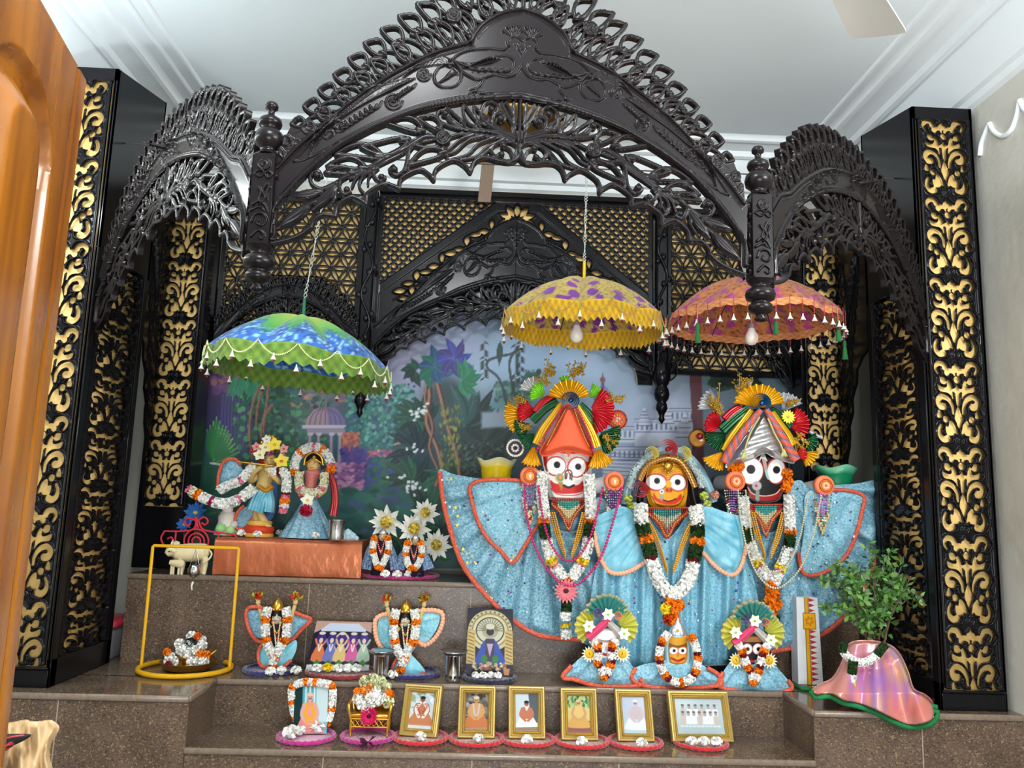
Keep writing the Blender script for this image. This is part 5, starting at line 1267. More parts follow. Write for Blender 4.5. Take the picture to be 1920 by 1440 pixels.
def hand_disc(t, x, y, r, Y, sym):
 def fn(mb):
  c = Wn(x, y, Y); s = mpp(Y) * r
  lathe(mb, [(0.001, 0.0), (s * 0.8, 0.0), (s, 0.006), (s, 0.022), (s * 0.92, 0.03), (s * 0.66, 0.031)], c, (246, 132, 92), 28, ax=(0, -1, 0.05))
  lathe(mb, [(s * 0.66, 0.031), (s * 0.64, 0.037), (s * 0.5, 0.038), (0.001, 0.038)], c, (250, 150, 70), 28, ax=(0, -1, 0.05))
  for q, cc in ((0.62, (180, 60, 20)), (0.48, (190, 70, 20))): tube(mb, [c + np.array((s * q * math.cos(a), -0.039, s * q * math.sin(a))) for a in np.linspace(0, 2 * PI, 25)[:-1]], 0.0018, cc, 5, closed=True)
  if sym == 'wheel':
   for a in np.linspace(0, 2 * PI, 9)[:-1]: ball(mb, c + np.array((s * 0.24 * math.cos(a), -0.039, s * 0.24 * math.sin(a))), s * 0.09, (250, 236, 226), 6)
   ball(mb, c + np.array((0, -0.039, 0)), s * 0.1, (230, 80, 70), 6)
  else:
   for dx, dz in ((0, 0.3), (-0.14, 0.18), (0.14, 0.18)): tube(mb, [c + np.array((0, -0.039, -0.3 * s)), c + np.array((dx * s, -0.040, dz * s))], 0.0022, (250, 232, 214), 5)
 part(t, 'hand_disc', m_paint, fn)
def bead_tassel(label, x, y, Y, seed, w=17, L=72):
 rg = np.random.default_rng(seed); mb = MB()
 for k in range(9):
  dx = (k - 4) / 4 * w; ln = L * (1 - 0.45 * abs(k - 4) / 4) * rg.uniform(0.9, 1.05); pal = [(176, 130, 200), (190, 140, 210), (160, 60, 150)] if abs(k - 4) < 3 else [(60, 130, 110), (200, 160, 90), (150, 40, 60), (220, 200, 180)]
  n = int(ln / 4.2); P = np.stack([x + dx * (1 - 0.35 * np.linspace(0, 1, n)), np.linspace(y, y + ln, n)], 1)
  low = [(70, 150, 130), (206, 170, 110), (150, 40, 60), (236, 220, 200)]
  cols = np.array([(pal if q < n * 0.55 else low)[rg.integers(len(pal if q < n * 0.55 else low))] for q in range(n)], float)
  balls(mb, Wn(P[:, 0], P[:, 1], Y), np.where(np.arange(n) > n * 0.6, 0.0056, 0.0040), n=6, cols=cols)
  p = Wn(P[-1, 0], P[-1, 1] + 4, Y); lathe(mb, [(0.001, 0.012), (0.004, 0.006), (0.006, -0.006), (0.001, -0.012)], p, (206, 176, 120), 7)
 tag(O('bead_tassel', mb, m_bead), label, 'bead tassel', 'bead tassels under the hand discs')
def sprig(mb, x, y, L, ang, Y, n=46, seed=0, spread=0.6):
 rg = np.random.default_rng(seed); s = mpp(Y); a = math.radians(ang)
 for b in range(5):
  aa = a + rg.normal(0, spread * 0.5); q = np.linspace(0, 1, 7)[:, None]; P = np.array([[x, y]]) + q * L * rg.uniform(0.6, 1.1) * np.array([[math.cos(aa), -math.sin(aa)]]) + q ** 2 * rg.normal(0, 5, (1, 2))
  tube(mb, Wn(P[:, 0], P[:, 1], Y - 0.02 - 0.01 * q[:, 0]), 0.0016, k=4)
  k = rg.integers(1, 7, n // 5 * 2); c = P[k] + rg.normal(0, 2.2, (len(k), 2)); balls(mb, Wn(c[:, 0], c[:, 1], Y - 0.022 + rg.normal(0, 0.006, len(k))), rg.uniform(0.0025, 0.0055, len(k)), n=5)
def big_rose(mb, x, y, r, Y, col, seed=0):
 s = mpp(Y) * r; c = Wn(x, y, Y)
 for k in range(4):
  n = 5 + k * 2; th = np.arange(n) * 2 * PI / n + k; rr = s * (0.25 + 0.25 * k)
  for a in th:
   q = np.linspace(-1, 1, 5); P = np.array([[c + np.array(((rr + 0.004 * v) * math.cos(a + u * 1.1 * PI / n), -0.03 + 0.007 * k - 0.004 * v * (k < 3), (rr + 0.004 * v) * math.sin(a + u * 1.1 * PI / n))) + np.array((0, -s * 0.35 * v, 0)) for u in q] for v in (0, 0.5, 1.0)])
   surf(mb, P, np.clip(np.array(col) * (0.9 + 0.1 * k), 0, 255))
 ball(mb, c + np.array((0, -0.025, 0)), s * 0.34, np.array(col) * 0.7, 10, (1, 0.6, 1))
def head_face(t, outline, p, Y, hx, hw, hy0, hy1, col, bulge=0.05):
 def dep(x, y, d): return bulge * np.sqrt(np.clip(1 - ((x - hx) / (hw * 1.25)) ** 2, 0, 1)) * (1 - 0.25 * ((y - (hy0 + hy1) / 2) / (hy1 - hy0)) ** 2) * np.clip(0.4 + d / 12, 0, 1)
 part(t, 'head', m_paint, lambda mb: lathe(mb, [(0.001, 0), (hw * mpp(Y) * 0.98, 0.002), (hw * mpp(Y), 0.05), (hw * mpp(Y), 1 * (hy1 - hy0) * mpp(Y)), (hw * mpp(Y) * 0.6, (hy1 - hy0) * mpp(Y) * 1.25), (0.001, (hy1 - hy0) * mpp(Y) * 1.3)], W(hx, hy1, Y + 0.085), col, 28, sy=0.8))
 return part(t, 'painted_face', m_paint, lambda mb: sheet(mb, outline, Y + 0.01, dep, 0.8, paint=p, thick=0.03))
def eye(p, x, y, rx, ry, ix, iy, ir, rot=0, rim=(180, 60, 60), bg=(250, 250, 246)):
 p.ell(x, y, rx + 2.2, ry + 2.2, rim, rot); p.ell(x, y, rx + 0.8, ry + 0.8, (250, 236, 220), rot); p.ell(x, y, rx, ry, bg, rot); p.ell(ix, iy, ir + 0.8, ir * 1.05 + 0.8, (120, 110, 110)); p.ell(ix, iy, ir, ir * 1.05, (14, 14, 16))
# --- robes
def robe_parts(t, outline, Y, dep, col, edge, seed, m=m_glit, rim=4.6, seq=130, name='robe'):
 o = part(t, name, m, lambda mb: sheet(mb, outline, Y, dep, 3, col, thick=0.012))
 if edge is not None: part(t, name + '_border', m_fuzz, lambda mb: border(mb, edge, Y - 0.004, rim, RED, wob=0.08))
 xs, ys = [p[0] for p in outline], [p[1] for p in outline]
 if seq: sequins(t, seq, (min(xs), min(ys), max(xs), max(ys)), Y - 0.010, seed, [(90, 60, 150), (150, 60, 130), (60, 50, 110), (226, 210, 90), (240, 250, 255), (200, 230, 240)], outline)
 return o
def torso(t, x, Y, z0, z1, r, col):
 part(t, 'body', m_sheer, lambda mb: lathe(mb, [(0.001, z0), (r * 1.15, z0), (r * 1.2, z0 + 0.05), (r, (z0 + z1) / 2), (r * 0.85, z1), (0.001, z1)], (x, Y, 0), col, 28, sy=0.62))
# ---- white-faced figure (left)
t1 = T('deity_figure', 'large white-faced figure with an orange turban and a wide blue glitter robe', 'idol', (W(1065, 1085, 3.66).x, 3.66, ZT))
torso(t1, W(1065, 1000, 3.64).x, 3.66, ZT + 0.002, W(1065, 915, 3.64).z, 0.115, BLUE)
r1 = [(822, 882), (850, 889), (890, 896), (935, 902), (985, 902), (1020, 935), (1040, 985), (1065, 996), (1095, 985), (1115, 935), (1140, 945), (1150, 1000), (1128, 1080), (1112, 1200), (1085, 1203), (1040, 1198), (1000, 1188), (950, 1155), (905, 1110), (880, 1080), (862, 1050), (845, 1000), (830, 940)]
robe_parts(t1, r1, YF, radial(1010, 900, 13, 0.022, base=0.012), BLUE, [(824, 884), (831, 940), (846, 1000), (863, 1050), (881, 1080), (906, 1110), (951, 1155), (1000, 1187), (1040, 1196), (1088, 1200)], 3)
r1b = [(984, 903), (940, 900), (898, 902), (880, 912), (884, 940), (894, 975), (912, 1008), (940, 1036), (962, 1054), (985, 1022), (1006, 985), (1010, 940)]
robe_parts(t1, r1b, YF - 0.028, radial(1010, 905, 9, 0.012, base=0.012), (82, 156, 180), [(985, 902), (940, 899), (898, 902), (881, 914), (885, 940), (895, 975), (913, 1008), (941, 1036), (962, 1055), (985, 1022), (1008, 985)], 5, seq=50, rim=3.8, name='sleeve')
for k, (x, y) in enumerate(((846, 898), (854, 952), (858, 968), (857, 985), (860, 1000), (868, 1030), (876, 1055), (902, 1080), (910, 1095))):
 if k == 0: yfn = part(t1, 'yellow_sequin_flowers', m_bead, lambda mb: [ball(mb, Wn(x_, y_, YF - 0.012), 0.008, (226, 214, 110), 7, (1, 0.5, 1)) for x_, y_ in ((846, 898), (854, 952), (858, 968), (857, 985), (860, 1000), (868, 1030), (876, 1055), (902, 1080), (910, 1095))], kind='stuff')
for a, b in (((1040, 918, 3.60), (993, 893, YF - 0.02)), ((1095, 918, 3.60), (1150, 903, YF - 0.02))):
 part(t1, 'arm', m_paint, lambda mb: tube(mb, [Wn(*a), Wn((a[0] + b[0]) / 2, (a[1] + b[1]) / 2, (a[2] + b[2]) / 2), Wn(*b)], 0.034, (236, 236, 238), 16))
hand_disc(t1, 993, 893, 18.5, YF - 0.03, 'lotus'); hand_disc(t1, 1150, 903, 18.5, YF - 0.03, 'lotus')
p = Paint(1010, 830, 1122, 946, 0.6, (240, 238, 234))
p.poly([(1016, 838), (1112, 838), (1108, 872), (1100, 886), (1096, 866), (1066, 858), (1040, 862), (1026, 884), (1020, 872)], (196, 40, 34)); p.poly([(1028, 846), (1066, 852), (1106, 848), (1104, 866), (1082, 862), (1066, 868), (1044, 862), (1026, 868)], (226, 218, 210))
for k in range(5): p.stroke([(1028, 850 + k * 3), (1048, 846 + k * 3), (1064, 856 + k * 3), (1086, 848 + k * 3), (1104, 852 + k * 3)], 0.7, (120, 110, 108), a=0.7)
p.poly([(1059, 846), (1066, 842), (1072, 847), (1066, 858)], (206, 100, 60)); 
p.ell(1042, 874, 20, 19, (198, 60, 56)); p.ell(1082, 876, 19, 20, (198, 60, 56), 0.3); eye(p, 1042.5, 874, 17, 15.5, 1044.5, 871.5, 5.6); eye(p, 1082, 876, 15, 17, 1084, 875, 5.2, 0.5)
p.stroke([(1060, 898), (1060, 886), (1066, 881), (1072, 886), (1072, 900)], 1.2, (60, 50, 50)); p.stroke([(1063, 888), (1062, 897)], 1.3, (90, 30, 34)); p.stroke([(1069, 888), (1069, 898)], 1.3, (90, 30, 34))
p.poly([(1032, 900), (1040, 906), (1056, 909), (1066, 912), (1084, 909), (1092, 902), (1096, 908), (1090, 922), (1066, 926), (1042, 924), (1034, 914)], (206, 40, 34), sm=4); p.stroke([(1057, 910), (1066, 914), (1076, 910)], 2.2, (30, 20, 20)); p.stroke([(1033, 916), (1044, 926), (1066, 929), (1088, 926), (1096, 914)], 1.0, (206, 90, 90))
p.poly([(1034, 932), (1098, 934), (1096, 941), (1036, 940)], (222, 130, 120)); 
p.ell(1049.5, 896, 8.5, 9, (196, 176, 120)); p.ell(1050.5, 895.5, 6, 6.4, (80, 150, 110)); p.ell(1051, 895, 3.8, 4, (240, 140, 70)); p.poly([(1046, 904), (1056, 904), (1053, 922)], (170, 130, 60))
head_face(t1, [(1018, 842), (1064, 838), (1110, 842), (1108, 880), (1102, 915), (1096, 938), (1066, 942), (1036, 938), (1026, 912), (1020, 880)], p, YF + 0.01, 1064, 46, 800, 938, (236, 232, 228))
# the turban
part(t1, 'turban_cap', mat('coral cloth', (250, 96, 52), 0.6), lambda mb: sheet(mb, [(1066, 756), (1078, 766), (1096, 806), (1114, 846), (1108, 856), (1064, 846), (1022, 856), (1012, 844), (1036, 806), (1054, 766)], YF - 0.02, lambda x, y, d: 0.07 * np.sqrt(np.clip(1 - ((x - 1064) / (14 + (y - 752) * 0.48)) ** 2, 0, 1)) * np.clip(d / 10, 0.2, 1), 1.6, (250, 96, 52), thick=0.05))
YT = YF - 0.04
GRN, YEL, RDS, LIM = (10, 92, 50), (240, 186, 18), (206, 24, 40), (150, 226, 60)
for pts, w0, w1, col in (([(1046, 752), (1022, 766), (998, 788)], 15, 20, GRN), ([(1087, 758), (1104, 776), (1120, 802)], 13, 18, GRN), ([(1040, 740), (1018, 754), (1004, 772)], 12, 16, RDS),
       ([(1053, 756), (1036, 780), (1018, 806), (1006, 832)], 11, 20, YEL), ([(1082, 760), (1096, 784), (1110, 810), (1120, 838)], 11, 18, YEL)):
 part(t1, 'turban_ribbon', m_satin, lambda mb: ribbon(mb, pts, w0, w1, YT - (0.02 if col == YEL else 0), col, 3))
for c, r, a0, a1, n, col, dy in (((1067, 752), 40, 15, 165, 9, YEL, -0.02), ((1022, 742), 28, 100, 200, 6, LIM, 0.02), ((1104, 746), 28, 10, 75, 6, LIM, 0.02), ((1060, 722), 18, 60, 130, 4, LIM, 0.03), ((1004, 736), 30, 80, 170, 5, (216, 216, 214), 0.05),
        ((1006, 772), 36, 130, 215, 7, RDS, 0.0), ((1106, 768), 46, -75, 60, 10, RDS, -0.01), ((998, 796), 34, 165, 235, 6, GRN, 0.0), ((1004, 812), 32, 185, 250, 6, GRN, -0.01), ((1122, 812), 42, -75, 20, 8, GRN, 0.0),
        ((992, 776), 46, 150, 230, 7, YEL, 0.04), ((1001, 834), 40, 235, 290, 6, YEL, -0.03), ((1120, 838), 40, 245, 320, 6, YEL, -0.03)):
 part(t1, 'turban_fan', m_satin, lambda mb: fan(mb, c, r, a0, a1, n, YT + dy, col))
part(t1, 'blue_rosette', m_satin, lambda mb: big_rose(mb, 1069, 752, 15, YT - 0.04, (10, 104, 160)))
for k, (x, y, L, a) in enumerate(((1030, 722, 34, 125), (1036, 706, 26, 110), (1072, 708, 28, 65), (1082, 700, 24, 40), (986, 752, 30, 160), (996, 802, 26, 170), (1134, 750, 34, 10), (1130, 816, 34, -30))):
 part(t1, 'gold_sprig', m_sprig, lambda mb: sprig(mb, x, y, L, a, YT, seed=k))
part(t1, 'pearl_disc', m_bead, lambda mb: [balls(mb, Wn(966 + q * np.cos(np.linspace(0, 2 * PI, n)), 840 + q * np.sin(np.linspace(0, 2 * PI, n)), YT), 0.006, c, 6) for q, n, c in ((15, 24, (240, 226, 206)), (10.5, 16, (60, 60, 90)), (6, 10, (230, 214, 200)), (2, 4, (60, 50, 80)))])
part(t1, 'orange_disc', m_bead, lambda mb: [lathe(mb, [(0.001, 0.01), (0.036, 0.008), (0.041, 0), (0.001, -0.002)], Wn(1158, 787, YT + 0.05), (214, 100, 60), 20, ax=(0, -1, 0))] + [balls(mb, Wn(1158 + q * np.cos(np.linspace(0, 2 * PI, n)), 787 + q * np.sin(np.linspace(0, 2 * PI, n)), YT + 0.04), 0.005, c, 6) for q, n, c in ((17, 26, (170, 60, 70)), (9, 12, (240, 160, 100)), (3, 4, (240, 220, 220)))])
for pts in ([(1054, 764), (1036, 794), (1018, 822), (1006, 846)], [(1082, 764), (1094, 790), (1106, 820), (1113, 848)]):
 part(t1, 'pink_bead_string', m_bead, lambda mb: beadline(mb, pts, YT - 0.05, 2.5, (200, 20, 100)))
for pts in ([(1060, 768), (1046, 794), (1034, 818), (1026, 834)], [(1077, 768), (1086, 794), (1098, 824), (1104, 836)]):
 part(t1, 'gold_bead_string', m_bead, lambda mb: beadline(mb, pts, YT - 0.055, 1.4, (206, 160, 90)))
# ---- yellow-faced figure (middle)
t2 = T('deity_figure', 'yellow-faced figure with a red rose on her headdress, between two larger figures', 'idol', (W(1250, 1085, 3.66).x, 3.66, ZT))
torso(t2, W(1250, 1050, 3.64).x, 3.66, ZT + 0.002, W(1250, 945, 3.64).z, 0.10, BLUE)
r2 = [(1178, 955), (1205, 955), (1230, 990), (1250, 1010), (1272, 990), (1296, 955), (1330, 950), (1385, 985), (1412, 1080), (1432, 1180), (1440, 1238), (1380, 1246), (1300, 1250), (1230, 1256), (1150, 1250), (1112, 1225), (1104, 1180), (1114, 1080), (1142, 1000)]
robe_parts(t2, r2, YF - 0.05, (lambda x, y, d: (0.02 + (0.020 * np.sin(x / 7.6 + 0.9 * np.sin(x / 31.0) + y / 260.0) + 0.011 * np.sin(x / 3.4 + y / 150.0 + 2 * np.sin(x / 40.0))) * np.clip((y - 985) / 90, 0.1, 1)) * np.clip(d / 12, 0, 1) - 0.004), (72, 156, 184), None, 8, m=m_glit, seq=200)
for pts, ed in (([(1176, 952), (1140, 958), (1116, 972), (1112, 992), (1124, 1040), (1146, 1073), (1178, 1070), (1210, 1052), (1206, 1000)], [(1112, 985), (1118, 1020), (1130, 1055), (1147, 1074), (1178, 1072), (1210, 1054)]), ([(1318, 952), (1360, 960), (1398, 976), (1400, 1020), (1390, 1058), (1374, 1077), (1345, 1064), (1316, 1034), (1306, 1000)], [(1316, 1034), (1345, 1065), (1374, 1078), (1391, 1058), (1400, 1016), (1398, 985)])):
 part(t2, 'short_shawl', m_sheer, lambda mb: sheet(mb, pts, YF - 0.082, radial(1250, 930, 16, 0.008, base=0.012), 2.5, (92, 172, 198), thick=0.01))
 part(t2, 'scalloped_lace', m_cloth, lambda mb: [balls(mb, Wn(*resamp(cr(ed, 8), 30).T, YF - 0.088), 0.0105, PEACH, 7), border(mb, ed, YF - 0.082, 2.4, (214, 190, 130))])
p = Paint(1200, 862, 1300, 962, 0.6, (226, 156, 22))
for k in range(5): p.stroke([(1212, 880 + k * 4), (1232, 876 + k * 4), (1250, 888 + k * 4), (1272, 876 + k * 4), (1290, 884 + k * 4)], 0.6, (120, 80, 10), a=0.6)
p.ell(1230, 904, 22, 17, (200, 70, 50)); p.ell(1271, 905, 18, 17, (200, 70, 50)); eye(p, 1230, 904, 18, 13, 1232, 901.5, 5.0, 0.15); eye(p, 1271, 905, 14.5, 13.5, 1270.5, 904, 4.8, 0.5)
p.ell(1254, 918, 8, 6, (206, 96, 20)); p.ell(1251, 919, 1.6, 3, (150, 20, 20)); p.ell(1258, 919, 1.6, 3, (150, 20, 20)); p.poly([(1247, 904), (1254, 900), (1260, 905), (1258, 914), (1250, 914)], (236, 170, 60))
p.poly([(1226, 924), (1232, 934), (1244, 938), (1256, 939), (1268, 935), (1276, 926), (1278, 934), (1268, 944), (1250, 946), (1234, 942), (1226, 934)], (206, 44, 24), sm=4); p.stroke([(1240, 936), (1254, 940), (1268, 935)], 1.0, (40, 10, 10)); p.stroke([(1222, 930), (1232, 946), (1252, 951), (1272, 946), (1282, 930)], 0.9, (120, 60, 10))
p.ell(1241, 922, 5.6, 5.8, (160, 170, 150)); p.ell(1241, 922, 3.6, 3.8, (240, 240, 236)); p.ell(1241, 922, 1.8, 1.8, (40, 80, 70)); p.poly([(1236, 929), (1245, 929), (1241, 941)], (150, 160, 150))
head_face(t2, [(1212, 890), (1222, 874), (1250, 868), (1278, 874), (1288, 890), (1289, 920), (1284, 944), (1266, 953), (1240, 953), (1219, 946), (1212, 920)], p, YF - 0.02, 1250, 38, 868, 952, (220, 150, 24), 0.045)
part(t2, 'dark_hair', mat('black hair', (14, 12, 14), 0.5), lambda mb: sheet(mb, [(1200, 906), (1212, 876), (1236, 858), (1256, 854), (1282, 864), (1300, 890), (1312, 930), (1318, 965), (1300, 962), (1290, 930), (1284, 890), (1250, 872), (1216, 888), (1208, 926), (1204, 950), (1192, 940)], YF + 0.02, lambda x, y, d: 0.03 * np.clip(d / 10, 0, 1), 2, thick=0.06, col=(14, 12, 14)))
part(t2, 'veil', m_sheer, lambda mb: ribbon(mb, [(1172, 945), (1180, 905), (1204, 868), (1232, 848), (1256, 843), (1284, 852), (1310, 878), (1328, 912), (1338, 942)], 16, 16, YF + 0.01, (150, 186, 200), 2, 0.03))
for q in ([(1180, 916), (1190, 884), (1212, 860)], [(1290, 860), (1308, 886), (1318, 914)]): part(t2, 'jasmine_string', m_flower, lambda mb: rope(mb, Wn(*cr(q, 8).T, YF - 0.02), 0.017, (206, 222, 222)))
part(t2, 'gold_headband', m_satin, lambda mb: [ribbon(mb, q, 11, 11, YF - 0.06, (190, 130, 50), 1, 0.012, cols=[(206, 150, 70), (206, 150, 70), (96, 56, 30)], tw=13) for q in ([(1199, 900), (1212, 876), (1230, 864), (1252, 858)], [(1252, 858), (1274, 864), (1290, 884), (1304, 914)])])
part(t2, 'gold_pendant', m_gilt, lambda mb: [lathe(mb, [(0.001, 0.006), (0.016, 0.005), (0.02, 0), (0.001, -0.002)], Wn(1253, 874, YF - 0.075), None, 14, ax=(0, -1, 0))] + [ball(mb, Wn(x, y, YF - 0.07), 0.006) for x, y in ((1243, 871), (1263, 871), (1253, 886), (1247, 882), (1259, 882))])
for x, y, r, c in ((1250, 843, 17, (206, 16, 40)), (1221, 851, 12, (236, 216, 110)), (1281, 851, 12, (236, 216, 110)), (1200, 918, 13, (200, 16, 34))):
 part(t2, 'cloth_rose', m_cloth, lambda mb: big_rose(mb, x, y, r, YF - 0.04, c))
part(t2, 'side_flowers', m_flower, lambda mb: [pompom(mb, Wn(x, y, YF - 0.04), 0.019, c) for x, y, c in ((1178, 935, (200, 210, 90)), (1184, 950, (196, 206, 80)), (1172, 962, (110, 30, 110)), (1186, 970, (226, 130, 110)), (1320, 930, (190, 206, 90)), (1326, 946, (200, 206, 110)), (1332, 958, (220, 170, 110)), (1340, 928, (216, 150, 130)), (1322, 962, (130, 30, 90)))], kind='stuff')
# ---- black-faced figure (right)
t3 = T('deity_figure', 'large black-faced figure with a silver turban and a wide blue glitter robe', 'idol', (W(1435, 1085, 3.66).x, 3.66, ZT))
torso(t3, W(1435, 1000, 3.64).x, 3.66, ZT + 0.002, W(1435, 915, 3.64).z, 0.115, BLUE)
r3 = [(1388, 940), (1405, 930), (1418, 980), (1437, 998), (1462, 985), (1478, 915), (1500, 900), (1518, 915), (1560, 910), (1610, 906), (1645, 898), (1662, 896), (1660, 930), (1652, 1000), (1632, 1080), (1596, 1140), (1550, 1184), (1490, 1212), (1440, 1222), (1416, 1160), (1404, 1080), (1392, 1000)]
robe_parts(t3, r3, YF, radial(1470, 900, 13, 0.022, 1.0, 0.012), BLUE, [(1662, 897), (1660, 932), (1652, 1000), (1632, 1080), (1597, 1140), (1551, 1184), (1492, 1212), (1445, 1222)], 13)
r3b = [(1512, 925), (1556, 919), (1590, 920), (1620, 930), (1616, 960), (1606, 1000), (1590, 1035), (1566, 1060), (1536, 1076), (1506, 1074), (1500, 1050), (1508, 990)]
robe_parts(t3, r3b, YF - 0.028, radial(1480, 905, 9, 0.012, 0.5, 0.012), (82, 156, 180), [(1535, 921), (1560, 919), (1592, 920), (1620, 931), (1616, 960), (1606, 1000), (1590, 1036), (1566, 1061), (1536, 1077), (1508, 1076), (1500, 1056), (1497, 1036)], 15, seq=50, rim=3.8, name='sleeve')
for a, b in (((1350, 905, 3.62), (1376, 903, YF - 0.02)), ((1500, 920, 3.60), (1542, 911, YF - 0.02))):
 part(t3, 'arm', m_paint, lambda mb: tube(mb, [Wn(*a), Wn((a[0] + b[0]) / 2, (a[1] + b[1]) / 2, (a[2] + b[2]) / 2), Wn(*b)], 0.032, (196, 196, 196), 16))
hand_disc(t3, 1376, 903, 19, YF - 0.03, 'wheel'); hand_disc(t3, 1542, 911, 19, YF - 0.03, 'wheel')
p = Paint(1376, 840, 1492, 952, 0.6, (16, 14, 16))
p.poly([(1395, 885), (1402, 905), (1400, 920), (1420, 940), (1450, 942), (1464, 930), (1470, 905), (1478, 880), (1486, 920), (1460, 950), (1410, 950), (1386, 915)], (30, 16, 18))
p.poly([(1402, 912), (1408, 922), (1420, 927), (1434, 929), (1452, 926), (1464, 914), (1466, 922), (1458, 936), (1434, 940), (1412, 936), (1402, 924)], (150, 22, 24), sm=4); p.stroke([(1402, 914), (1412, 926), (1434, 930), (1454, 926), (1464, 916)], 1.0, (220, 190, 170)); p.stroke([(1400, 922), (1412, 938), (1434, 942), (1458, 938), (1467, 922)], 0.9, (130, 150, 130))
p.ell(1407, 883, 25, 26, (190, 60, 66)); p.ell(1456, 883, 19, 25, (190, 60, 66)); eye(p, 1407.5, 883, 22, 23.5, 1408, 880, 7.6); eye(p, 1455.5, 883, 15.5, 22, 1456, 881, 6.2, 0.15)
p.stroke([(1431, 852), (1434, 870), (1438, 890), (1441, 897)], 3.6, (150, 190, 176), 2.4); p.stroke([(1432, 862), (1436, 880)], 1.8, (220, 120, 110)); p.ell(1431, 856, 5, 5, (210, 190, 190)); p.stroke([(1424, 864), (1430, 852), (1438, 864)], 1.0, (230, 230, 220))
p.ell(1419, 911, 9, 9, (150, 176, 170)); p.ell(1418, 911, 5.5, 5.5, (216, 150, 160)); p.ell(1418, 911, 2.6, 2.6, (150, 60, 80)); p.poly([(1417, 920), (1424, 920), (1424, 938), (1420, 944), (1416, 936)], (130, 140, 130)); p.poly([(1406, 944), (1466, 944), (1464, 950), (1408, 951)], (170, 90, 80))
head_face(t3, [(1384, 872), (1398, 858), (1432, 850), (1464, 856), (1478, 872), (1476, 905), (1470, 930), (1452, 946), (1424, 947), (1402, 938), (1394, 915), (1386, 895)], p, YF + 0.01, 1433, 46, 800, 940, (20, 18, 20))
part(t3, 'marigold', m_flower, lambda mb: [pompom(mb, Wn(x, y, YF - 0.03), 0.024, ORANGE) for x, y in ((1476, 888), (1478, 904), (1474, 914), (1374, 878), (1386, 874))], kind='stuff')
part(t3, 'turban_cap', m_foil, lambda mb: sheet(mb, [(1432, 770), (1444, 782), (1462, 814), (1480, 846), (1490, 868), (1472, 866), (1450, 858), (1433, 850), (1414, 860), (1386, 870), (1360, 876), (1378, 846), (1402, 812), (1420, 782)], YF - 0.02, lambda x, y, d: (0.08 * np.sqrt(np.clip(1 - ((x - 1428) / (16 + (y - 766) * 0.58)) ** 2, 0, 1)) + 0.003 * np.sin(y / 2.6 + x / 9)) * np.clip(d / 10, 0.2, 1), 1.6, (206, 208, 212), thick=0.05))
ST = [(250, 90, 40), (250, 90, 40), (110, 100, 120), (150, 130, 160)]
for pts, w0, w1, col in (([(1401, 766), (1376, 786), (1354, 806)], 18, 24, GRN), ([(1446, 766), (1468, 782), (1484, 800)], 10, 14, GRN), ([(1390, 762), (1374, 772), (1360, 786)], 14, 18, RDS), ([(1410, 768), (1390, 796), (1372, 822), (1360, 846)], 12, 22, YEL), ([(1449, 772), (1466, 796), (1480, 816), (1489, 834)], 9, 12, YEL)):
 part(t3, 'turban_ribbon', m_satin, lambda mb: ribbon(mb, pts, w0, w1, YT - (0.02 if col == YEL else 0), col, 3))
for pts in ([(1427, 768), (1404, 796), (1380, 828), (1358, 866)], [(1437, 768), (1456, 800), (1476, 834), (1493, 864)]):
 part(t3, 'braided_band', m_cloth, lambda mb: ribbon(mb, pts, 11, 18, YT - 0.06, (250, 90, 40), 1, 0.02, cols=ST, tw=6.5))
for c, r, a0, a1, n, col, dy in (((1424, 764), 48, 12, 168, 11, YEL, -0.02), ((1356, 798), 34, 110, 215, 8, RDS, 0), ((1480, 796), 38, -55, 70, 9, RDS, 0), ((1362, 810), 40, 180, 260, 8, GRN, -0.01), ((1510, 826), 24, -80, 40, 5, GRN, 0.01),
        ((1362, 768), 52, 125, 180, 6, (214, 216, 220), 0.03), ((1468, 772), 40, 25, 100, 6, (214, 216, 220), 0.03), ((1404, 734), 26, 70, 150, 4, (214, 216, 220), 0.04), ((1356, 846), 40, 200, 270, 7, YEL, -0.03), ((1500, 846), 34, -70, 0, 6, YEL, 0.0), ((1492, 852), 22, -40, 60, 4, (200, 40, 30), -0.01)):
 part(t3, 'turban_fan', m_satin, lambda mb: fan(mb, c, r, a0, a1, n, YT + dy, col, asp=0.9))
part(t3, 'blue_rosette', m_satin, lambda mb: big_rose(mb, 1425, 757, 17, YT - 0.04, (10, 110, 170)))
part(t3, 'yellow_flower', m_cloth, lambda mb: blossom(mb, Wn(1477, 782, YT - 0.03), 0.032, (240, 232, 90), (200, 190, 60), 14, (0, -1, 0.1), 0.24))
for k, (x, y, L, a) in enumerate(((1384, 740, 40, 70), (1390, 728, 26, 60), (1346, 768, 34, 130), (1352, 776, 20, 110), (1476, 762, 22, 30), (1494, 812, 34, -50), (1490, 822, 30, -60))):
 part(t3, 'gold_sprig', m_sprig, lambda mb: sprig(mb, x, y, L, a, YT, seed=20 + k))
part(t3, 'gold_disc', m_bead, lambda mb: [lathe(mb, [(0.001, 0.012), (0.03, 0.01), (0.042, 0), (0.001, -0.002)], Wn(1308, 822, YT + 0.04), (190, 130, 50), 20, ax=(-0.5, -1, 0)), ball(mb, Wn(1312, 818, YT + 0.01), 0.016, (130, 16, 24), 10)])
part(t3, 'silver_curl', m_satin, lambda mb: tube(mb, cr([Wn(x, y, YT + 0.02) for x, y in ((1518, 808), (1528, 816), (1541, 820))], 6), 0.009, (210, 212, 216), 8))
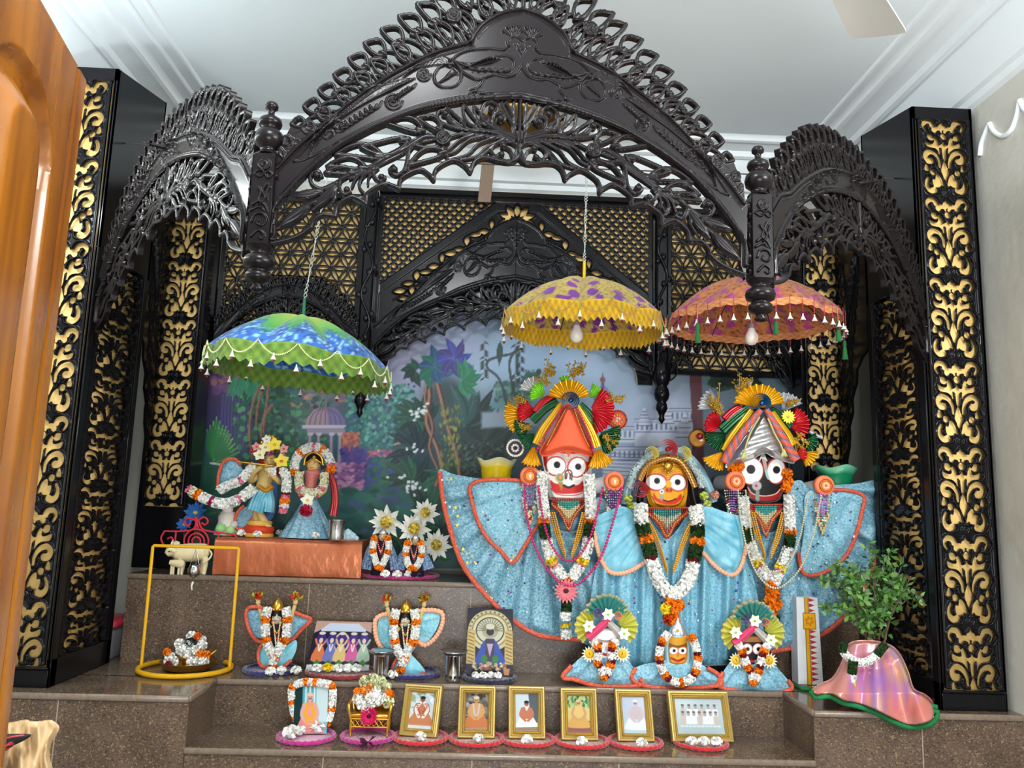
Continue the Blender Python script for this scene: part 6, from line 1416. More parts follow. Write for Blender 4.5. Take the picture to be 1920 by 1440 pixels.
for pts in ([(1424, 782), (1408, 810), (1398, 838), (1396, 854)], [(1440, 784), (1452, 812), (1464, 834), (1470, 850)]):
 part(t3, 'straw_tassel', m_cloth, lambda mb: [tube(mb, Wn(*cr(pts, 5).T, YT - 0.07), 0.004, (196, 196, 130), 6)] + [tube(mb, Wn([pts[-1][0], pts[-1][0] + d], [pts[-1][1] - 8, pts[-1][1] + 6], YT - 0.07), 0.0025, (206, 206, 120), 5) for d in (-6, -3, 0, 3, 6)])
# ---- necklaces, garlands and bead strings worn by the three
def chest_jewel(label, x, y0, w, h, Y, base):
 mb = MB(); rg = np.random.default_rng(int(x))
 for k in range(-9, 10):
  f = k / 9.0; hh = h * (1 - abs(f)) + 7; n = max(3, int(hh / 3.4)); yy = y0 + 2 + np.arange(n) * 3.4
  cols = np.array([((60, 150, 140) if q < n * 0.35 else (214, 196, 150) if q < n * 0.7 else (190, 120, 60)) if abs(k) < 7 else (150, 40, 30) for q in range(n)], float)
  balls(mb, Wn(np.full(n, x + f * w), yy, Y), 0.0042, n=6, cols=cols); ball(mb, Wn(x + f * w, yy[-1] + 4, Y), 0.0056, (160, 40, 24), 6, (1, 1, 1.6))
 for k in range(2): beadline(mb, [(x - w - 3 - k * 3, y0 - 2), (x, y0 - 2 + k), (x + w + 3 + k * 3, y0 - 2)], Y - 0.004, 2.0, (170, 60, 44))
 for k in range(3): beadline(mb, [(x - w - 2, y0 + 4 + k * 3), (x - w * 0.45, y0 + h * 0.55 + k * 4), (x, y0 + h + 10 + k * 4), (x + w * 0.45, y0 + h * 0.55 + k * 4), (x + w + 2, y0 + 4 + k * 3)], Y - 0.002, 1.9, base if k != 1 else (200, 150, 70), sm=6)
 tag(O('chest_jewel', mb, m_bead), label, 'jewellery', 'beaded collars')
YN = YF - 0.055
chest_jewel('triangular beaded collar under the white face', 1066, 938, 29, 40, YN, (150, 36, 26))
chest_jewel('triangular beaded collar under the yellow face', 1251, 954, 36, 38, YN - 0.03, (176, 44, 22))
chest_jewel('triangular beaded collar under the black face', 1436, 948, 28, 40, YN, (160, 50, 34))
def garland(label, pts, Y, segs, rpx, cat='garland', group=None, tail=None):
 t = T('flower_garland', label, cat, Wn(*pts[len(pts) // 2][:2], Y), group)
 cols = {}
 P = resamp(cr(pts, 8), 240); tot = sum(q for q, c in segs); a = 0.0; W3 = Wn(P[:, 0], P[:, 1], P[:, 2] if P.shape[1] > 2 else Y); s = mpp(Y)
 nm = {WHITE: 'white_blossoms', CREAM: 'cream_blossoms', ORANGE: 'marigolds', DKRED: 'dark_red_petals', LEAFG: 'green_leaves', PINKC: 'pink_petals', YELC: 'yellow_flowers', MAGC: 'magenta_petals'}
 for q, c in segs:
  b = a + q / tot; i, j = int(a * 239), min(240, max(int(a * 239) + 2, int(b * 239) + 2)); a = b
  mb = MB(); seg = W3[i:j]
  if c in (ORANGE, YELC):
   L = np.linalg.norm(np.diff(seg, axis=0), axis=1).sum(); m = max(1, int(round(L / (rpx * s * 1.5))))
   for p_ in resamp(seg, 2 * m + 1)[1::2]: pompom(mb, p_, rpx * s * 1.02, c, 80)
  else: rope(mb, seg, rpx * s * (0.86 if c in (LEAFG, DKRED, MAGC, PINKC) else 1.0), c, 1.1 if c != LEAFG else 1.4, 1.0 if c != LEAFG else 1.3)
  O(nm.get(c, 'blossoms'), mb, m_flower, t)
 return t
YG = YF - 0.085
g1 = garland('long white garland with green and orange bands worn by the white-faced figure', [(1018, 884), (1016, 920), (1020, 962), (1020, 985), (1026, 1020), (1034, 1050), (1048, 1072), (1063, 1092), (1080, 1072), (1094, 1048), (1102, 1020), (1106, 985), (1108, 960), (1106, 920), (1104, 890)], YG,
 [(82, WHITE), (9, ORANGE), (26, LEAFG), (34, WHITE), (12, YELC), (6, PINKC), (24, WHITE), (22, ORANGE), (24, WHITE), (6, PINKC), (12, YELC), (34, WHITE), (26, LEAFG), (9, ORANGE), (76, WHITE)], 11.5)
for nm_, col_, seg in (('green_leaves', LEAFG, [(1063, 1122), (1062, 1146)]), ('white_blossoms', WHITE, [(1060, 1148), (1060, 1162)]), ('yellow_flowers', YELC, [(1060, 1170), (1061, 1174)]), ('white_blossoms', WHITE, [(1061, 1180), (1062, 1196)])):
 part(g1, nm_, m_flower, lambda mb: rope(mb, Wn(*np.array(seg, float).T, YG + 0.01), 0.024, col_, 1.3))
part(g1, 'pink_daisy', m_flower, lambda mb: blossom(mb, Wn(1061, 1108, YG - 0.03), 0.052, (240, 140, 150), (90, 40, 40), 18, (0, -1, 0.15), 0.17, 2))
g2 = garland('thick white garland with green and orange bands worn by the yellow-faced figure', [(1202, 944), (1202, 972), (1207, 995), (1212, 1012), (1219, 1036), (1226, 1064), (1236, 1090), (1250, 1108), (1262, 1114), (1276, 1106), (1290, 1088), (1298, 1062), (1303, 1038), (1308, 1014), (1308, 996), (1307, 970), (1303, 948)], YG - 0.04,
 [(32, WHITE), (20, LEAFG), (16, ORANGE), (22, LEAFG), (6, DKRED), (140, WHITE), (6, DKRED), (22, LEAFG), (16, ORANGE), (20, LEAFG), (32, WHITE)], 14)
part(g2, 'marigolds', m_flower, lambda mb: [pompom(mb, Wn(x, y, YG - 0.045), 0.026, c, 90) for x, y, c in ((1258, 1128, ORANGE), (1272, 1134, ORANGE), (1262, 1146, ORANGE), (1264, 1164, ORANGE), (1254, 1160, (200, 60, 10)), (1250, 1142, YELC))], kind='stuff')
g3 = garland('long white garland with green and orange bands worn by the black-faced figure', [(1394, 932), (1396, 962), (1400, 990), (1404, 1012), (1414, 1040), (1428, 1064), (1440, 1086), (1449, 1100), (1456, 1082), (1464, 1064), (1474, 1040), (1481, 1012), (1482, 990), (1480, 960), (1480, 928)], YG,
 [(56, WHITE), (28, LEAFG), (36, WHITE), (10, YELC), (6, PINKC), (24, WHITE), (24, ORANGE), (22, WHITE), (6, PINKC), (10, YELC), (34, WHITE), (24, LEAFG), (10, ORANGE), (64, WHITE)], 11)
part(g3, 'marigolds', m_flower, lambda mb: [pompom(mb, Wn(x, y, YG - 0.005), 0.025, ORANGE, 80) for x, y in ((1452, 1112), (1444, 1124), (1456, 1132), (1448, 1144), (1446, 1108))], kind='stuff')
part(g3, 'green_leaves', m_flower, lambda mb: rope(mb, Wn([1452, 1450], [1152, 1168], YG + 0.01), 0.026, LEAFG, 1.3))
part(g3, 'white_blossoms', m_flower, lambda mb: rope(mb, Wn([1452, 1454], [1172, 1186], YG + 0.01), 0.022, WHITE, 1.3))
def necklace(label, pts, Y, r, col, cols=None, gap=2.0):
 mb = MB(); beadline(mb, pts, Y, r, col, gap, cols=cols); tag(O('bead_necklace', mb, m_bead), label, 'necklace')
YB_ = YG - 0.035
necklace('outer loop of magenta beads on the white-faced figure', [(984, 908), (985, 950), (998, 1010), (1022, 1062), (1048, 1090), (1070, 1098), (1094, 1088), (1126, 1046), (1146, 990), (1160, 940), (1166, 915)], YB_, 2.9, (196, 22, 104))
necklace('inner loop of magenta beads on the white-faced figure', [(1010, 912), (1016, 960), (1028, 1008), (1046, 1040), (1066, 1052), (1086, 1042), (1106, 1008), (1120, 960), (1130, 915)], YB_ - 0.004, 2.7, (196, 22, 104))
necklace('outer loop of pearls on the black-faced figure', [(1384, 920), (1390, 980), (1404, 1040), (1424, 1082), (1452, 1103), (1480, 1090), (1506, 1056), (1526, 1000), (1540, 930)], YB_, 2.3, (206, 200, 170))
necklace('inner loop of pearls on the black-faced figure', [(1398, 920), (1404, 970), (1416, 1030), (1436, 1064), (1454, 1072), (1476, 1060), (1496, 1020), (1508, 970), (1516, 925)], YB_ - 0.004, 2.1, (206, 200, 170))
for x, lab, w0, yb, Y in ((1066, 'white', 24, 1046, YN - 0.012), (1257, 'yellow', 40, 1074, YN - 0.05), (1440, 'black', 24, 1046, YN - 0.012)):
 mb = MB()
 for o in (0, 4, 8):
  for s in (1, -1): beadline(mb, [(x + s * (w0 + 10 - o), 962 + (x == 1257) * 12), (x + s * (w0 * 0.62 + 8 - o), 1005), (x + s * (6), yb - o)], Y - 0.002 * o, 2.1, (226, 160, 34), 1.8)
 tag(O('gold_rope_necklace', mb, m_bead), 'gold bead ropes hanging in a V on the %s-faced figure' % lab, 'necklace')
for x, y, lab in ((993, 908, 'left hand disc of the white-faced figure'), (1150, 918, 'right hand disc of the white-faced figure'), (1376, 920, 'left hand disc of the black-faced figure'), (1542, 928, 'right hand disc of the black-faced figure')):
 bead_tassel('purple and green bead tassel under the ' + lab, x, y, YF - 0.06, int(x))
# two plastic vases behind the robes
def vase(label, x, yb, yt, rb, rt, Y, col):
 mb = MB(); n = 48; th = np.linspace(0, 2 * PI, n, endpoint=False); b = W(x, yb, Y); tz = W(x, yt, Y).z; s = mpp(Y); rows = []
 for f in np.linspace(0, 1, 14):
  r = (rb + (rt - rb) * f ** 1.3 + rt * 0.2 * max(0, (f - 0.9) / 0.1) ** 2) * s; wv = 0.008 * f ** 10 * np.sin(th * 4 + 1)
  rows.append(np.stack([b.x + r * np.cos(th), Y + r * np.sin(th), np.full(n, b.z + (tz - b.z) * f) + wv], 1))
 for f in np.linspace(1, 0.1, 8): r = (rb + (rt - rb) * f ** 1.3) * s * 0.95; rows.append(np.stack([b.x + r * np.cos(th), Y + r * np.sin(th), np.full(n, b.z + (tz - b.z) * f) + 0.008 * f ** 10 * np.sin(th * 4 + 1) - 0.003], 1))
 vc = np.tile(lin(col), (len(rows), n, 1)); vc[13:15] = lin((236, 232, 190) if col[0] > 100 else (120, 200, 160)); surf(mb, np.array(rows), vc=vc, wv=True, flip=True)
 tag(O('plastic_vase', mb, mat('vase plastic', vcol=True, rough=0.35)), label, 'vase')
vase('yellow flared plastic vase with a wavy rim, behind the left blue robe', 925, 1062, 862, 13, 31, 3.78, (250, 214, 14))
vase('green flared plastic vase with a wavy rim, behind the right blue robe', 1572, 1068, 876, 14, 33, 3.68, (20, 130, 84))
# ------------------------------------------------------------------ things standing on the upper step
def tg(name, label, cat, m, fn, group=None, **k):
 mb = MB(); fn(mb); return tag(O(name, mb, m, **k), label, cat, group)
GOLDSKIN = (214, 170, 92)
def face(mb, c, r, skin, smile=True, eyes=(20, 20, 24)):
 ball(mb, c, r, skin, 14, (0.88, 0.9, 1.12)); c = np.asarray(c)
 for s in (-1, 1):
  ball(mb, c + np.array((s * r * 0.34, -r * 0.76, r * 0.12)), r * 0.17, (240, 240, 236), 7, (1.3, 0.5, 0.8)); ball(mb, c + np.array((s * r * 0.34, -r * 0.85, r * 0.12)), r * 0.09, eyes, 6)
  tube(mb, [c + np.array((s * r * q, -r * 0.80 + abs(q - 0.34) * 0.2 * r, r * (0.36 + 0.06 * (1 - abs(q - 0.34) * 5)))) for q in (0.14, 0.34, 0.54)], r * 0.04, (40, 20, 16), 5)
  ball(mb, c + np.array((s * r * 0.88, 0.05 * r, 0)), r * 0.16, skin, 6, (0.5, 1, 1.4))
 ball(mb, c + np.array((0, -r * 0.92, -r * 0.10)), r * 0.13, np.array(skin) * 0.95, 7, (0.8, 0.8, 1.3)); tube(mb, [c + np.array((q * r * 0.26, -r * 0.80, -r * (0.46 - 0.06 * q * q))) for q in (-1, 0, 1)], r * 0.055, (176, 40, 40), 5)
# copper cloth over a long box
m_copper = mat('copper lame cloth', (176, 92, 56), 0.36, metal=0.5, bump=0.8, bscale=16, mapping=(1, 1, 0.6), noise=0.5, nscale=9, ncol=(200, 124, 84))
bx0, bx1 = W(398, 1075, 3.575), W(676, 1083, 3.575); bh = 0.158
def copper(mb):
 n = 60; xs = np.linspace(bx0.x, bx1.x, n); prof = [(3.575, 0.0), (3.572, 0.02), (3.574, 0.08), (3.576, 0.135), (3.583, 0.152), (3.60, 0.158), (3.72, 0.160), (3.86, 0.158), (3.875, 0.14), (3.88, 0.0)]
 P = np.array([[(x + (0.002 * math.sin(z * 60 + x * 20) if 2 < j < 8 else 0), y - 0.0012 * math.sin(x * 31 + z * 70) * (j < 5), ZT + 0.002 + z - 0.003 * abs(math.sin(x * 7)) * (4 < j < 8)) for j, (y, z) in enumerate(prof)] for x in xs])
 surf(mb, P, flip=False)
 for i, s in ((0, 1), (n - 1, -1)):
  mb.add(P[i], np.arange(len(prof))[::s][None])
tg('draped_box', 'long low box draped in shiny copper cloth under the flute-playing pair', 'box', m_copper, copper)
ZB = ZT + bh + 0.003; YA = 3.70
# the flute player
fl = T('deity_statue', 'small dark blue-clad flute player statue in a flowered crown, on the copper box', 'statue', (W(487, 1000, YA).x, YA, ZB))
q_ = lambda x, y, d=0.0: Wn(x, y, YA - d)
dzA = ZB - q_(486, 1008)[2]
def fbase(mb):
 c = q_(486, 1000); c[2] = ZB; lathe(mb, [(0.062, 0), (0.064, 0.012), (0.058, 0.016)], c, (206, 160, 70), 28); lathe(mb, [(0.058, 0.016), (0.066, 0.03), (0.062, 0.045), (0.05, 0.05)], c, (200, 60, 30), 28); lathe(mb, [(0.05, 0.05), (0.054, 0.058), (0.052, 0.07), (0.001, 0.072)], c, (214, 170, 80), 28)
part(fl, 'round_pedestal', m_paint, fbase)
def fbody(mb):
 sk = (206, 176, 110)
 tube(mb, cr([q_(484, 982), q_(480, 960), q_(488, 940), q_(492, 926)], 5), [0.012, 0.012] + [0.016] * 12 + [0.026, 0.028], sk, 10); tube(mb, cr([q_(500, 984, 0.01), q_(490, 968, 0.02), q_(484, 948, 0.02), q_(490, 928)], 5), 0.017, sk, 10)
 tube(mb, cr([q_(490, 934), q_(494, 916), q_(498, 898), q_(502, 884), q_(504, 876)], 5), np.interp(np.arange(21), [0, 8, 14, 20], [0.040, 0.034, 0.044, 0.014]), sk, 12)
 tube(mb, cr([q_(486, 890), q_(470, 902, 0.02), q_(476, 886, 0.06), q_(492, 874, 0.075)], 5), np.linspace(0.016, 0.010, 16), sk, 8); tube(mb, cr([q_(512, 890), q_(524, 904, 0.03), q_(512, 892, 0.07), q_(498, 878, 0.08)], 5), np.linspace(0.016, 0.010, 16), sk, 8)
 for k in range(4): tube(mb, [q_(489 + k * 2, 875, 0.075), q_(490 + k * 2, 871, 0.088), q_(491 + k * 2, 873, 0.094)], 0.0035, sk, 5); tube(mb, [q_(496 + k * 2, 879, 0.08), q_(497 + k * 2, 873, 0.094), q_(498 + k * 2, 876, 0.097)], 0.0035, sk, 5)
 ball(mb, q_(483, 984, 0.02), 0.016, sk, 8, (1, 1.6, 0.6)); ball(mb, q_(503, 986, 0.02), 0.016, sk, 8, (1, 1.5, 0.6))
part(fl, 'body', m_paint, fbody); part(fl, 'head', m_paint, lambda mb: face(mb, q_(506, 866), 0.035, GOLDSKIN))
part(fl, 'flute', m_gilt, lambda mb: tube(mb, [q_(448, 866, 0.08), q_(512, 874, 0.10)], 0.0045))
LB = (96, 176, 200)
part(fl, 'dhoti', m_sheer, lambda mb: [ribbon(mb, [(496, 916, YA - 0.035), (486, 934, YA - 0.05), (478, 958, YA - 0.05)], 26, 34, YA - 0.04, LB, 5, 0.03), ribbon(mb, [(500, 918, YA - 0.03), (504, 940, YA - 0.045), (502, 960, YA - 0.04)], 20, 24, YA - 0.04, LB, 4, 0.03)])
part(fl, 'orange_sash', m_satin, lambda mb: ribbon(mb, [(484, 912), (498, 920), (510, 912)], 9, 9, YA - 0.06, (226, 150, 30), 2))
for ol, ed in (([(412, 905), (414, 880), (424, 864), (442, 862), (452, 874), (456, 890), (444, 904), (426, 918)], [(408, 916), (411, 885), (422, 864), (440, 861), (452, 872)]), ([(440, 985), (446, 962), (462, 950), (476, 948), (478, 965), (462, 986), (448, 992)], [(477, 968), (462, 988), (446, 992), (440, 978), (446, 960), (458, 948)])):
 part(fl, 'shawl', m_glit, lambda mb: sheet(mb, ol, YA + 0.01, radial(470, 900, 10, 0.008, base=0.01), 2, (80, 150, 180))); part(fl, 'shawl_border', m_fuzz, lambda mb: border(mb, ed, YA, 3.2, RED))
part(fl, 'blue_scarf', m_cloth, lambda mb: ribbon(mb, [(516, 900), (514, 930), (508, 960), (500, 972)], 10, 16, YA + 0.005, (60, 90, 150), 3, 0.02))
part(fl, 'crown', m_gilt, lambda mb: [lathe(mb, [(0.034, 0), (0.040, 0.02), (0.036, 0.05), (0.022, 0.075), (0.001, 0.085)], q_(505, 850), None, 16)] + [ball(mb, q_(505 + 14 * math.cos(a), 830 - 12 * math.sin(a), 0.01), 0.011) for a in np.linspace(0, PI, 7)])
part(fl, 'crown_flowers', m_flower, lambda mb: [blossom(mb, q_(x, y, 0.05), r, c, m_, 5, (0.1, -1, 0.25), 0.42) for x, y, r, c, m_ in ((498, 839, 0.030, (248, 240, 190), (230, 180, 40)), (515, 834, 0.034, (250, 226, 90), (240, 190, 40)), (487, 853, 0.030, (246, 244, 214), (226, 190, 60)), (528, 865, 0.036, (248, 222, 90), (220, 130, 40)), (481, 838, 0.022, (226, 150, 150), (200, 80, 80)), (532, 842, 0.024, (230, 160, 150), (200, 90, 80)), (500, 824, 0.022, (236, 240, 240), (200, 200, 90)))] + [pompom(mb, q_(x, y, 0.03), 0.016, c, 40) for x, y, c in ((506, 848, (190, 90, 160)), (530, 856, (220, 150, 150)), (490, 866, (206, 60, 40)), (537, 874, (120, 200, 70)), (474, 846, (220, 90, 90)), (468, 872, (200, 40, 40)), (516, 882, (190, 30, 60)), (536, 866, (130, 210, 80)))], kind='stuff')
garland('white and orange garland hung sideways along the flute player\'s outstretched shawl', [(352, 916), (366, 925), (384, 934), (404, 942), (424, 944), (444, 938), (462, 926), (476, 914)], YA - 0.09, [(7, PINKC), (8, CREAM), (12, ORANGE), (16, WHITE), (8, MAGC), (44, WHITE), (8, PINKC), (26, WHITE)], 10.5)
garland('short white garland across the flute player\'s chest', [(410, 920), (432, 908), (450, 902), (466, 884), (478, 872)], YA - 0.06, [(50, WHITE), (8, PINKC), (40, WHITE)], 9.5)
garland('white garland with a pink end hanging straight down right of the flute player', [(504, 884), (524, 884), (536, 890), (537, 915), (534, 940), (530, 962)], YA - 0.07, [(16, WHITE), (8, DKRED), (48, WHITE), (5, DKRED), (10, PINKC), (8, ORANGE), (8, WHITE), (12, PINKC)], 9.5)
# the lady beside him
la = T('deity_statue', 'small gold-faced lady statue in a silvery blue skirt, on the copper box', 'statue', (W(580, 1008, YA).x, YA, ZB))
def skirt(mb):
 n, m = 90, 16; c = q_(581, 930); b = q_(578, 1006); th = np.linspace(0, 2 * PI, n, endpoint=False); rows = []
 for f in np.linspace(0, 1, m):
  r = 0.026 + 0.100 * f ** 1.1; rr = r * (1 + 0.07 * np.sin(th * 14) * f + 0.03 * np.sin(th * 5)); rows.append(np.stack([c[0] + (b[0] - c[0]) * f + rr * np.cos(th), YA + rr * np.sin(th) * 0.75, np.full(n, c[2] + (ZB + 0.002 - c[2]) * f)], 1))
 surf(mb, np.array(rows), (70, 130, 158), wv=True)
part(la, 'skirt', m_glit, skirt)
part(la, 'body', m_paint, lambda mb: [tube(mb, cr([q_(581, 934), q_(582, 914), q_(584, 896), q_(587, 884), q_(587, 878)], 5), np.interp(np.arange(21), [0, 8, 14, 20], [0.034, 0.028, 0.038, 0.013]), (206, 120, 110), 12), tube(mb, cr([q_(566, 894), q_(556, 916, 0.02), q_(572, 930, 0.05)], 5), 0.011, GOLDSKIN, 8), tube(mb, cr([q_(602, 894), q_(610, 916, 0.02), q_(596, 930, 0.05)], 5), 0.011, GOLDSKIN, 8)])
part(la, 'head', m_paint, lambda mb: face(mb, q_(587, 872), 0.032, (222, 180, 110)))
part(la, 'hair', mat('black hair', (14, 12, 14), 0.5), lambda mb: ball(mb, q_(588, 862, -0.012), 0.036, (14, 12, 14), 14, (1.05, 0.9, 0.95)))
part(la, 'tiara', m_gilt, lambda mb: [tube(mb, cr([q_(570, 872, 0.02), q_(574, 856, 0.025), q_(588, 848, 0.03), q_(602, 856, 0.025), q_(606, 872, 0.02)], 6), 0.006), ball(mb, q_(589, 857, 0.045), 0.008), tube(mb, cr([q_(574, 868, 0.03), q_(588, 860, 0.04), q_(602, 868, 0.03)], 5), 0.003)])
part(la, 'red_veil', m_satin, lambda mb: ribbon(mb, [(612, 880), (624, 904), (628, 935), (624, 968)], 12, 16, YA - 0.005, (184, 50, 50), 3, 0.02))
part(la, 'hand_flowers', m_flower, lambda mb: [blossom(mb, q_(577, 938, 0.095), 0.032, (248, 246, 226), (236, 206, 60), 5, (0, -1, 0.2), 0.45), pompom(mb, q_(574, 957, 0.105), 0.028, (190, 20, 60), 60), pompom(mb, q_(566, 928, 0.06), 0.016, (226, 110, 120), 40), pompom(mb, q_(594, 928, 0.06), 0.014, (226, 120, 120), 40)], kind='stuff')
garland('white garland with orange blossoms arched over the lady statue\'s head', [(552, 888), (553, 866), (566, 846), (586, 838), (606, 844), (618, 862), (622, 884)], YA - 0.035, [(10, ORANGE), (34, WHITE), (8, ORANGE), (24, WHITE), (6, PINKC), (12, WHITE), (8, ORANGE), (30, WHITE), (6, PINKC), (12, ORANGE)], 9)
garland('cream garland round the lady statue\'s neck', [(562, 884), (560, 902), (566, 918), (580, 924), (596, 922), (608, 906), (608, 886)], YA - 0.06, [(30, CREAM), (6, PINKC), (40, CREAM), (6, PINKC), (30, CREAM)], 8.5)
def offering(label, x, y, z, r=0.02, col=WHITE, m=26):
 p = WZ(x, y, z); mb = MB(); c = np.array((p.x, p.y, z + r * 0.75)); d = sph_dirs(m); d[:, 2] = np.abs(d[:, 2]) * 0.9 - 0.1; tt = np.cross(d, RG.normal(size=d.shape)); tt /= np.linalg.norm(tt, axis=1)[:, None]
 ball(mb, c - (0, 0, r * 0.2), r * 0.55, np.array(col) * 0.9, 8, (1, 1, 0.9)); petals(mb, c + d * r * 0.5 - tt * r * 0.2, d * 0.6 + tt * 0.8, r * 0.8, r * 0.42, col, 0.2, d); return tag(O('offering_flower', mb, m_flower), label, 'flower', 'loose offering flowers')
for x, y, lb in ((452, 1006, 'left of the flute player\'s pedestal'), (482, 1008, 'in front of the flute player\'s pedestal'), (524, 1006, 'under the left hem of the lady\'s blue skirt'), (545, 1005, 'at the front left of the lady\'s blue skirt'), (568, 1010, 'at the front middle of the lady\'s blue skirt'), (591, 1011, 'at the front right of the lady\'s blue skirt')):
 offering('white flower on the copper box ' + lb, x, y, ZB, 0.019)
def cup(label, x, yb, z, r, h, plate=False, group=None):
 p = WZ(x, yb, z); c = (p.x, p.y, z + 0.001); t = T('steel_tumbler', label, 'tumbler', c, group)
 part(t, 'tumbler', m_steel, lambda mb: lathe(mb, [(0.001, 0), (r * 0.86, 0), (r * 0.9, 0.003), (r * 0.94, h * 0.25), (r * 0.93, h * 0.27), (r, h * 0.98), (r * 1.05, h), (r * 0.98, h - 0.003), (r * 0.92, h * 0.5), (r * 0.85, 0.006), (0.001, 0.005)], c, n=28))
 if plate: part(t, 'saucer_lid', m_steel, lambda mb: lathe(mb, [(0.001, h + 0.002), (r * 1.2, h + 0.002), (r * 1.5, h + 0.009), (r * 1.7, h + 0.013), (r * 1.68, h + 0.017), (r * 1.45, h + 0.012), (0.001, h + 0.006)], c, n=32))
cup('steel tumbler on the right end of the copper box', 630, 1013, ZB, 0.036, 0.088)
tg('crystal_cluster', 'pale glassy ornament on the copper box right of the tumbler', 'ornament', m_glit, lambda mb: [ball(mb, Wn(652 + dx, 1004 + dy, 3.68), r, (176, 206, 220), 7) for dx, dy, r in ((-8, 2, 0.02), (0, -4, 0.022), (8, 2, 0.022), (2, 4, 0.02), (16, 6, 0.014))])
def figurine(mb):
 c = Wn(424, 1004, 3.72); c[2] = ZB; lathe(mb, [(0.001, 0), (0.055, 0.002), (0.052, 0.02), (0.04, 0.06), (0.042, 0.085), (0.03, 0.105), (0.001, 0.11)], c, (214, 206, 196), 16); ball(mb, c + (0.0, -0.01, 0.118), 0.026, (222, 214, 206), 10); ball(mb, c + (-0.012, -0.045, 0.03), 0.026, (150, 200, 130), 9); ball(mb, c + (0.028, -0.04, 0.022), 0.024, (166, 206, 140), 9); ball(mb, c + (0.036, -0.02, 0.05), 0.02, (206, 200, 190), 9)
tg('figurine', 'little white and green figurine beside the red-bordered shawl on the copper box', 'figurine', m_paint, figurine)
for x, y, r, lb in ((367, 962, 0.052, 'larger'), (346, 984, 0.036, 'smaller, lower')):
 t = T('blue_flower', lb + ' blue artificial flower behind the red wire scroll', 'flower', (W(x, y, 3.74).x, 3.74, ZT))
 part(t, 'petals', m_cloth, lambda mb: blossom(mb, Wn(x, y, 3.72), r, (30, 96, 170), (190, 180, 90), 9, (0, -1, 0.35), 0.26, 2)); part(t, 'stem', m_cloth, lambda mb: tube(mb, [Wn(x, y, 3.725), np.array((W(x + 4, y, 3.75).x, 3.75, ZT + 0.002))], 0.003, (40, 90, 50), 5))
# red wire scrollwork
def scroll(mb):
 Yr = 3.60; L = lambda *p: tube(mb, Wn(*cr(p, 8).T, Yr), 0.0042, (190, 40, 60), 6)
 L((308, 996), (340, 996), (362, 992), (368, 978), (366, 970), (372, 976), (380, 992), (404, 998), (440, 1002)); L((366, 990), (372, 976), (384, 970), (390, 978), (384, 984), (378, 980)); L((372, 990), (366, 976), (352, 972), (346, 980), (352, 986), (358, 981))
 for r in (23, 15, 8): tube(mb, Wn(368 + r * np.cos(np.linspace(0, 2 * PI, 25)[:-1]), 1015 + r * 1.0 * np.sin(np.linspace(0, 2 * PI, 25)[:-1]), Yr), 0.0042, (190, 40, 60), 6, closed=True)
 L((308, 996), (302, 1010), (310, 1024), (324, 1020), (322, 1008), (314, 1010)); L((440, 1002), (446, 1014), (438, 1024), (428, 1018)); 
 for x in (330, 410): tube(mb, [Wn(x, 997, Yr), np.array((W(x, 997, Yr).x, Yr, ZT + 0.001))], 0.004, (190, 40, 60), 6)
tg('wire_scroll_rack', 'red wire rack with scrolls and rings behind the cream cow', 'rack', m_paint, scroll)
def cow(t):
 Yc = 3.585; cc = (222, 206, 164); c = lambda x, y, d=0.0: Wn(x, y, Yc - d)
 def body(mb):
  P = cr([c(392, 1036), c(378, 1035), c(356, 1036), c(338, 1036), c(328, 1034), c(320, 1034, 0.012), c(312, 1040, 0.02)], 5); tube(mb, P, np.interp(np.linspace(0, 6, len(P)), [0, 0.6, 2, 3.3, 4, 5, 6], [0.012, 0.036, 0.040, 0.036, 0.024, 0.026, 0.012]), cc, 14)
  for x, d in ((384, 0.018), (380, -0.018), (338, 0.018), (342, -0.018)): tube(mb, cr([c(x, 1044, d), c(x + 1, 1054, d), np.array((c(x, 1058, d)[0], c(x, 1058, d)[1], ZT + 0.016)), np.array((c(x, 1058, d)[0], c(x, 1058, d)[1] - 0.004, ZT))], 4), np.linspace(0.014, 0.008, 13), cc, 8)
  ball(mb, c(330, 1022, 0), 0.017, cc, 8, (1.2, 1, 1.1))
 part(t, 'body', m_paint, body)
 part(t, 'horns', m_paint, lambda mb: [tube(mb, cr([c(321, 1028, d), c(322, 1018, d), c(325, 1012, d)], 5), np.linspace(0.006, 0.001, 11), (240, 240, 236), 7) for d in (0.0, 0.026)])
 part(t, 'ears', m_paint, lambda mb: [ball(mb, c(326, 1033, d), 0.011, cc, 7, (1.5, 0.5, 0.8)) for d in (-0.012, 0.036)])
 part(t, 'eyes', m_paint, lambda mb: [ball(mb, c(317, 1034, d), 0.004, (16, 12, 12), 6) for d in (0.034, -0.004)])
 part(t, 'tail', m_paint, lambda mb: tube(mb, cr([c(391, 1030), c(397, 1038), c(392, 1048, 0.02), c(380, 1056, 0.04)], 5), 0.004, cc, 6))
 part(t, 'calf', m_paint, lambda mb: [tube(mb, P_, r_, cc, 10) for P_, r_ in ((cr([c(346, 1058, 0.045), c(330, 1056, 0.045), c(318, 1054, 0.05)], 5), np.array([0.008, 0.016, 0.018, 0.018, 0.017, 0.016, 0.015, 0.014, 0.012, 0.011, 0.010])),)] + [tube(mb, [c(x, 1058, 0.045), np.array((c(x, 1058, 0.045)[0], c(x, 1058, 0.045)[1], ZT))], 0.005, cc, 6) for x in (342, 336, 326, 322)])
cow(T('cow_statue', 'cream cow statue with a calf, left of the copper box', 'statue', (W(355, 1060, 3.585).x, 3.585, ZT)))
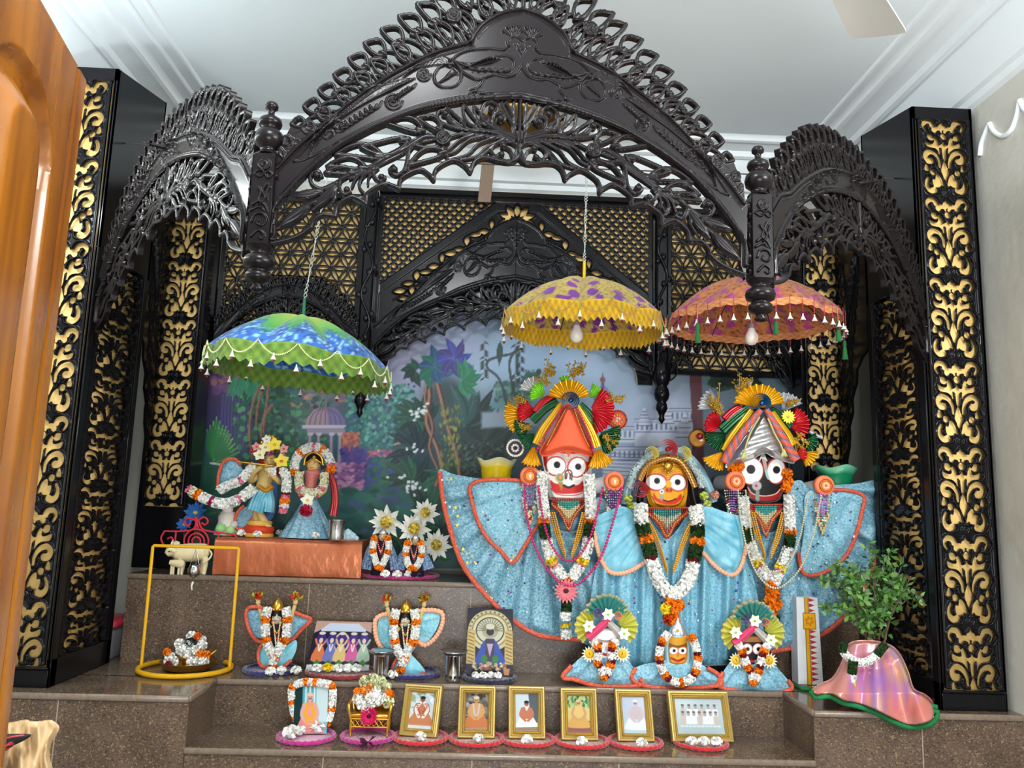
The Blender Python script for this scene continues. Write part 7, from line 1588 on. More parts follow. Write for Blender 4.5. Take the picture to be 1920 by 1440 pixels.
# magenta mat with two tiny figures, white lotuses behind
def woven_mat(label, x, y, z, rx, rim, mid, group=None):
 p = WZ(x, y, z); R = rx * p.y / FPX; t = T('round_mat', label, 'mat', (p.x, p.y, z), group); th = np.linspace(0, 2 * PI, 97)[:-1]
 part(t, 'mat_centre', mat('beaded fabric', vcol=True, rough=0.5, noise=0.7, nscale=170, ncol=(236, 220, 210)), lambda mb: lathe(mb, [(0.001, 0.006), (R * 0.88, 0.006), (R * 0.9, 0.001)], (p.x, p.y, z), mid, 48))
 part(t, 'fuzzy_rim', mat('fuzzy yarn', vcol=True, rough=0.9, sheen=0.5, noise=0.4, nscale=120, ncol=(20, 0, 0)), lambda mb: tube(mb, np.stack([p.x + R * (0.94 + 0.008 * np.sin(th * 26)) * np.cos(th), p.y + R * 0.94 * np.sin(th), np.full(96, z + 0.0085)], 1), 0.0075 + 0.0016 * np.sin(th * 26), rim, 8, closed=True))
 return p
woven_mat('wide magenta mat under the two tiny blue-caped figures', 748, 1081, ZT, 74, (196, 24, 120), (196, 60, 130))
def tiny(label, x, yb, yt, Y, cape, segs, gl):
 t = T('deity_statue', label, 'statue', (W(x, yb, Y).x, Y, ZT + 0.016)); z0 = ZT + 0.016; top = W(x, yt, Y).z; h = top - z0; bx = W(x, yb, Y).x
 part(t, 'body', m_paint, lambda mb: lathe(mb, [(0.001, 0), (0.045, 0.0), (0.042, h * 0.3), (0.028, h * 0.62), (0.032, h * 0.72), (0.012, h * 0.8), (0.001, h * 0.81)], (bx, Y, z0), (40, 30, 44), 20, sy=0.7))
 part(t, 'head', m_paint, lambda mb: face(mb, (bx, Y - 0.004, z0 + h * 0.88), h * 0.105, (196, 170, 130)))
 part(t, 'hair', mat('black hair', (14, 12, 14), 0.5), lambda mb: ball(mb, (bx, Y + 0.012, z0 + h * 0.91), h * 0.12, None, 12))
 part(t, 'crown', m_foil, lambda mb: lathe(mb, [(h * 0.09, 0), (h * 0.10, h * 0.04), (h * 0.05, h * 0.10), (0.001, h * 0.13)], (bx, Y, z0 + h * 0.94), n=14))
 part(t, 'cape', m_glit, lambda mb: [ribbon(mb, c, 8, 26, Y, cape, 4, 0.02) for c in ([(x - 8, yt + 16), (x - 20, yt + 36), (x - 26, yb - 10)], [(x + 8, yt + 16), (x + 18, yt + 34), (x + 26, yb - 10)])])
 part(t, 'bead_strings', m_bead, lambda mb: [beadline(mb, [(x - 8 + k, yt + 18), (x, yt + 34 + 5 * k), (x + 8 - k, yt + 18)], Y - 0.05, 1.5, c) for k, c in enumerate(((170, 30, 40), (230, 210, 190), (190, 40, 40)))])
 g = garland(gl, [(x - 11, yt + 8), (x - 15, yt + 30), (x - 11, yt + 52), (x - 2, yb - 12), (x + 9, yt + 50), (x + 15, yt + 28), (x + 12, yt + 8)], Y - 0.055, segs, 6.5)
sg = [(8, ORANGE), (10, WHITE), (8, ORANGE), (16, WHITE), (14, ORANGE), (16, WHITE), (8, ORANGE), (12, WHITE), (8, ORANGE)]
tiny('tiny dark figure with a garland, left of two on the magenta mat', 714, 1078, 996, 3.60, (36, 70, 130), sg, 'orange and white garland on the left tiny figure of the magenta mat')
tiny('tiny figure with a wide denim-blue cape, right of two on the magenta mat', 776, 1078, 1006, 3.60, (40, 84, 150), sg, 'orange and white garland on the caped tiny figure of the magenta mat')
for x, lb in ((722, 'in front of the left tiny figure'), (744, 'between the two tiny figures'), (766, 'in front of the caped tiny figure'), (782, 'right end of the row on the magenta mat')): offering('white flower on the magenta mat, ' + lb, x, 1084, ZT + 0.008, 0.021)
for x, y, r, up, lb in ((726, 979, 0.082, (-0.25, -1, -0.1), 'lowest left, with a big yellow centre'), (777, 992, 0.080, (0.0, -1, 0.25), 'in the middle, above the caped tiny figure'), (797, 963, 0.068, (0.15, -1, 0.4), 'topmost, facing up'), (818, 1022, 0.074, (0.1, -1, 0.1), 'rightmost, against the red robe border')):
 t = T('artificial_lotus', 'white artificial lotus behind the tiny figures, ' + lb, 'flower', (W(x, y, 3.74).x, 3.74, ZT), 'white artificial lotuses')
 part(t, 'petals', m_cloth, lambda mb: blossom(mb, Wn(x, y, 3.72), r, (238, 238, 228), None, 8, up, 0.22, 2, 0.18)); part(t, 'yellow_centre', m_flower, lambda mb: pompom(mb, Wn(x, y, 3.715) + np.array(up) * 0.012, r * 0.34, (234, 206, 90), 80))
 part(t, 'stem', m_cloth, lambda mb: tube(mb, cr([Wn(x, y, 3.73), np.array((W(770, 1040, 3.79).x, 3.79, ZT + 0.06)), np.array((W(770, 1040, 3.79).x, 3.79, ZT + 0.002))], 6), 0.004, (50, 100, 56), 6)); part(t, 'leaf', m_cloth, lambda mb: blossom(mb, Wn(x + 6, y + 26, 3.76), r * 0.7, (40, 96, 50), None, 2, (0.2, -1, 0.5), 0.25))
# ------------------------------------------------------------------ things on the middle deck
# the yellow hoop stand with its drip cup
hc = WZ(347, 1257, ZM); HR = 0.176
hs = T('drip_stand', 'yellow metal hoop stand with a steel drip cup hung over a brass plate', 'stand', (hc.x, hc.y, ZM))
YELM = (214, 160, 24)
th = np.linspace(0, 2 * PI, 65)[:-1]
part(hs, 'base_ring', m_paint, lambda mb: tube(mb, np.stack([hc.x + HR * np.cos(th), hc.y + HR * np.sin(th), np.full(64, ZM + 0.011)], 1), 0.010, YELM, 10, closed=True))
ht = W(362, 1027, hc.y).z
def upright(mb):
 tube(mb, [(hc.x - HR, hc.y, ZM + 0.015), (hc.x - HR, hc.y, ht), (hc.x - HR + 0.004, hc.y, ht + 0.004), (hc.x + HR - 0.004, hc.y, ht + 0.004), (hc.x + HR, hc.y, ht), (hc.x + HR, hc.y, ZM + 0.015)], 0.0068, YELM, 8)
part(hs, 'upright_frame', m_paint, upright)
dcx = W(364, 1070, hc.y); 
dc = T('drip_cup', 'small steel drip cup hanging from the yellow hoop stand', 'cup', (dcx.x, hc.y, dcx.z - 0.05))
part(dc, 'cup', m_steel, lambda mb: lathe(mb, [(0.001, -0.05), (0.003, -0.045), (0.004, -0.028), (0.016, -0.022), (0.025, -0.008), (0.026, 0.006), (0.020, 0.016), (0.021, 0.022), (0.019, 0.022), (0.018, 0.014), (0.022, 0.004), (0.001, -0.014)], (dcx.x, hc.y, dcx.z), n=24))
part(dc, 'hanger', m_steel, lambda mb: [tube(mb, [(dcx.x + dx, hc.y, dcx.z + 0.02), (dcx.x, hc.y, ht - 0.004)], 0.0012, k=5) for dx in (-0.019, 0.019)] + [tube(mb, [(dcx.x, hc.y + 0.019, dcx.z + 0.02), (dcx.x, hc.y, ht - 0.004)], 0.0012, k=5)])
part(dc, 'cotton_wick', m_cloth, lambda mb: tube(mb, cr([(dcx.x, hc.y, dcx.z - 0.045), (dcx.x - 0.004, hc.y - 0.002, dcx.z - 0.06), (dcx.x - 0.002, hc.y, dcx.z - 0.078)], 5), np.linspace(0.005, 0.002, 11), (232, 226, 206), 7))
pc = WZ(352, 1256, ZM); pl = T('brass_plate', 'brass plate holding a small flower-covered stone inside the yellow hoop stand', 'plate', (pc.x, pc.y, ZM))
m_brass = mat('old brass', (190, 146, 60), 0.3, metal=0.9)
part(pl, 'plate', m_brass, lambda mb: lathe(mb, [(0.001, 0.001), (0.075, 0.001), (0.096, 0.012), (0.108, 0.034), (0.111, 0.036), (0.105, 0.034), (0.092, 0.016), (0.07, 0.006), (0.001, 0.006)], (pc.x, pc.y, ZM), n=44))
part(pl, 'brass_spout', m_gilt, lambda mb: [lathe(mb, [(0.03, 0.006), (0.026, 0.03), (0.045, 0.05), (0.05, 0.064), (0.001, 0.06)], (pc.x + 0.005, pc.y, ZM), n=24), tube(mb, cr([(pc.x + 0.03, pc.y - 0.02, ZM + 0.058), (pc.x + 0.085, pc.y - 0.03, ZM + 0.062), (pc.x + 0.118, pc.y - 0.03, ZM + 0.085)], 6), np.linspace(0.014, 0.003, 13), None, 8)])
part(pl, 'round_stone', mat('dark stone', (30, 30, 34), 0.3), lambda mb: ball(mb, (pc.x + 0.005, pc.y - 0.004, ZM + 0.092), 0.032, None, 14, (1, 1, 1.15)))
part(pl, 'silver_snake_ornament', m_steel, lambda mb: [tube(mb, [(pc.x + 0.0 + 0.012 * math.cos(a) * k, pc.y - 0.036, ZM + 0.108 + 0.012 * k * math.sin(a)) for a in np.linspace(0, 2 * PI, 12)[:-1]], 0.0022, k=5, closed=True) for k in (1, 0.55)])
part(pl, 'white_flowers', m_flower, lambda mb: [pompom(mb, (pc.x + dx, pc.y + dy, ZM + dz), 0.021, WHITE, 50) for dx, dy, dz in ((-0.035, -0.02, 0.105), (-0.02, -0.04, 0.085), (0.03, -0.04, 0.082), (0.055, -0.02, 0.10), (0.045, 0.0, 0.115), (0.0, -0.045, 0.075), (-0.065, -0.03, 0.055), (-0.07, -0.02, 0.035), (-0.045, -0.045, 0.04), (0.03, -0.05, 0.045), (0.055, -0.045, 0.046), (0.075, -0.04, 0.045), (0.0, 0.01, 0.13))], kind='stuff')
part(pl, 'marigolds', m_flower, lambda mb: [pompom(mb, (pc.x + dx, pc.y + dy, ZM + dz), 0.016, c, 50) for dx, dy, dz, c in ((0.06, -0.05, 0.072, ORANGE), (0.082, -0.04, 0.07, ORANGE), (-0.075, -0.04, 0.075, ORANGE), (0.035, -0.02, 0.135, (230, 100, 20)), (-0.055, -0.06, 0.03, DKRED))], kind='stuff')
# red-lidded plastic box in the corner
bp = Vector((-1.67, 3.70, ZM)); bt = T('storage_box', 'clear plastic box with a pinkish red lid in the corner behind the left pillar', 'box', bp)
part(bt, 'box_body', mat('clear plastic', (200, 196, 206), 0.12, trans=0.75), lambda mb: box(mb, bp + Vector((0, 0, 0.065)), (0.26, 0.26, 0.128), bev=0.012)); part(bt, 'lid', mat('red plastic', (204, 58, 78), 0.35), lambda mb: box(mb, bp + Vector((0, 0, 0.145)), (0.275, 0.275, 0.03), bev=0.008))
tg('steel_bowl', 'steel bowl resting on the pinkish red box lid', 'bowl', m_steel, lambda mb: lathe(mb, [(0.001, 0.163), (0.05, 0.163), (0.075, 0.18), (0.085, 0.205), (0.088, 0.206), (0.08, 0.185), (0.05, 0.168), (0.001, 0.168)], bp + Vector((-0.01, -0.04, 0)), n=28))
# two small figures with outstretched arms and a picture card between them
NAVY = (26, 34, 110)
woven_mat('navy blue mat under the small figure in the red-bordered cape', 508, 1258, ZM, 48, NAVY, (60, 70, 140))
woven_mat('navy blue mat under the small figure in the peach-bordered cape', 772, 1264, ZM, 50, NAVY, (60, 70, 140))
def raised(label, x, yb, yt, capes, capecol, edges, ecol, skirt_px, gl, segs, mirror):
 Y = WZ(x, yb, ZM).y; q = lambda a, b, d=0.0: Wn(a, b, Y - d); z0 = ZM + 0.016
 t = T('deity_statue', label, 'statue', (W(x, yb, Y).x, Y, z0))
 def body(mb):
  sk = (206, 180, 120); ft = q(x, yb); ft[2] = z0
  tube(mb, cr([ft, q(x - 3, yb - 22), q(x + 2, yb - 50), q(x, yt + 62), q(x, yt + 50)], 6), np.interp(np.arange(25), [0, 5, 12, 19, 24], [0.03, 0.034, 0.03, 0.034, 0.012]), (58, 44, 52), 12)
  for s in (-1, 1): tube(mb, cr([q(x + s * 10, yt + 60), q(x + s * 24, yt + 44, 0.01), q(x + s * 34, yt + 14)], 5), np.linspace(0.013, 0.008, 11), sk, 8); ball(mb, q(x + s * 35, yt + 9), 0.011, sk, 8); [tube(mb, [q(x + s * 35 + k, yt + 8), q(x + s * 35 + k * 2.2, yt + 1)], 0.003, sk, 5) for k in (-2, -1, 0, 1, 2)]
 part(t, 'body', m_paint, body)
 part(t, 'head', m_paint, lambda mb: face(mb, q(x, yt + 36), 0.027, (238, 228, 200))); part(t, 'hair', mat('black hair', (14, 12, 14), 0.5), lambda mb: ball(mb, q(x, yt + 32, -0.010), 0.034, None, 12))
 part(t, 'crown', m_gilt, lambda mb: [lathe(mb, [(0.022, 0), (0.026, 0.015), (0.018, 0.035), (0.006, 0.048), (0.001, 0.055)], q(x + 1, yt + 24), n=16)] + [ball(mb, q(x + k * 6, yt + 22, 0.02), 0.007) for k in (-2, -1, 0, 1, 2)])
 part(t, 'hand_buds', m_flower, lambda mb: [petals(mb, np.tile(q(x + s * 36, yt + 2), (14, 1)) + RG.normal(0, 0.004, (14, 3)), RG.normal(0, 0.5, (14, 3)) + (0, 0, 1), 0.03, 0.006, c) for s in (-1, 1) for c in ((206, 50, 40), (190, 190, 60))], kind='stuff')
 for c, e in zip(capes, edges):
  part(t, 'cape', m_glit, lambda mb: sheet(mb, c, Y + 0.005, radial(x, yt + 50, 9, 0.008, base=0.01), 1.6, capecol, thick=0.006))
  if ecol == PEACH: part(t, 'scalloped_border', m_cloth, lambda mb: [balls(mb, Wn(*resamp(cr(e, 6), max(6, int(len(e) * 3.2))).T, Y), 0.011, PEACH, 7), border(mb, e, Y - 0.004, 1.6, (220, 190, 110))])
  else: part(t, 'red_border', m_fuzz, lambda mb: border(mb, e, Y - 0.004, 3.6, RED))
 part(t, 'skirt', m_sheer, lambda mb: sheet(mb, skirt_px, Y - 0.03, radial(x, yb - 70, 9, 0.01, base=0.012), 1.6, (110, 190, 206), thick=0.02))
 part(t, 'skirt_hem', m_fuzz, lambda mb: border(mb, skirt_px[len(skirt_px) // 2 - 1:] + skirt_px[:1], Y - 0.036, 3.0, RED))
 part(t, 'bead_strings', m_bead, lambda mb: [beadline(mb, [(x - 9 + k, yt + 46), (x, yt + 66 + 10 * k), (x + 9 - k, yt + 46)], Y - 0.045, 1.3, c) for k, c in enumerate(((226, 190, 80), (200, 60, 40), (230, 210, 120), (240, 240, 240)))])
 garland(gl, [(x - 17, yt + 18), (x - 22, yt + 46), (x - 20, yt + 76), (x - 14, yt + 96), (x - 2 + mirror * 2, yt + 112), (x + 4, yt + 96), (x + 15, yt + 78), (x + 20, yt + 48), (x + 17, yt + 18)], Y - 0.05, segs, 8.5, group=None)
 g = [(x - 3 + mirror * 3, yt + 108), (x - 7, yt + 122), (x - 8, yt + 136)]
 garland(gl.replace('looped', 'short tail of the') if 'looped' in gl else 'short tail of the ' + gl, g, Y - 0.055, [(12, WHITE), (9, ORANGE)], 8.5)
sgr = [(14, WHITE), (12, ORANGE), (22, WHITE), (10, ORANGE), (22, WHITE), (14, ORANGE), (20, WHITE), (12, ORANGE), (22, WHITE), (12, ORANGE), (14, WHITE)]
raised('small figure with raised hands and a red-bordered blue cape, on the left navy mat', 519, 1256, 1121,
  [[(466, 1146), (492, 1148), (500, 1175), (494, 1196), (478, 1192), (466, 1172)], [(546, 1154), (580, 1164), (562, 1182), (546, 1198), (536, 1180)]], (78, 150, 180),
  [[(492, 1140), (470, 1138), (461, 1150), (466, 1178), (480, 1200), (492, 1204)], [(548, 1146), (566, 1154), (583, 1162), (564, 1182), (550, 1198), (540, 1202)]], RED,
  [(510, 1208), (530, 1214), (554, 1200), (556, 1216), (546, 1238), (528, 1252), (506, 1254), (488, 1246), (484, 1226), (492, 1208)], 'orange and white garland on the figure in the red-bordered cape', sgr, 0)
raised('small figure with raised hands and a peach-bordered blue cape, on the right navy mat', 760, 1262, 1125,
  [[(712, 1160), (736, 1156), (740, 1190), (734, 1218), (718, 1210), (708, 1186)], [(782, 1150), (822, 1150), (822, 1172), (808, 1196), (794, 1206), (780, 1186)]], (100, 186, 206),
  [[(736, 1150), (714, 1154), (703, 1166), (706, 1196), (718, 1218), (732, 1222)], [(784, 1146), (808, 1144), (829, 1150), (828, 1174), (814, 1198), (796, 1210), (786, 1204)]], PEACH,
  [(764, 1222), (776, 1232), (792, 1250), (796, 1262), (770, 1270), (744, 1268), (736, 1252), (748, 1230)], 'orange and white garland on the figure in the peach-bordered cape', sgr, 1)
def card(label, name, corners, z, paintf, thick=0.006, lean=0.03, cat='picture'):
 """a stiff printed card standing up: corners TL TR BR BL in photo pixels, its foot on height z"""
 (x0, y0), (x1, y1), (x2, y2), (x3, y3) = corners
 a, b = WZ(x3, y3, z + 0.002), WZ(x2, y2, z + 0.002); yy = (a.y + b.y) / 2; tl, tr = Wn(x0, y0, yy + lean), Wn(x1, y1, yy + lean)
 bl, br = np.array((a.x, a.y, z + 0.002)), np.array((b.x, b.y, z + 0.002)); tl[2] = tr[2] = (tl[2] + tr[2]) / 2
 p = paintf(); u = (p.X - p.xs[0]) / (p.xs[-1] - p.xs[0]); v = (p.Y - p.ys[0]) / (p.ys[-1] - p.ys[0])
 P = (tl * ((1 - u) * (1 - v))[..., None] + tr * (u * (1 - v))[..., None] + bl * ((1 - u) * v)[..., None] + br * (u * v)[..., None])
 n = np.cross(br - bl, tl - bl); n /= np.linalg.norm(n); n = n if n[1] < 0 else -n
 mb = MB(); surf(mb, P, vc=lin(np.clip(p.C * 0.88, 0, 255)), flip=True)
 q = np.array([tl, tr, br, bl]); V = np.concatenate([q - n * 0.0004, q - n * thick]); mb.add(V, np.array([[4, 5, 6, 7], [0, 4, 7, 3], [1, 2, 6, 5], [0, 1, 5, 4], [3, 7, 6, 2]]), (214, 212, 206))
 return tag(O(name, mb, m_photo, smooth=False), label, cat), (tl, tr, br, bl, n)
def fig(p, x, y, h, robe, skin=(206, 160, 120), top=None, seated=True, hat=None, beads=None):
 """a simple robed figure in a picture: head at x, y; h = its height"""
 top = top or skin
 if seated: p.poly([(x - h * .10, y + h * .16), (x + h * .10, y + h * .16), (x + h * .26, y + h * .55), (x + h * .40, y + h * .82), (x + h * .34, y + h * .95), (x - h * .34, y + h * .95), (x - h * .40, y + h * .82), (x - h * .26, y + h * .55)], robe, 3); p.poly([(x - h * .17, y + h * .16), (x + h * .17, y + h * .16), (x + h * .19, y + h * .55), (x - h * .19, y + h * .55)], top, 3)
 else: p.poly([(x - h * .07, y + h * .14), (x + h * .07, y + h * .14), (x + h * .12, y + h * .45), (x + h * .26, y + h * .95), (x - h * .26, y + h * .95), (x - h * .12, y + h * .45)], robe, 3)
 for s in (-1, 1): p.stroke([(x + s * h * .17, y + h * .2), (x + s * h * .23, y + h * .45), (x + s * h * .05, y + h * .66)], h * .045, skin)
 p.ell(x, y, h * .085, h * .11, skin); p.ell(x, y - h * .06, h * .09, h * .06, hat or (50, 40, 40)); p.stroke([(x - h * .035, y + h * .04), (x + h * .035, y + h * .04)], h * .012, (120, 60, 50))
 for s in (-1, 1): p.ell(x + s * h * .035, y - h * .005, h * .014, h * .01, (30, 24, 24))
 if beads: p.stroke([(x - h * .1, y + h * .15), (x - h * .06, y + h * .45), (x, y + h * .55), (x + h * .06, y + h * .45), (x + h * .1, y + h * .15)], h * .025, beads)
def p_five():
 p = Paint(0, 0, 120, 96, 0.8, (30, 26, 50)); p.poly([(0, 0), (120, 0), (120, 22), (96, 12), (24, 12), (0, 24)], (196, 160, 146)); p.poly([(14, 16), (30, 4), (92, 4), (108, 16), (108, 20), (14, 20)], (206, 216, 236))
 p.poly([(0, 84), (120, 84), (120, 96), (0, 96)], (222, 224, 228)); p.ell(60, 42, 17, 20, (230, 190, 160)); p.ell(60, 42, 13, 16, (30, 40, 140))
 for x, c in ((18, (226, 120, 70)), (40, (110, 120, 190)), (60, (226, 190, 120)), (84, (214, 90, 160)), (106, (170, 196, 170))):
  p.ell(x, 38, 9, 16, (60, 40, 130)); p.ell(x, 24, 7, 3, (230, 220, 214)); p.poly([(x - 5, 46), (x + 5, 46), (x + 13, 76), (x - 13, 76)], c, 3); p.stroke([(x - 11, 36), (x - 5, 46), (x + 5, 46), (x + 12, 36)], 2, c); p.ell(x, 38, 4, 5, (236, 206, 170)); p.stroke([(x - 3, 46), (x, 58), (x + 3, 46)], 1.2, (240, 240, 230)); p.poly([(x - 8, 88), (x, 74), (x + 8, 88)], (60, 130, 60), 3)
  for k in range(6): p.ell(x - 10 + k * 4, 86 + (k % 2) * 3, 2, 2, (240, 240, 238))
 return p
def p_arch():
 p = Paint(0, 0, 84, 132, 0.9, (22, 22, 40)); 
 for r, c in ((40, (206, 196, 150)), (34, (150, 136, 90)), (31, (216, 206, 164)), (26, (30, 34, 30)), (24, (206, 204, 176)), (15, (170, 166, 140))): p.ell(42, 44, r, r * 1.02, c)
 for k in range(15): a = PI + k * PI / 14; p.stroke([(42 + 9 * math.cos(a), 44 + 9 * math.sin(a)), (42 + 23 * math.cos(a), 44 + 23 * math.sin(a))], 0.8, (110, 104, 80)); p.ell(42 + 37 * math.cos(a), 44 + 37 * math.sin(a), 2, 2, (120, 100, 60))
 for x in (8, 76): p.poly([(x - 7, 44), (x + 7, 44), (x + 8, 110), (x - 8, 110)], (206, 180, 110)); [p.stroke([(x - 5, y), (x + 5, y + 4)], 1, (130, 100, 50)) for y in range(48, 108, 7)]
 p.poly([(18, 110), (24, 80), (34, 62), (50, 62), (60, 80), (68, 110)], (44, 76, 170), 3); p.poly([(34, 60), (50, 60), (50, 104), (34, 104)], (60, 50, 80)); p.poly([(36, 70), (42, 96), (48, 70)], (200, 170, 190)); p.ell(42, 46, 7, 8, (40, 40, 44)); p.ell(42, 36, 8, 6, (216, 210, 190))
 for x in (32, 52): p.ell(x, 100, 6, 8, (50, 120, 50))
 p.dabs(14, 108, 72, 122, 60, 3, [(220, 200, 170), (200, 150, 120), (60, 110, 50), (150, 80, 70)], 0.9); p.poly([(0, 122), (84, 122), (84, 132), (0, 132)], (40, 36, 44)); p.poly([(66, 118), (78, 118), (76, 131), (68, 131)], (196, 130, 80)); return p
woven_mat('dark red oval mat under the picture card of five robed figures', 640, 1262, ZM, 64, (150, 26, 34), (110, 30, 50))
card('glossy picture card of five robed figures between two small caped figures', 'picture_card', ((594, 1165), (698, 1165), (692, 1258), (572, 1258)), ZM + 0.007, p_five)
woven_mat('dark blue mat under the tall picture card beside the second lidded tumbler', 918, 1273, ZM, 48, (20, 30, 70), (50, 60, 100))
card('tall glossy picture card of a silver figure under a cream arch', 'picture_card', ((877, 1140), (962, 1142), (962, 1268), (873, 1266)), ZM + 0.007, p_arch)
card('tiny picture card leaning at the left foot of the tall arch picture', 'picture_card', ((873, 1228), (887, 1229), (886, 1266), (871, 1265)), ZM + 0.007, lambda: (lambda p: (p.dabs(0, 0, 30, 70, 60, 6, [(60, 110, 170), (40, 50, 110), (150, 120, 110), (200, 180, 160)]), p)[1])(Paint(0, 0, 30, 70, 1.5, (60, 80, 130))), lean=0.02)
cup('steel tumbler with a saucer on top, beside the five-figure picture card', 713, 1272, ZM, 0.031, 0.092, True)
cup('steel tumbler with a saucer on top, beside the tall arch picture card', 849, 1277, ZM, 0.033, 0.10, True)
for x, y, lb in ((507, 1268, 'left of two before the red-caped small figure'), (527, 1267, 'right of two before the red-caped small figure'), (555, 1266, 'lying alone between the left navy mat and the five-figure card'), (735, 1274, 'beside the foot of the first lidded tumbler')): offering('white flower on the granite, ' + lb, x, y, ZM, 0.022)
for k, x in enumerate((594, 634, 652, 668)): offering('white flower at the foot of the five-figure card, %s' % ('leftmost', 'right of the yellow bloom', 'second from the right end', 'at the right end')[k], x, 1262, ZM + 0.009, 0.022)
offering('yellow flower at the foot of the five-figure picture card', 614, 1261, ZM + 0.009, 0.022, YELC)
for k, x in enumerate((891, 906, 920, 933)): offering('white flower at the foot of the tall arch picture, %s' % ('leftmost', 'second from left', 'second from right', 'rightmost')[k], x, 1273, ZM + 0.009, 0.017)
# three small seated figures below the great ones
def little(label, x, yb, hem, face_kind, facec, turban, gpts, gseg, gl):
 Y = 3.345; q = lambda a, b, d=0.0: Wn(a, b, Y - d); z0 = ZM + 0.002
 t = T('small_deity', label, 'idol', (W(x, yb, Y).x, Y, z0)); fy = yb - 66 if turban else yb - 58
 part(t, 'body', m_sheer, lambda mb: lathe(mb, [(0.001, z0), (0.06, z0), (0.055, z0 + 0.04), (0.035, W(x, fy + 24, Y).z), (0.001, W(x, fy + 22, Y).z)], (W(x, yb, Y).x, Y, 0), (84, 160, 186), 24, sy=0.7))
 part(t, 'skirt', m_glit, lambda mb: sheet(mb, hem, Y - 0.035, radial(x, fy, 11, 0.012, base=0.014), 2, (78, 150, 176), thick=0.02)); ed = [p for p in hem if p[1] > yb - 32 and True]
 part(t, 'red_hem', m_fuzz, lambda mb: border(mb, ed, Y - 0.042, 4.0, RED))
 if turban:
  for c, r, a0, a1, n, col, e, dy in (((x + 2, fy - 52), 44, 15, 165, 9, (14, 130, 120), (200, 180, 130), 0.0), ((x - 22, fy - 34), 36, 90, 235, 7, (206, 200, 60), (196, 186, 120), 0.01), ((x + 24, fy - 34), 36, -55, 90, 7, (196, 196, 60), (200, 190, 130), 0.01)):
   part(t, 'turban_fan', m_cloth, lambda mb: fan(mb, c, r, a0, a1, n, Y - 0.03 + dy, col, 0.015, edge=e))
  part(t, 'turban_wrap', m_cloth, lambda mb: [ribbon(mb, [(x - 34, fy - 14), (x - 10, fy - 34), (x + 8, fy - 52)], 16, 14, Y - 0.05, (230, 60, 110), 2, 0.02), ribbon(mb, [(x + 34, fy - 14), (x + 14, fy - 34), (x - 4, fy - 52)], 16, 12, Y - 0.045, (190, 186, 180), 2, 0.02)])
  part(t, 'fabric_flowers', m_cloth, lambda mb: [blossom(mb, q(a, b, 0.07), 0.026, (240, 240, 214), (150, 190, 60), 6, (0, -1, 0.1), 0.4) for a, b in ((x + 4, fy - 58), (x - 32, fy - 36), (x + 34, fy - 22))])
  part(t, 'purple_rose', m_cloth, lambda mb: big_rose(mb, x - 16, fy - 62, 7, Y - 0.05, (110, 90, 150))); part(t, 'peach_rose', m_cloth, lambda mb: big_rose(mb, x + 22, fy - 56, 6, Y - 0.05, (220, 150, 120)))
 else:
  part(t, 'veil', m_sheer, lambda mb: ribbon(mb, [(x - 17, fy + 34), (x - 20, fy), (x - 16, fy - 20), (x, fy - 27), (x + 16, fy - 20), (x + 20, fy), (x + 18, fy + 34)], 11, 11, Y - 0.02, (160, 196, 206), 2, 0.02))
  part(t, 'crown', m_foil, lambda mb: lathe(mb, [(0.034, 0), (0.04, 0.02), (0.03, 0.045), (0.012, 0.065), (0.001, 0.085)], q(x, fy - 24), n=18, sy=0.8))
  part(t, 'crown_jewels', m_bead, lambda mb: [ball(mb, q(x + k * 7, fy - 28 - (2 - abs(k)) * 6, 0.035), 0.007, c, 7) for k, c in ((-2, (60, 60, 70)), (-1, (220, 220, 226)), (0, (230, 150, 60)), (1, (220, 220, 226)), (2, (236, 130, 30)))])
 w_, h_ = (24, 28) if turban else (20, 26); p = Paint(x - 30, fy - 32, x + 30, fy + 34, 0.5, facec)
 rim = (150, 40, 40)
 if face_kind == 'white': eye(p, x - 10, fy - 2, 6, 6, x - 9, fy - 3, 2.4, rim=(200, 180, 180)); eye(p, x + 9, fy - 2, 6, 6, x + 10, fy - 3, 2.4, rim=(200, 180, 180)); [p.stroke([(x - 22, fy - 14 + k * 2), (x, fy - 9 + k), (x + 22, fy - 14 + k * 2)], 0.5, (120, 110, 110)) for k in range(4)]
 elif face_kind == 'black': p.poly([(x - 24, fy - 30), (x + 24, fy - 30), (x + 24, fy - 18), (x - 24, fy - 18)], (150, 100, 50)); eye(p, x - 10, fy - 5, 8, 8.5, x - 9, fy - 5, 3, rim=(190, 120, 120)); eye(p, x + 10, fy - 5, 8, 8.5, x + 11, fy - 5, 3, rim=(190, 120, 120))
 else: eye(p, x - 8, fy - 2, 7, 6, x - 7, fy - 2, 2.4, rim=(210, 90, 50)); eye(p, x + 9, fy - 2, 7, 6, x + 9, fy - 2, 2.4, rim=(210, 90, 50)); [p.stroke([(x - 18, fy - 16 + k * 2), (x, fy - 11 + k), (x + 18, fy - 16 + k * 2)], 0.6, (110, 70, 10)) for k in range(4)]
 p.ell(x, fy + 6, 2, 4, np.array(facec) * 0.8); p.stroke([(x - 12, fy + 12), (x, fy + 18), (x + 12, fy + 12)], 2.2, (190, 40, 36)); p.stroke([(x - 9, fy + 13), (x, fy + 16), (x + 9, fy + 13)], 0.6, (50, 10, 10))
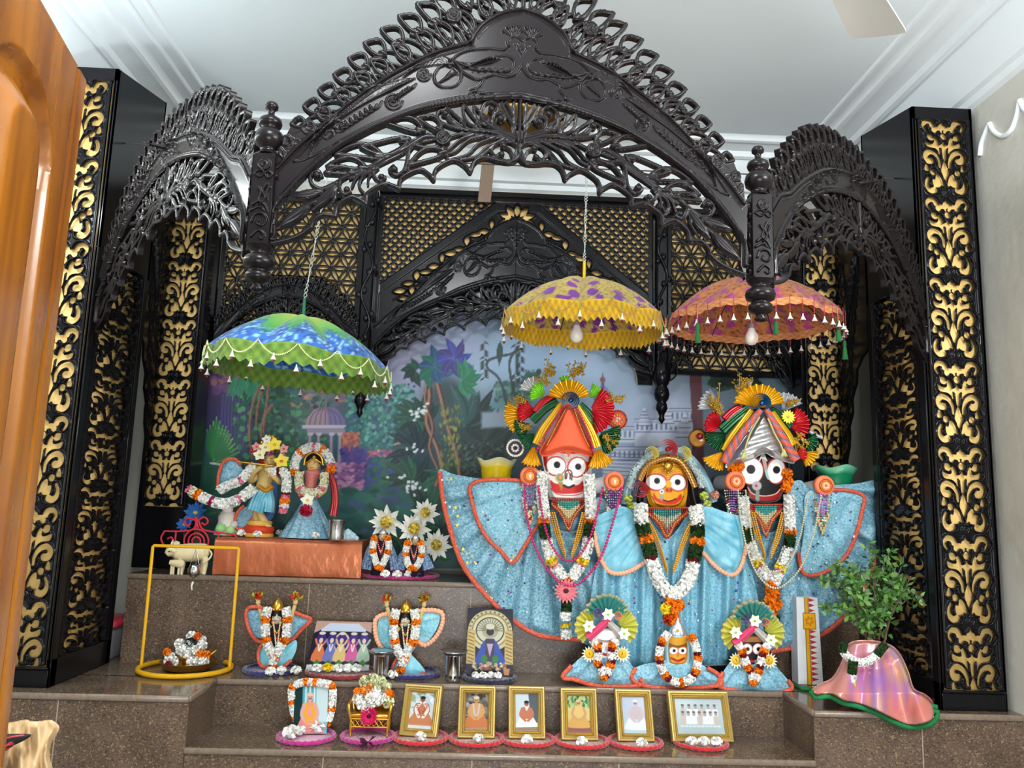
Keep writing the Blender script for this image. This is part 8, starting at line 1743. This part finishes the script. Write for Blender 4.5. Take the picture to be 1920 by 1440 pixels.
 part(t, 'painted_face', m_paint, lambda mb: sheet(mb, [(x - w_, fy - h_), (x, fy - h_ - 3), (x + w_, fy - h_), (x + w_, fy + 4), (x + w_ * 0.8, fy + h_ - 4), (x, fy + h_), (x - w_ * 0.8, fy + h_ - 4), (x - w_, fy + 4)], Y - 0.02, lambda a, b, d: 0.03 * np.sqrt(np.clip(1 - ((a - x) / (w_ * 1.3)) ** 2, 0, 1)) * np.clip(0.4 + d / 8, 0, 1), 0.7, paint=p, thick=0.05))
 if turban:
  for s in (-1, 1):
   part(t, 'daisy_hand', m_cloth, lambda mb: [blossom(mb, q(x + s * 31, fy + 16, 0.055), 0.032, (246, 240, 206), None, 14, (0, -1, 0.05), 0.16), lathe(mb, [(0.001, 0.008), (0.015, 0.007), (0.018, 0), (0.001, -0.002)], q(x + s * 31, fy + 16, 0.058), (230, 180, 20), 18, ax=(0, -1, 0)), tube(mb, [q(x + s * 30, fy + 18, 0.066), q(x + s * 31.5, fy + 13, 0.066)], 0.002, (120, 80, 10), 5)])
 garland(gl, gpts, Y - 0.075, gseg, 8.2)
gs1 = [(10, WHITE), (12, ORANGE), (9, DKRED), (16, WHITE), (12, ORANGE), (7, DKRED), (16, WHITE), (12, ORANGE), (6, DKRED), (14, WHITE), (12, ORANGE), (9, DKRED), (16, WHITE), (9, DKRED), (12, ORANGE), (10, WHITE)]
little('small white-faced figure in a teal and yellow turban, below the white-faced figure', 1136, 1276, [(1112, 1212), (1136, 1206), (1160, 1212), (1180, 1240), (1200, 1272), (1204, 1284), (1160, 1288), (1110, 1284), (1076, 1274), (1054, 1270), (1072, 1248), (1094, 1228)], 'white', (240, 238, 234), True,
  [(1112, 1200), (1120, 1212), (1122, 1226), (1120, 1240), (1126, 1252), (1135, 1270), (1142, 1252), (1148, 1240), (1146, 1226), (1148, 1212), (1158, 1200)], gs1, 'orange and white garland on the small white-faced figure')
little('small yellow-faced figure in a silver crown ringed by a garland, in the middle', 1271, 1280, [(1240, 1240), (1271, 1232), (1304, 1240), (1326, 1252), (1348, 1266), (1350, 1284), (1300, 1290), (1240, 1290), (1200, 1284), (1184, 1270), (1192, 1252), (1214, 1244)], 'yellow', (206, 146, 40), False,
  [(1254, 1186), (1240, 1206), (1236, 1230), (1242, 1256), (1256, 1274), (1276, 1280), (1298, 1270), (1308, 1246), (1306, 1216), (1296, 1192)], [(14, WHITE), (8, ORANGE), (8, DKRED), (16, WHITE), (8, ORANGE), (8, DKRED), (18, WHITE), (8, ORANGE), (8, DKRED), (16, WHITE), (10, ORANGE), (20, WHITE), (8, DKRED), (8, ORANGE), (16, WHITE), (8, ORANGE), (8, DKRED), (20, WHITE), (10, ORANGE)], 'orange and white garland ringing the small yellow-faced figure')
little('small black-faced figure in a teal and yellow turban, below the black-faced figure', 1411, 1288, [(1388, 1222), (1411, 1216), (1434, 1222), (1456, 1250), (1478, 1276), (1484, 1292), (1440, 1303), (1400, 1298), (1362, 1292), (1346, 1284), (1356, 1260), (1370, 1240)], 'black', (24, 22, 26), True,
  [(1384, 1208), (1392, 1222), (1396, 1236), (1402, 1250), (1410, 1264), (1414, 1282), (1420, 1264), (1426, 1248), (1428, 1236), (1432, 1222), (1440, 1208)], gs1, 'orange and white garland on the small black-faced figure')
# white pillar-shaped prop with its yellow band and red points
def p_prop():
 p = Paint(0, 0, 44, 168, 0.6, (238, 240, 242)); p.poly([(17, 0), (23, 0), (24, 168), (17, 168)], (240, 176, 20)); p.stroke([(16.5, 0), (16.5, 168)], 0.6, (90, 60, 20)); p.stroke([(23.8, 0), (23.8, 168)], 0.6, (90, 60, 20))
 for k in range(16): y = 5 + k * 10.2; (p.poly([(25, y - 4), (25, y + 4), (37, y)], (200, 50, 44)) if not 28 < y < 66 else None)
 p.poly([(12, 30), (37, 30), (37, 62), (12, 62)], (90, 60, 20)); p.poly([(13, 31), (36, 31), (36, 61), (13, 61)], (244, 176, 20))
 for k in range(6): a = k * PI / 3; p.stroke([(24.5 + 4 * math.cos(a), 46 + 4 * math.sin(a)), (24.5 + 8 * math.cos(a + .3), 46 + 9 * math.sin(a + .3)), (24.5 + 5 * math.cos(a + .9), 46 + 5 * math.sin(a + .9))], 0.6, (206, 90, 20))
 return p
b0, b1 = WZ(1497, 1284, ZM), WZ(1536, 1281, ZM); tz = W(1505, 1120, b0.y).z; pp = p_prop(); pr = T('painted_prop', 'tall white painted block with a yellow stripe and red points, beside the plant', 'ornament', ((b0.x + b1.x) / 2, b0.y + 0.03, ZM))
def prop(mb):
 w0 = b1.x - b0.x; x0 = b0.x; k = -0.004
 P = np.stack([x0 + (pp.X / 44) * w0 * (1 - 0.14 * (1 - pp.Y / 168)), np.full(pp.sh, b0.y), tz - (pp.Y / 168) * (tz - ZM - 0.002)], -1); surf(mb, P, vc=lin(np.clip(pp.C, 0, 255)), flip=True)
 q = np.array([P[0, 0], P[0, -1], P[-1, -1], P[-1, 0]]); V = np.concatenate([q, q + (0, 0.07, 0)]); mb.add(V, np.array([[4, 7, 6, 5], [0, 3, 7, 4], [1, 5, 6, 2], [0, 4, 5, 1], [3, 2, 6, 7]]), (232, 234, 238))
part(pr, 'painted_block', m_paint, prop, smooth=False)
# the plant pot dressed in pink satin
pc2 = WZ(1640, 1306, ZM); YPt = 3.16; px_ = W(1640, 1280, YPt).x
pt_ = T('potted_plant', 'bushy green plant in a pot dressed in shiny pink cloth, beside the right pillar', 'plant', (px_, YPt, ZM))
part(pt_, 'pot', mat('terracotta', (150, 84, 60), 0.8), lambda mb: lathe(mb, [(0.001, 0.002), (0.06, 0.002), (0.085, 0.14), (0.09, 0.16), (0.09, 0.185), (0.082, 0.185), (0.08, 0.15), (0.001, 0.145)], (px_, YPt, ZM), n=30))
rgp = np.random.default_rng(8); STs = MB(); LV = MB(); tips = []
ztop = ZM + 0.17
for k in range(9):
 a = rgp.uniform(-1, 1); tx, ty = [(1570, 1105), (1590, 1080), (1612, 1075), (1640, 1085), (1660, 1072), (1690, 1062), (1708, 1080), (1715, 1110), (1600, 1120)][k]
 e = Wn(tx, ty, YPt + rgp.uniform(-0.12, 0.0)); b = np.array((px_ + 0.02 * a, YPt + rgp.uniform(-0.02, 0.02), ztop - 0.02)); m_ = (b * 0.55 + e * 0.45) + (0.25 * (b[0] - e[0]) * 0.6, 0, 0.02)
 S_ = cr([b, m_, e], 8); tube(STs, S_, np.linspace(0.005, 0.0018, len(S_)), (96, 66, 44), 6); tips.append(S_)
 for j in range(4):
  i = rgp.integers(6, 15); e2 = S_[i] + rgp.normal(0, 0.055, 3) + (0, 0, 0.05); S2 = cr([S_[i], (S_[i] + e2) / 2 + (0, 0, 0.01), e2], 5); tube(STs, S2, 0.0014, (90, 100, 50), 5); tips.append(S2)
for S_ in tips:
 n = 26; i = rgp.integers(len(S_) // 3, len(S_), n); C = S_[i] + rgp.normal(0, 0.006, (n, 3)); C[:, 0] = np.minimum(C[:, 0], 1.68); D = rgp.normal(0, 1, (n, 3)) + (0, -0.3, 0.35)
 g_ = np.array([(78, 126, 52), (96, 146, 60), (58, 104, 44), (120, 160, 84), (100, 130, 90)])[rgp.integers(0, 5, n)]
 petals(LV, C, D, rgp.uniform(0.022, 0.042, n), rgp.uniform(0.006, 0.011, n), g_, 0.15)
O('stems', STs, m_cloth, pt_); O('leaves', LV, mat('leaf green', vcol=True, rough=0.5, sub=0.1), pt_)
pg = Paint(1500, 1190, 1770, 1380, 2, (222, 150, 140))
for k in range(14): x = 1590 + k * 10; pg.stroke([(1610 + k * 6, 1215), (x + 6, 1270), (x + 10, 1330)], 5, [(190, 130, 210), (226, 160, 130), (200, 120, 200), (236, 180, 140), (150, 140, 220), (240, 190, 170)][k % 6], a=0.55, soft=6)
pg.ell(1650, 1276, 50, 26, (176, 120, 220), soft=26, a=0.5); pg.ell(1690, 1262, 22, 20, (216, 190, 110), soft=20, a=0.5); pg.ell(1720, 1330, 34, 24, (230, 130, 120), soft=20, a=0.6)
ol = [(1592, 1206), (1630, 1200), (1668, 1208), (1688, 1226), (1704, 1260), (1714, 1290), (1736, 1302), (1752, 1318), (1756, 1334), (1752, 1352), (1730, 1362), (1700, 1364), (1672, 1352), (1640, 1336), (1606, 1324), (1580, 1318), (1556, 1306), (1530, 1308), (1520, 1296), (1536, 1282), (1560, 1270), (1578, 1240)]
def dcl(x, y, d):
 f = np.clip((y - 1208) / 92, 0, 1); bs = 0.092 * np.sqrt(np.clip(1 - ((x - 1634) / 62) ** 2, 0, 1)); fold = np.sin((x - 1640) / (5.5 + 0.055 * (y - 1200)) + 0.8) * 0.025 * np.clip((y - 1214) / 50, 0.2, 1)
 return (np.maximum(0.02 + 0.178 * f, bs + 0.02) + fold) * np.clip(d / 6, 0.3, 1) - 0.0
m_pink = mat('pink shot satin', vcol=True, rough=0.26, metal=0.4, spec=0.6)
part(pt_, 'satin_cloth', m_pink, lambda mb: sheet(mb, ol, YPt - 0.02, dcl, 2, paint=pg, thick=0.008))
ge = [(1520, 1296), (1530, 1308), (1556, 1306), (1580, 1318), (1606, 1324), (1640, 1336), (1672, 1352), (1700, 1363), (1730, 1362), (1752, 1352), (1757, 1334), (1740, 1336), (1722, 1340), (1720, 1330), (1736, 1322), (1756, 1326)]
part(pt_, 'green_border', mat('green velvet', (6, 110, 56), 0.8), lambda mb: border(mb, ge, YPt - 0.19, 4.6, None, wob=0.1))
part(pt_, 'gold_lace', m_gilt, lambda mb: beadline(mb, [(x + (2 if x > 1600 else 4), y - 9) for x, y in ge[:10]], YPt - 0.188, 1.5, None, 2.4))
garland('jasmine and leaf garland tied round the pink-clothed plant pot', [(1584, 1206), (1580, 1214), (1586, 1228), (1604, 1240), (1622, 1242), (1640, 1232), (1652, 1218), (1660, 1208)], YPt - 0.15, [(16, LEAFG), (70, WHITE), (26, LEAFG)], 8)
garland('leafy tail of the garland hanging to the granite left of the pink cloth', [(1600, 1240), (1598, 1258), (1596, 1276), (1590, 1292)], YPt - 0.17, [(30, LEAFG), (16, WHITE), (10, YELC), (8, WHITE)], 9)
tg('green_cloth_strip', 'end of green cloth lying on the granite under the white painted block', 'cloth', mat('green velvet', (6, 110, 56), 0.8), lambda mb: tube(mb, cr([WZ(1484, 1280, ZM + 0.006), WZ(1500, 1290, ZM + 0.006), WZ(1520, 1292, ZM + 0.008), WZ(1532, 1296, ZM + 0.008)], 6), np.linspace(0.006, 0.011, 19), None, 8))
# ------------------------------------------------------------------ the lower tread: framed pictures on red mats
m_frame = mat('gilded frame', (184, 160, 92), 0.36, metal=0.6, bump=0.2, bscale=220)
REDM = (206, 22, 32)
def framed(label, TL, TR, BR, BL, inset, paintf):
 a, b = WZ(*BL, ZL + 0.008), WZ(*BR, ZL + 0.008); yy = (a.y + b.y) / 2; w = (b - a).length; rz = math.atan2(b.y - a.y, b.x - a.x); lean = 0.05
 tc = Wn((TL[0] + TR[0]) / 2, (TL[1] + TR[1]) / 2, yy + lean); bc = (np.array(a) + np.array(b)) / 2; h = tc[2] - bc[2]; sl = math.atan2(lean, h); H = math.hypot(h, lean)
 sk = (tc[0] - bc[0])
 t = T('framed_picture', label, 'framed picture', bc, 'gold picture frames on the lower step')
 def place(V): V = np.asarray(V, float); x = V[:, 0] + sk * V[:, 2] / H; y = V[:, 1] * math.cos(sl) + V[:, 2] * math.sin(sl); z = V[:, 2] * math.cos(sl) - V[:, 1] * math.sin(sl); return np.stack([bc[0] + x * math.cos(rz) - y * math.sin(rz), bc[1] + x * math.sin(rz) + y * math.cos(rz), bc[2] + z], 1)
 def fr(mb):
  prof = [(0, 0.012), (0, -0.004), (0.003, -0.010), (0.008, -0.011), (0.012, -0.006), (0.016, -0.008), (0.020, -0.004), (0.0235, -0.006), (0.027, -0.002), (inset, 0.003), (inset, 0.012)]
  rows = [place([(-w / 2 + d, y, d), (w / 2 - d, y, d), (w / 2 - d, y, H - d), (-w / 2 + d, y, H - d)]) for d, y in prof]; P = np.array(rows)
  for k in range(4): surf(mb, np.stack([P[:, k], P[:, (k + 1) % 4]], 1))
 part(t, 'gold_moulding', m_frame, fr, auto=25)
 part(t, 'bead_rim', m_gilt, lambda mb: [balls(mb, place(np.stack([np.linspace(*e[0], n), np.full(n, -0.009), np.linspace(*e[1], n)], 1)), 0.0022, n=5) for n, e in ((34, ((-w / 2 + .0215, w / 2 - .0215), (.0215, .0215))), (34, ((-w / 2 + .0215, w / 2 - .0215), (H - .0215, H - .0215))), (44, ((-w / 2 + .0215, -w / 2 + .0215), (.0215, H - .0215))), (44, ((w / 2 - .0215, w / 2 - .0215), (.0215, H - .0215))))], kind='stuff')
 p = paintf(); u = (p.X - p.xs[0]) / (p.xs[-1] - p.xs[0]) - 0.5; v = 1 - (p.Y - p.ys[0]) / (p.ys[-1] - p.ys[0])
 V = np.stack([u * (w - 2 * inset), np.full(p.sh, 0.004), inset + v * (H - 2 * inset)], -1).reshape(-1, 3); mb = MB(); surf(mb, place(V).reshape(*p.sh, 3), vc=lin(np.clip(p.C * 0.86, 0, 255)), flip=True); O('picture', mb, m_photo, t, smooth=False)
 mb = MB(); q = place([(-w / 2 + 0.004, 0.012, 0.004), (w / 2 - 0.004, 0.012, 0.004), (w / 2 - 0.004, 0.012, H - 0.004), (-w / 2 + 0.004, 0.012, H - 0.004)]); mb.add(q, np.array([[3, 2, 1, 0]])); e = place([(-0.03, 0.013, H * 0.7), (0.03, 0.013, H * 0.7), (0.03, 0.085, 0.012), (-0.03, 0.085, 0.012)]); mb.add(e, np.array([[0, 1, 2, 3]])); O('back_board', mb, mat('black card', (26, 24, 24), 0.8), t, smooth=False)
def pic(bg, fn, w=44, h=76):
 def f(): p = Paint(0, 0, w, h, 0.6, bg); fn(p); return p
 return f
def s1(p): p.dabs(0, 0, 44, 30, 20, 7, [(190, 210, 220), (150, 160, 130), (206, 220, 226)], 0.5); p.poly([(2, 58), (42, 56), (44, 70), (0, 70)], (206, 150, 110)); fig(p, 22, 14, 56, (200, 130, 90), (150, 96, 80), (190, 120, 90)); [p.stroke([(22 + s * 4, 22), (22 + s * 11, 36), (22 + s * 4, 52)], 3, (230, 226, 214)) for s in (-1, 1)]; [p.ell(22 + s * (6 + 3 * math.sin(k)), 24 + k * 4, 2, 1.2, (190, 50, 50)) for s in (-1, 1) for k in range(7)]
def s2(p): p.dabs(0, 0, 44, 60, 90, 5, [(90, 84, 70), (130, 130, 120), (150, 150, 190), (70, 60, 50)], 0.6); fig(p, 21, 12, 62, (200, 120, 70), (206, 156, 100), (206, 160, 110), hat=(214, 206, 180), beads=(206, 190, 190)); p.poly([(0, 72), (44, 70), (44, 76), (0, 76)], (180, 140, 110))
def s3(p): p.poly([(26, 0), (44, 0), (44, 60), (30, 56)], (86, 96, 106)); fig(p, 22, 20, 54, (242, 242, 240), (196, 120, 90), (196, 120, 90), hat=(40, 36, 36)); p.poly([(0, 70), (44, 68), (44, 76), (0, 76)], (150, 130, 110)); p.poly([(18, 26), (22, 36), (27, 26)], (240, 236, 230))
def s4(p): p.dabs(0, 0, 44, 24, 40, 5, [(60, 110, 70), (170, 190, 110), (100, 150, 90)], 0.7, 0.5); p.poly([(0, 26), (44, 26), (44, 52), (0, 52)], (220, 200, 130)); p.poly([(0, 58), (44, 52), (44, 76), (0, 76)], (150, 90, 100)); fig(p, 22, 14, 56, (216, 170, 90), (206, 160, 110), (226, 190, 120), hat=(214, 190, 140))
def s5(p): p.grad([(0, 0, (190, 206, 226)), (44, 0, (206, 214, 230)), (22, 76, (190, 210, 222))], 30); fig(p, 26, 12, 60, (232, 236, 240), (206, 196, 206), (206, 190, 196), hat=(230, 230, 236))
def s6(p):
 p.grad([(0, 0, (206, 222, 226)), (90, 0, (190, 206, 216)), (45, 56, (176, 196, 200))], 30)
 for r, n in ((14, 6), (26, 7)):
  for k in range(n): x = 8 + (k + 0.5) * 76 / n; p.ell(x, r, 3, 3.6, (186, 164, 156)); p.poly([(x - 5, r + 4), (x + 5, r + 4), (x + 6, r + 18), (x - 6, r + 18)], (236, 238, 240) if k % 3 else (206, 196, 190)); p.ell(x, r - 3, 3, 1.8, (110, 106, 110))
 for k in range(10): p.ell(10 + k * 8, 47, 4, 2, (214, 226, 226))
for lb, TL, TR, BR, BL, mx, f in (('gold frame with a garlanded orange-robed seated man', (757, 1281), (827, 1286), (820, 1384), (748, 1379), 788, pic((214, 222, 226), s1)),
         ('gold frame with a long-beaded elder in orange on a dark leafy ground', (862, 1285), (930, 1287), (928, 1385), (857, 1384), 893, pic((110, 104, 96), s2)),
         ('gold frame with a bare-chested man in white cloth against a grey wall', (953, 1286), (1022, 1287), (1023, 1386), (953, 1385), 989, pic((206, 220, 228), s3)),
         ('gold frame with a yellow-robed seated man on a green and yellow ground', (1050, 1289), (1119, 1291), (1122, 1389), (1052, 1388), 1090, pic((190, 200, 150), s4)),
         ('gold frame with a faded pale blue picture of a man in white', (1152, 1291), (1220, 1293), (1228, 1391), (1158, 1390), 1191, pic((200, 212, 226), s5)),
         ('wide gold frame with a faded group photo of men in rows', (1251, 1294), (1364, 1297), (1376, 1392), (1260, 1391), 1313, pic((200, 216, 222), s6, 92, 60))):
 woven_mat('red mat under the ' + lb.replace('gold frame with a', 'picture of a').replace(' seated', '').replace(' on a green and yellow ground', '').replace('wide picture of a', 'wide'), mx, (BL[1] + BR[1]) / 2 + 4, ZL, 49, REDM, (150, 96, 96), 'red fuzzy mats on the lower step')
 framed(lb, TL, TR, BR, BL, 0.0285, f)
for x, y, lb in ((788, 1390, 'frame of the garlanded orange-robed man'), (897, 1394, 'frame of the long-beaded elder'), (988, 1396, 'frame of the bare-chested man in white cloth'), (1090, 1399, 'frame of the yellow-robed man'), (1203, 1402, 'frame with the faded pale blue picture')): offering('white flower on the red mat before the ' + lb, x, y, ZL + 0.008, 0.021)
for x, lb in ((1297, 'left of three'), (1320, 'middle one of three'), (1344, 'right of three')): offering('white flower before the wide group photo frame, ' + lb, x, 1400, ZL + 0.008, 0.022)
# garlanded portrait on the magenta mat
MAG = (190, 20, 130)
woven_mat('magenta mat under the garlanded portrait card', 574, 1384, ZL, 51, MAG, (190, 120, 170))
def p_old(): p = Paint(0, 0, 64, 80, 0.7, (120, 190, 206)); p.poly([(0, 0), (16, 0), (16, 80), (0, 80)], (14, 50, 50)); p.poly([(42, 0), (64, 0), (64, 60), (42, 60)], (200, 222, 226)); [p.stroke([(18 + k * 4, 0), (18 + k * 4, 40)], 1, (230, 240, 240) if k % 2 else (70, 150, 160)) for k in range(6)]; fig(p, 30, 20, 66, (232, 140, 140), (220, 170, 160), (236, 150, 150), hat=(240, 190, 170), beads=(240, 170, 40)); [p.stroke([(30 + s * 3, 34), (30 + s * 9, 46), (30 + s * 4, 64)], 2, (240, 170, 40)) for s in (-1, 1)]; return p
card('portrait card of an elderly person wrapped in pink, ringed by a garland', 'picture_card', ((552, 1284), (616, 1285), (612, 1376), (550, 1376)), ZL + 0.008, p_old)
yo = WZ(580, 1376, ZL).y - 0.012
garland('white and orange garland framing the pink portrait card', [(570, 1356), (556, 1348), (550, 1330), (547, 1305), (549, 1288), (566, 1280), (586, 1279), (606, 1281), (622, 1286), (624, 1305), (622, 1328), (616, 1350), (606, 1364), (592, 1370)], yo, [(16, WHITE), (12, ORANGE), (20, WHITE), (10, ORANGE), (20, WHITE), (10, ORANGE), (20, WHITE), (8, ORANGE), (10, WHITE), (8, ORANGE), (26, WHITE), (12, ORANGE), (34, WHITE), (9, ORANGE), (20, WHITE), (14, ORANGE), (20, WHITE)], 7.2)
for x, y, r, lb in ((595, 1376, 0.030, 'at the right foot of the pink portrait card'), (578, 1372, 0.026, 'at the middle foot of the pink portrait card'), (545, 1386, 0.030, 'lying at the left edge of the magenta mat'), (562, 1380, 0.022, 'between the card and the left mat edge')): offering('white flower ' + lb, x, y, ZL + 0.008, r)
# little gold throne heaped with flowers
woven_mat('magenta mat under the little golden throne', 690, 1384, ZL, 48, MAG, (150, 60, 120))
tb = WZ(692, 1382, ZL); th_ = T('toy_throne', 'little golden throne heaped with white and orange flowers on a magenta mat', 'throne', (tb.x, tb.y, ZL + 0.008))
tx, ty, tz0 = tb.x, tb.y + 0.02, ZL + 0.008
for sx in (-1, 1):
 for sy in (-1, 1): part(th_, 'leg', m_gilt, lambda mb: lathe(mb, [(0.006, 0), (0.004, 0.012), (0.007, 0.03), (0.005, 0.05), (0.006, 0.062)], (tx + sx * 0.068, ty + sy * 0.035, tz0), n=10))
part(th_, 'lattice_front', m_gilt, lambda mb: [tube(mb, [(tx - 0.07 + k * 0.0175, ty - 0.038, tz0 + 0.034), (tx - 0.07 + (k + s) * 0.0175, ty - 0.038, tz0 + 0.058)], 0.002, k=5) for k in range(1, 8) for s in (-1, 1)] + [tube(mb, [(tx - 0.07, ty - 0.038, tz0 + z), (tx + 0.07, ty - 0.038, tz0 + z)], 0.0035, k=6) for z in (0.032, 0.06)])
part(th_, 'seat', m_gilt, lambda mb: box(mb, (tx, ty, tz0 + 0.07), (0.145, 0.085, 0.018), bev=0.004)); part(th_, 'backrest', m_gilt, lambda mb: [tube(mb, cr([(tx - 0.068, ty + 0.035, tz0 + 0.07), (tx - 0.074, ty + 0.04, tz0 + 0.12), (tx - 0.04, ty + 0.042, tz0 + 0.16), (tx, ty + 0.042, tz0 + 0.17), (tx + 0.04, ty + 0.042, tz0 + 0.16), (tx + 0.074, ty + 0.04, tz0 + 0.12), (tx + 0.068, ty + 0.035, tz0 + 0.07)], 6), 0.006), box(mb, (tx, ty + 0.04, tz0 + 0.11), (0.13, 0.006, 0.08))])
for sx in (-1, 1): part(th_, 'armrest', m_gilt, lambda mb: tube(mb, cr([(tx + sx * 0.068, ty + 0.03, tz0 + 0.115), (tx + sx * 0.074, ty - 0.01, tz0 + 0.12), (tx + sx * 0.078, ty - 0.042, tz0 + 0.105), (tx + sx * 0.07, ty - 0.04, tz0 + 0.065)], 5), 0.006, k=8))
hp = T('flower_heap', 'heap of white and orange blossoms piled on the little golden throne', 'flowers', (tx, ty, tz0 + 0.08))
for nm_, c, L in (('white_blossoms', WHITE, ((-0.05, -0.01, 0.125), (-0.03, -0.03, 0.11), (0, -0.035, 0.115), (0.025, -0.03, 0.125), (0.0, -0.03, 0.14), (0.045, -0.01, 0.13), (-0.01, -0.04, 0.095), (0.015, -0.02, 0.15))), ('marigolds', ORANGE, ((-0.055, -0.01, 0.15), (-0.03, -0.01, 0.155), (0.062, -0.01, 0.15), (0.07, 0.0, 0.14))), ('orange_bloom', (250, 160, 80), ((-0.012, -0.025, 0.16),)), ('cream_buds', (214, 216, 170), ((-0.03, 0.0, 0.185), (0, 0.0, 0.195), (0.03, 0.0, 0.185), (0.05, 0.0, 0.17), (0.012, -0.01, 0.18), (0.066, -0.02, 0.115)))):
 part(hp, nm_, m_flower, lambda mb: [pompom(mb, (tx + a, ty + b, tz0 + z), 0.022 if c != ORANGE else 0.015, c, 60) for a, b, z in L], kind='stuff')
part(hp, 'magenta_daisy', m_flower, lambda mb: blossom(mb, (tx + 0.0, ty - 0.056, tz0 + 0.075), 0.036, (206, 30, 90), (70, 10, 30), 20, (0, -1, 0.15), 0.15, 2))
tg('dark_petal', 'dark maroon petal lying at the front edge of the throne\'s magenta mat', 'petal', m_flower, lambda mb: petals(mb, np.tile(np.array(WZ(690, 1392, ZL + 0.02)), (5, 1)), [(0.3, -0.4, -0.2), (-0.3, -0.4, -0.2), (0, -1, -0.3), (0.5, 0, 0.3), (-0.5, 0, 0.3)], 0.034, 0.014, (96, 50, 74)))
# ------------------------------------------------------------------ nearest things: the cloth heap, the fan blade
cl = W(50, 1432, 1.55); zc = cl.z - 0.06
stool = T('wooden_stool', 'plain wooden stool under the crumpled beige cloth, beside the open door', 'stool', (cl.x - 0.04, 1.58, 0))
part(stool, 'seat', m_door, lambda mb: box(mb, (cl.x - 0.04, 1.58, zc - 0.02), (0.30, 0.28, 0.035), bev=0.006))
for sx in (-1, 1):
 for sy in (-1, 1): part(stool, 'leg', m_door, lambda mb: box(mb, (cl.x - 0.04 + sx * 0.12, 1.58 + sy * 0.11, (zc - 0.037) / 2), (0.035, 0.035, zc - 0.037)))
g = Paint(-60, 1340, 120, 1470, 2, (190, 160, 118)); g.dabs(-60, 1340, 120, 1470, 60, 16, [(176, 144, 100), (206, 178, 136), (166, 134, 92)], 0.4, 0.4)
tg('beige_cloth', 'crumpled beige cloth heaped on a stool at the foot of the open door', 'cloth', mat('beige cotton', vcol=True, rough=0.85), lambda mb: sheet(mb, [(-50, 1362), (-10, 1356), (20, 1354), (48, 1349), (58, 1352), (76, 1352), (96, 1350), (111, 1362), (106, 1378), (98, 1392), (94, 1420), (90, 1466), (-50, 1466)], 1.52, lambda x, y, d: (0.03 + 0.018 * np.sin(x / 9.0 - y / 24.0) + 0.012 * np.sin(x / 4.3 + y / 60) + 0.10 * np.clip((y - 1360) / 90, 0, 1)) * np.clip(d / 10, 0, 1), 2, paint=g, thick=0.05))
g2_ = Paint(-40, 1370, 66, 1420, 1, (20, 18, 22)); [g2_.stroke(q, 1.3, (214, 60, 70)) for q in ([(-10, 1386), (10, 1384), (30, 1380), (44, 1378)], [(-4, 1404), (10, 1398), (22, 1396)], [(10, 1400), (20, 1392), (26, 1398), (18, 1404)], [(0, 1408), (14, 1404), (26, 1402)])]
tg('black_cloth_bag', 'flat black cloth bag with red squiggles lying on the beige cloth', 'bag', mat('black printed cloth', vcol=True, rough=0.8), lambda mb: sheet(mb, [(-30, 1376), (10, 1376), (52, 1376), (58, 1380), (46, 1388), (26, 1398), (6, 1410), (-30, 1414)], 1.40, lambda x, y, d: 0.012 * np.clip(d / 5, 0, 1), 1.2, paint=g2_, thick=0.02, sm=3))
ft_ = WZ(1649, 66, 3.0); fd_ = (WZ(1613, 0, 3.0) - ft_).normalized(); fh_ = ft_ + fd_ * 0.645 + Vector((0, 0, 0.04))
fan_ = T('ceiling_fan', 'ivory ceiling fan with one broad blade showing at the top of the picture', 'fan', (fh_.x, fh_.y, 2.98))
m_fan = mat('ivory enamel', (252, 252, 248), 0.4)
part(fan_, 'motor', m_fan, lambda mb: lathe(mb, [(0.001, -0.07), (0.05, -0.065), (0.10, -0.03), (0.11, 0.01), (0.09, 0.05), (0.03, 0.07), (0.015, 0.09), (0.015, 0.30), (0.05, 0.34), (0.055, ZC - fh_.z - 0.003)], fh_, n=32))
def blade(ang, L=None):
 def f(mb):
  d = np.array((math.cos(ang), math.sin(ang), 0)); n = np.array((-d[1], d[0], 0)); rows = []
  for s in np.linspace(0, 1, 14):
   w = 0.055 + 0.028 * s; c = np.array(fh_) + d * (0.10 + s * 0.545); w *= 1 if s < 0.99 else 0.96
   rows.append([c + n * w * q + np.array((0, 0, -0.045 + 0.02 * q - 0.006 * q * q)) + d * (-0.018 * q * q if s > 0.95 else 0) for q in np.linspace(-1, 1, 7)])
  P = np.array(rows); surf(mb, P); surf(mb, P + (0, 0, 0.006), flip=True); E = np.concatenate([P[:, 0], P[-1, 1:], P[::-1, -1][1:], P[0, ::-1][1:-1]]); surf(mb, np.stack([E, E + (0, 0, 0.006)], 1), wu=True)
 return f
a0 = math.atan2(ft_.y - fh_.y, ft_.x - fh_.x)
for k in range(3): part(fan_, 'blade', m_fan, blade(a0 + k * 2 * PI / 3))
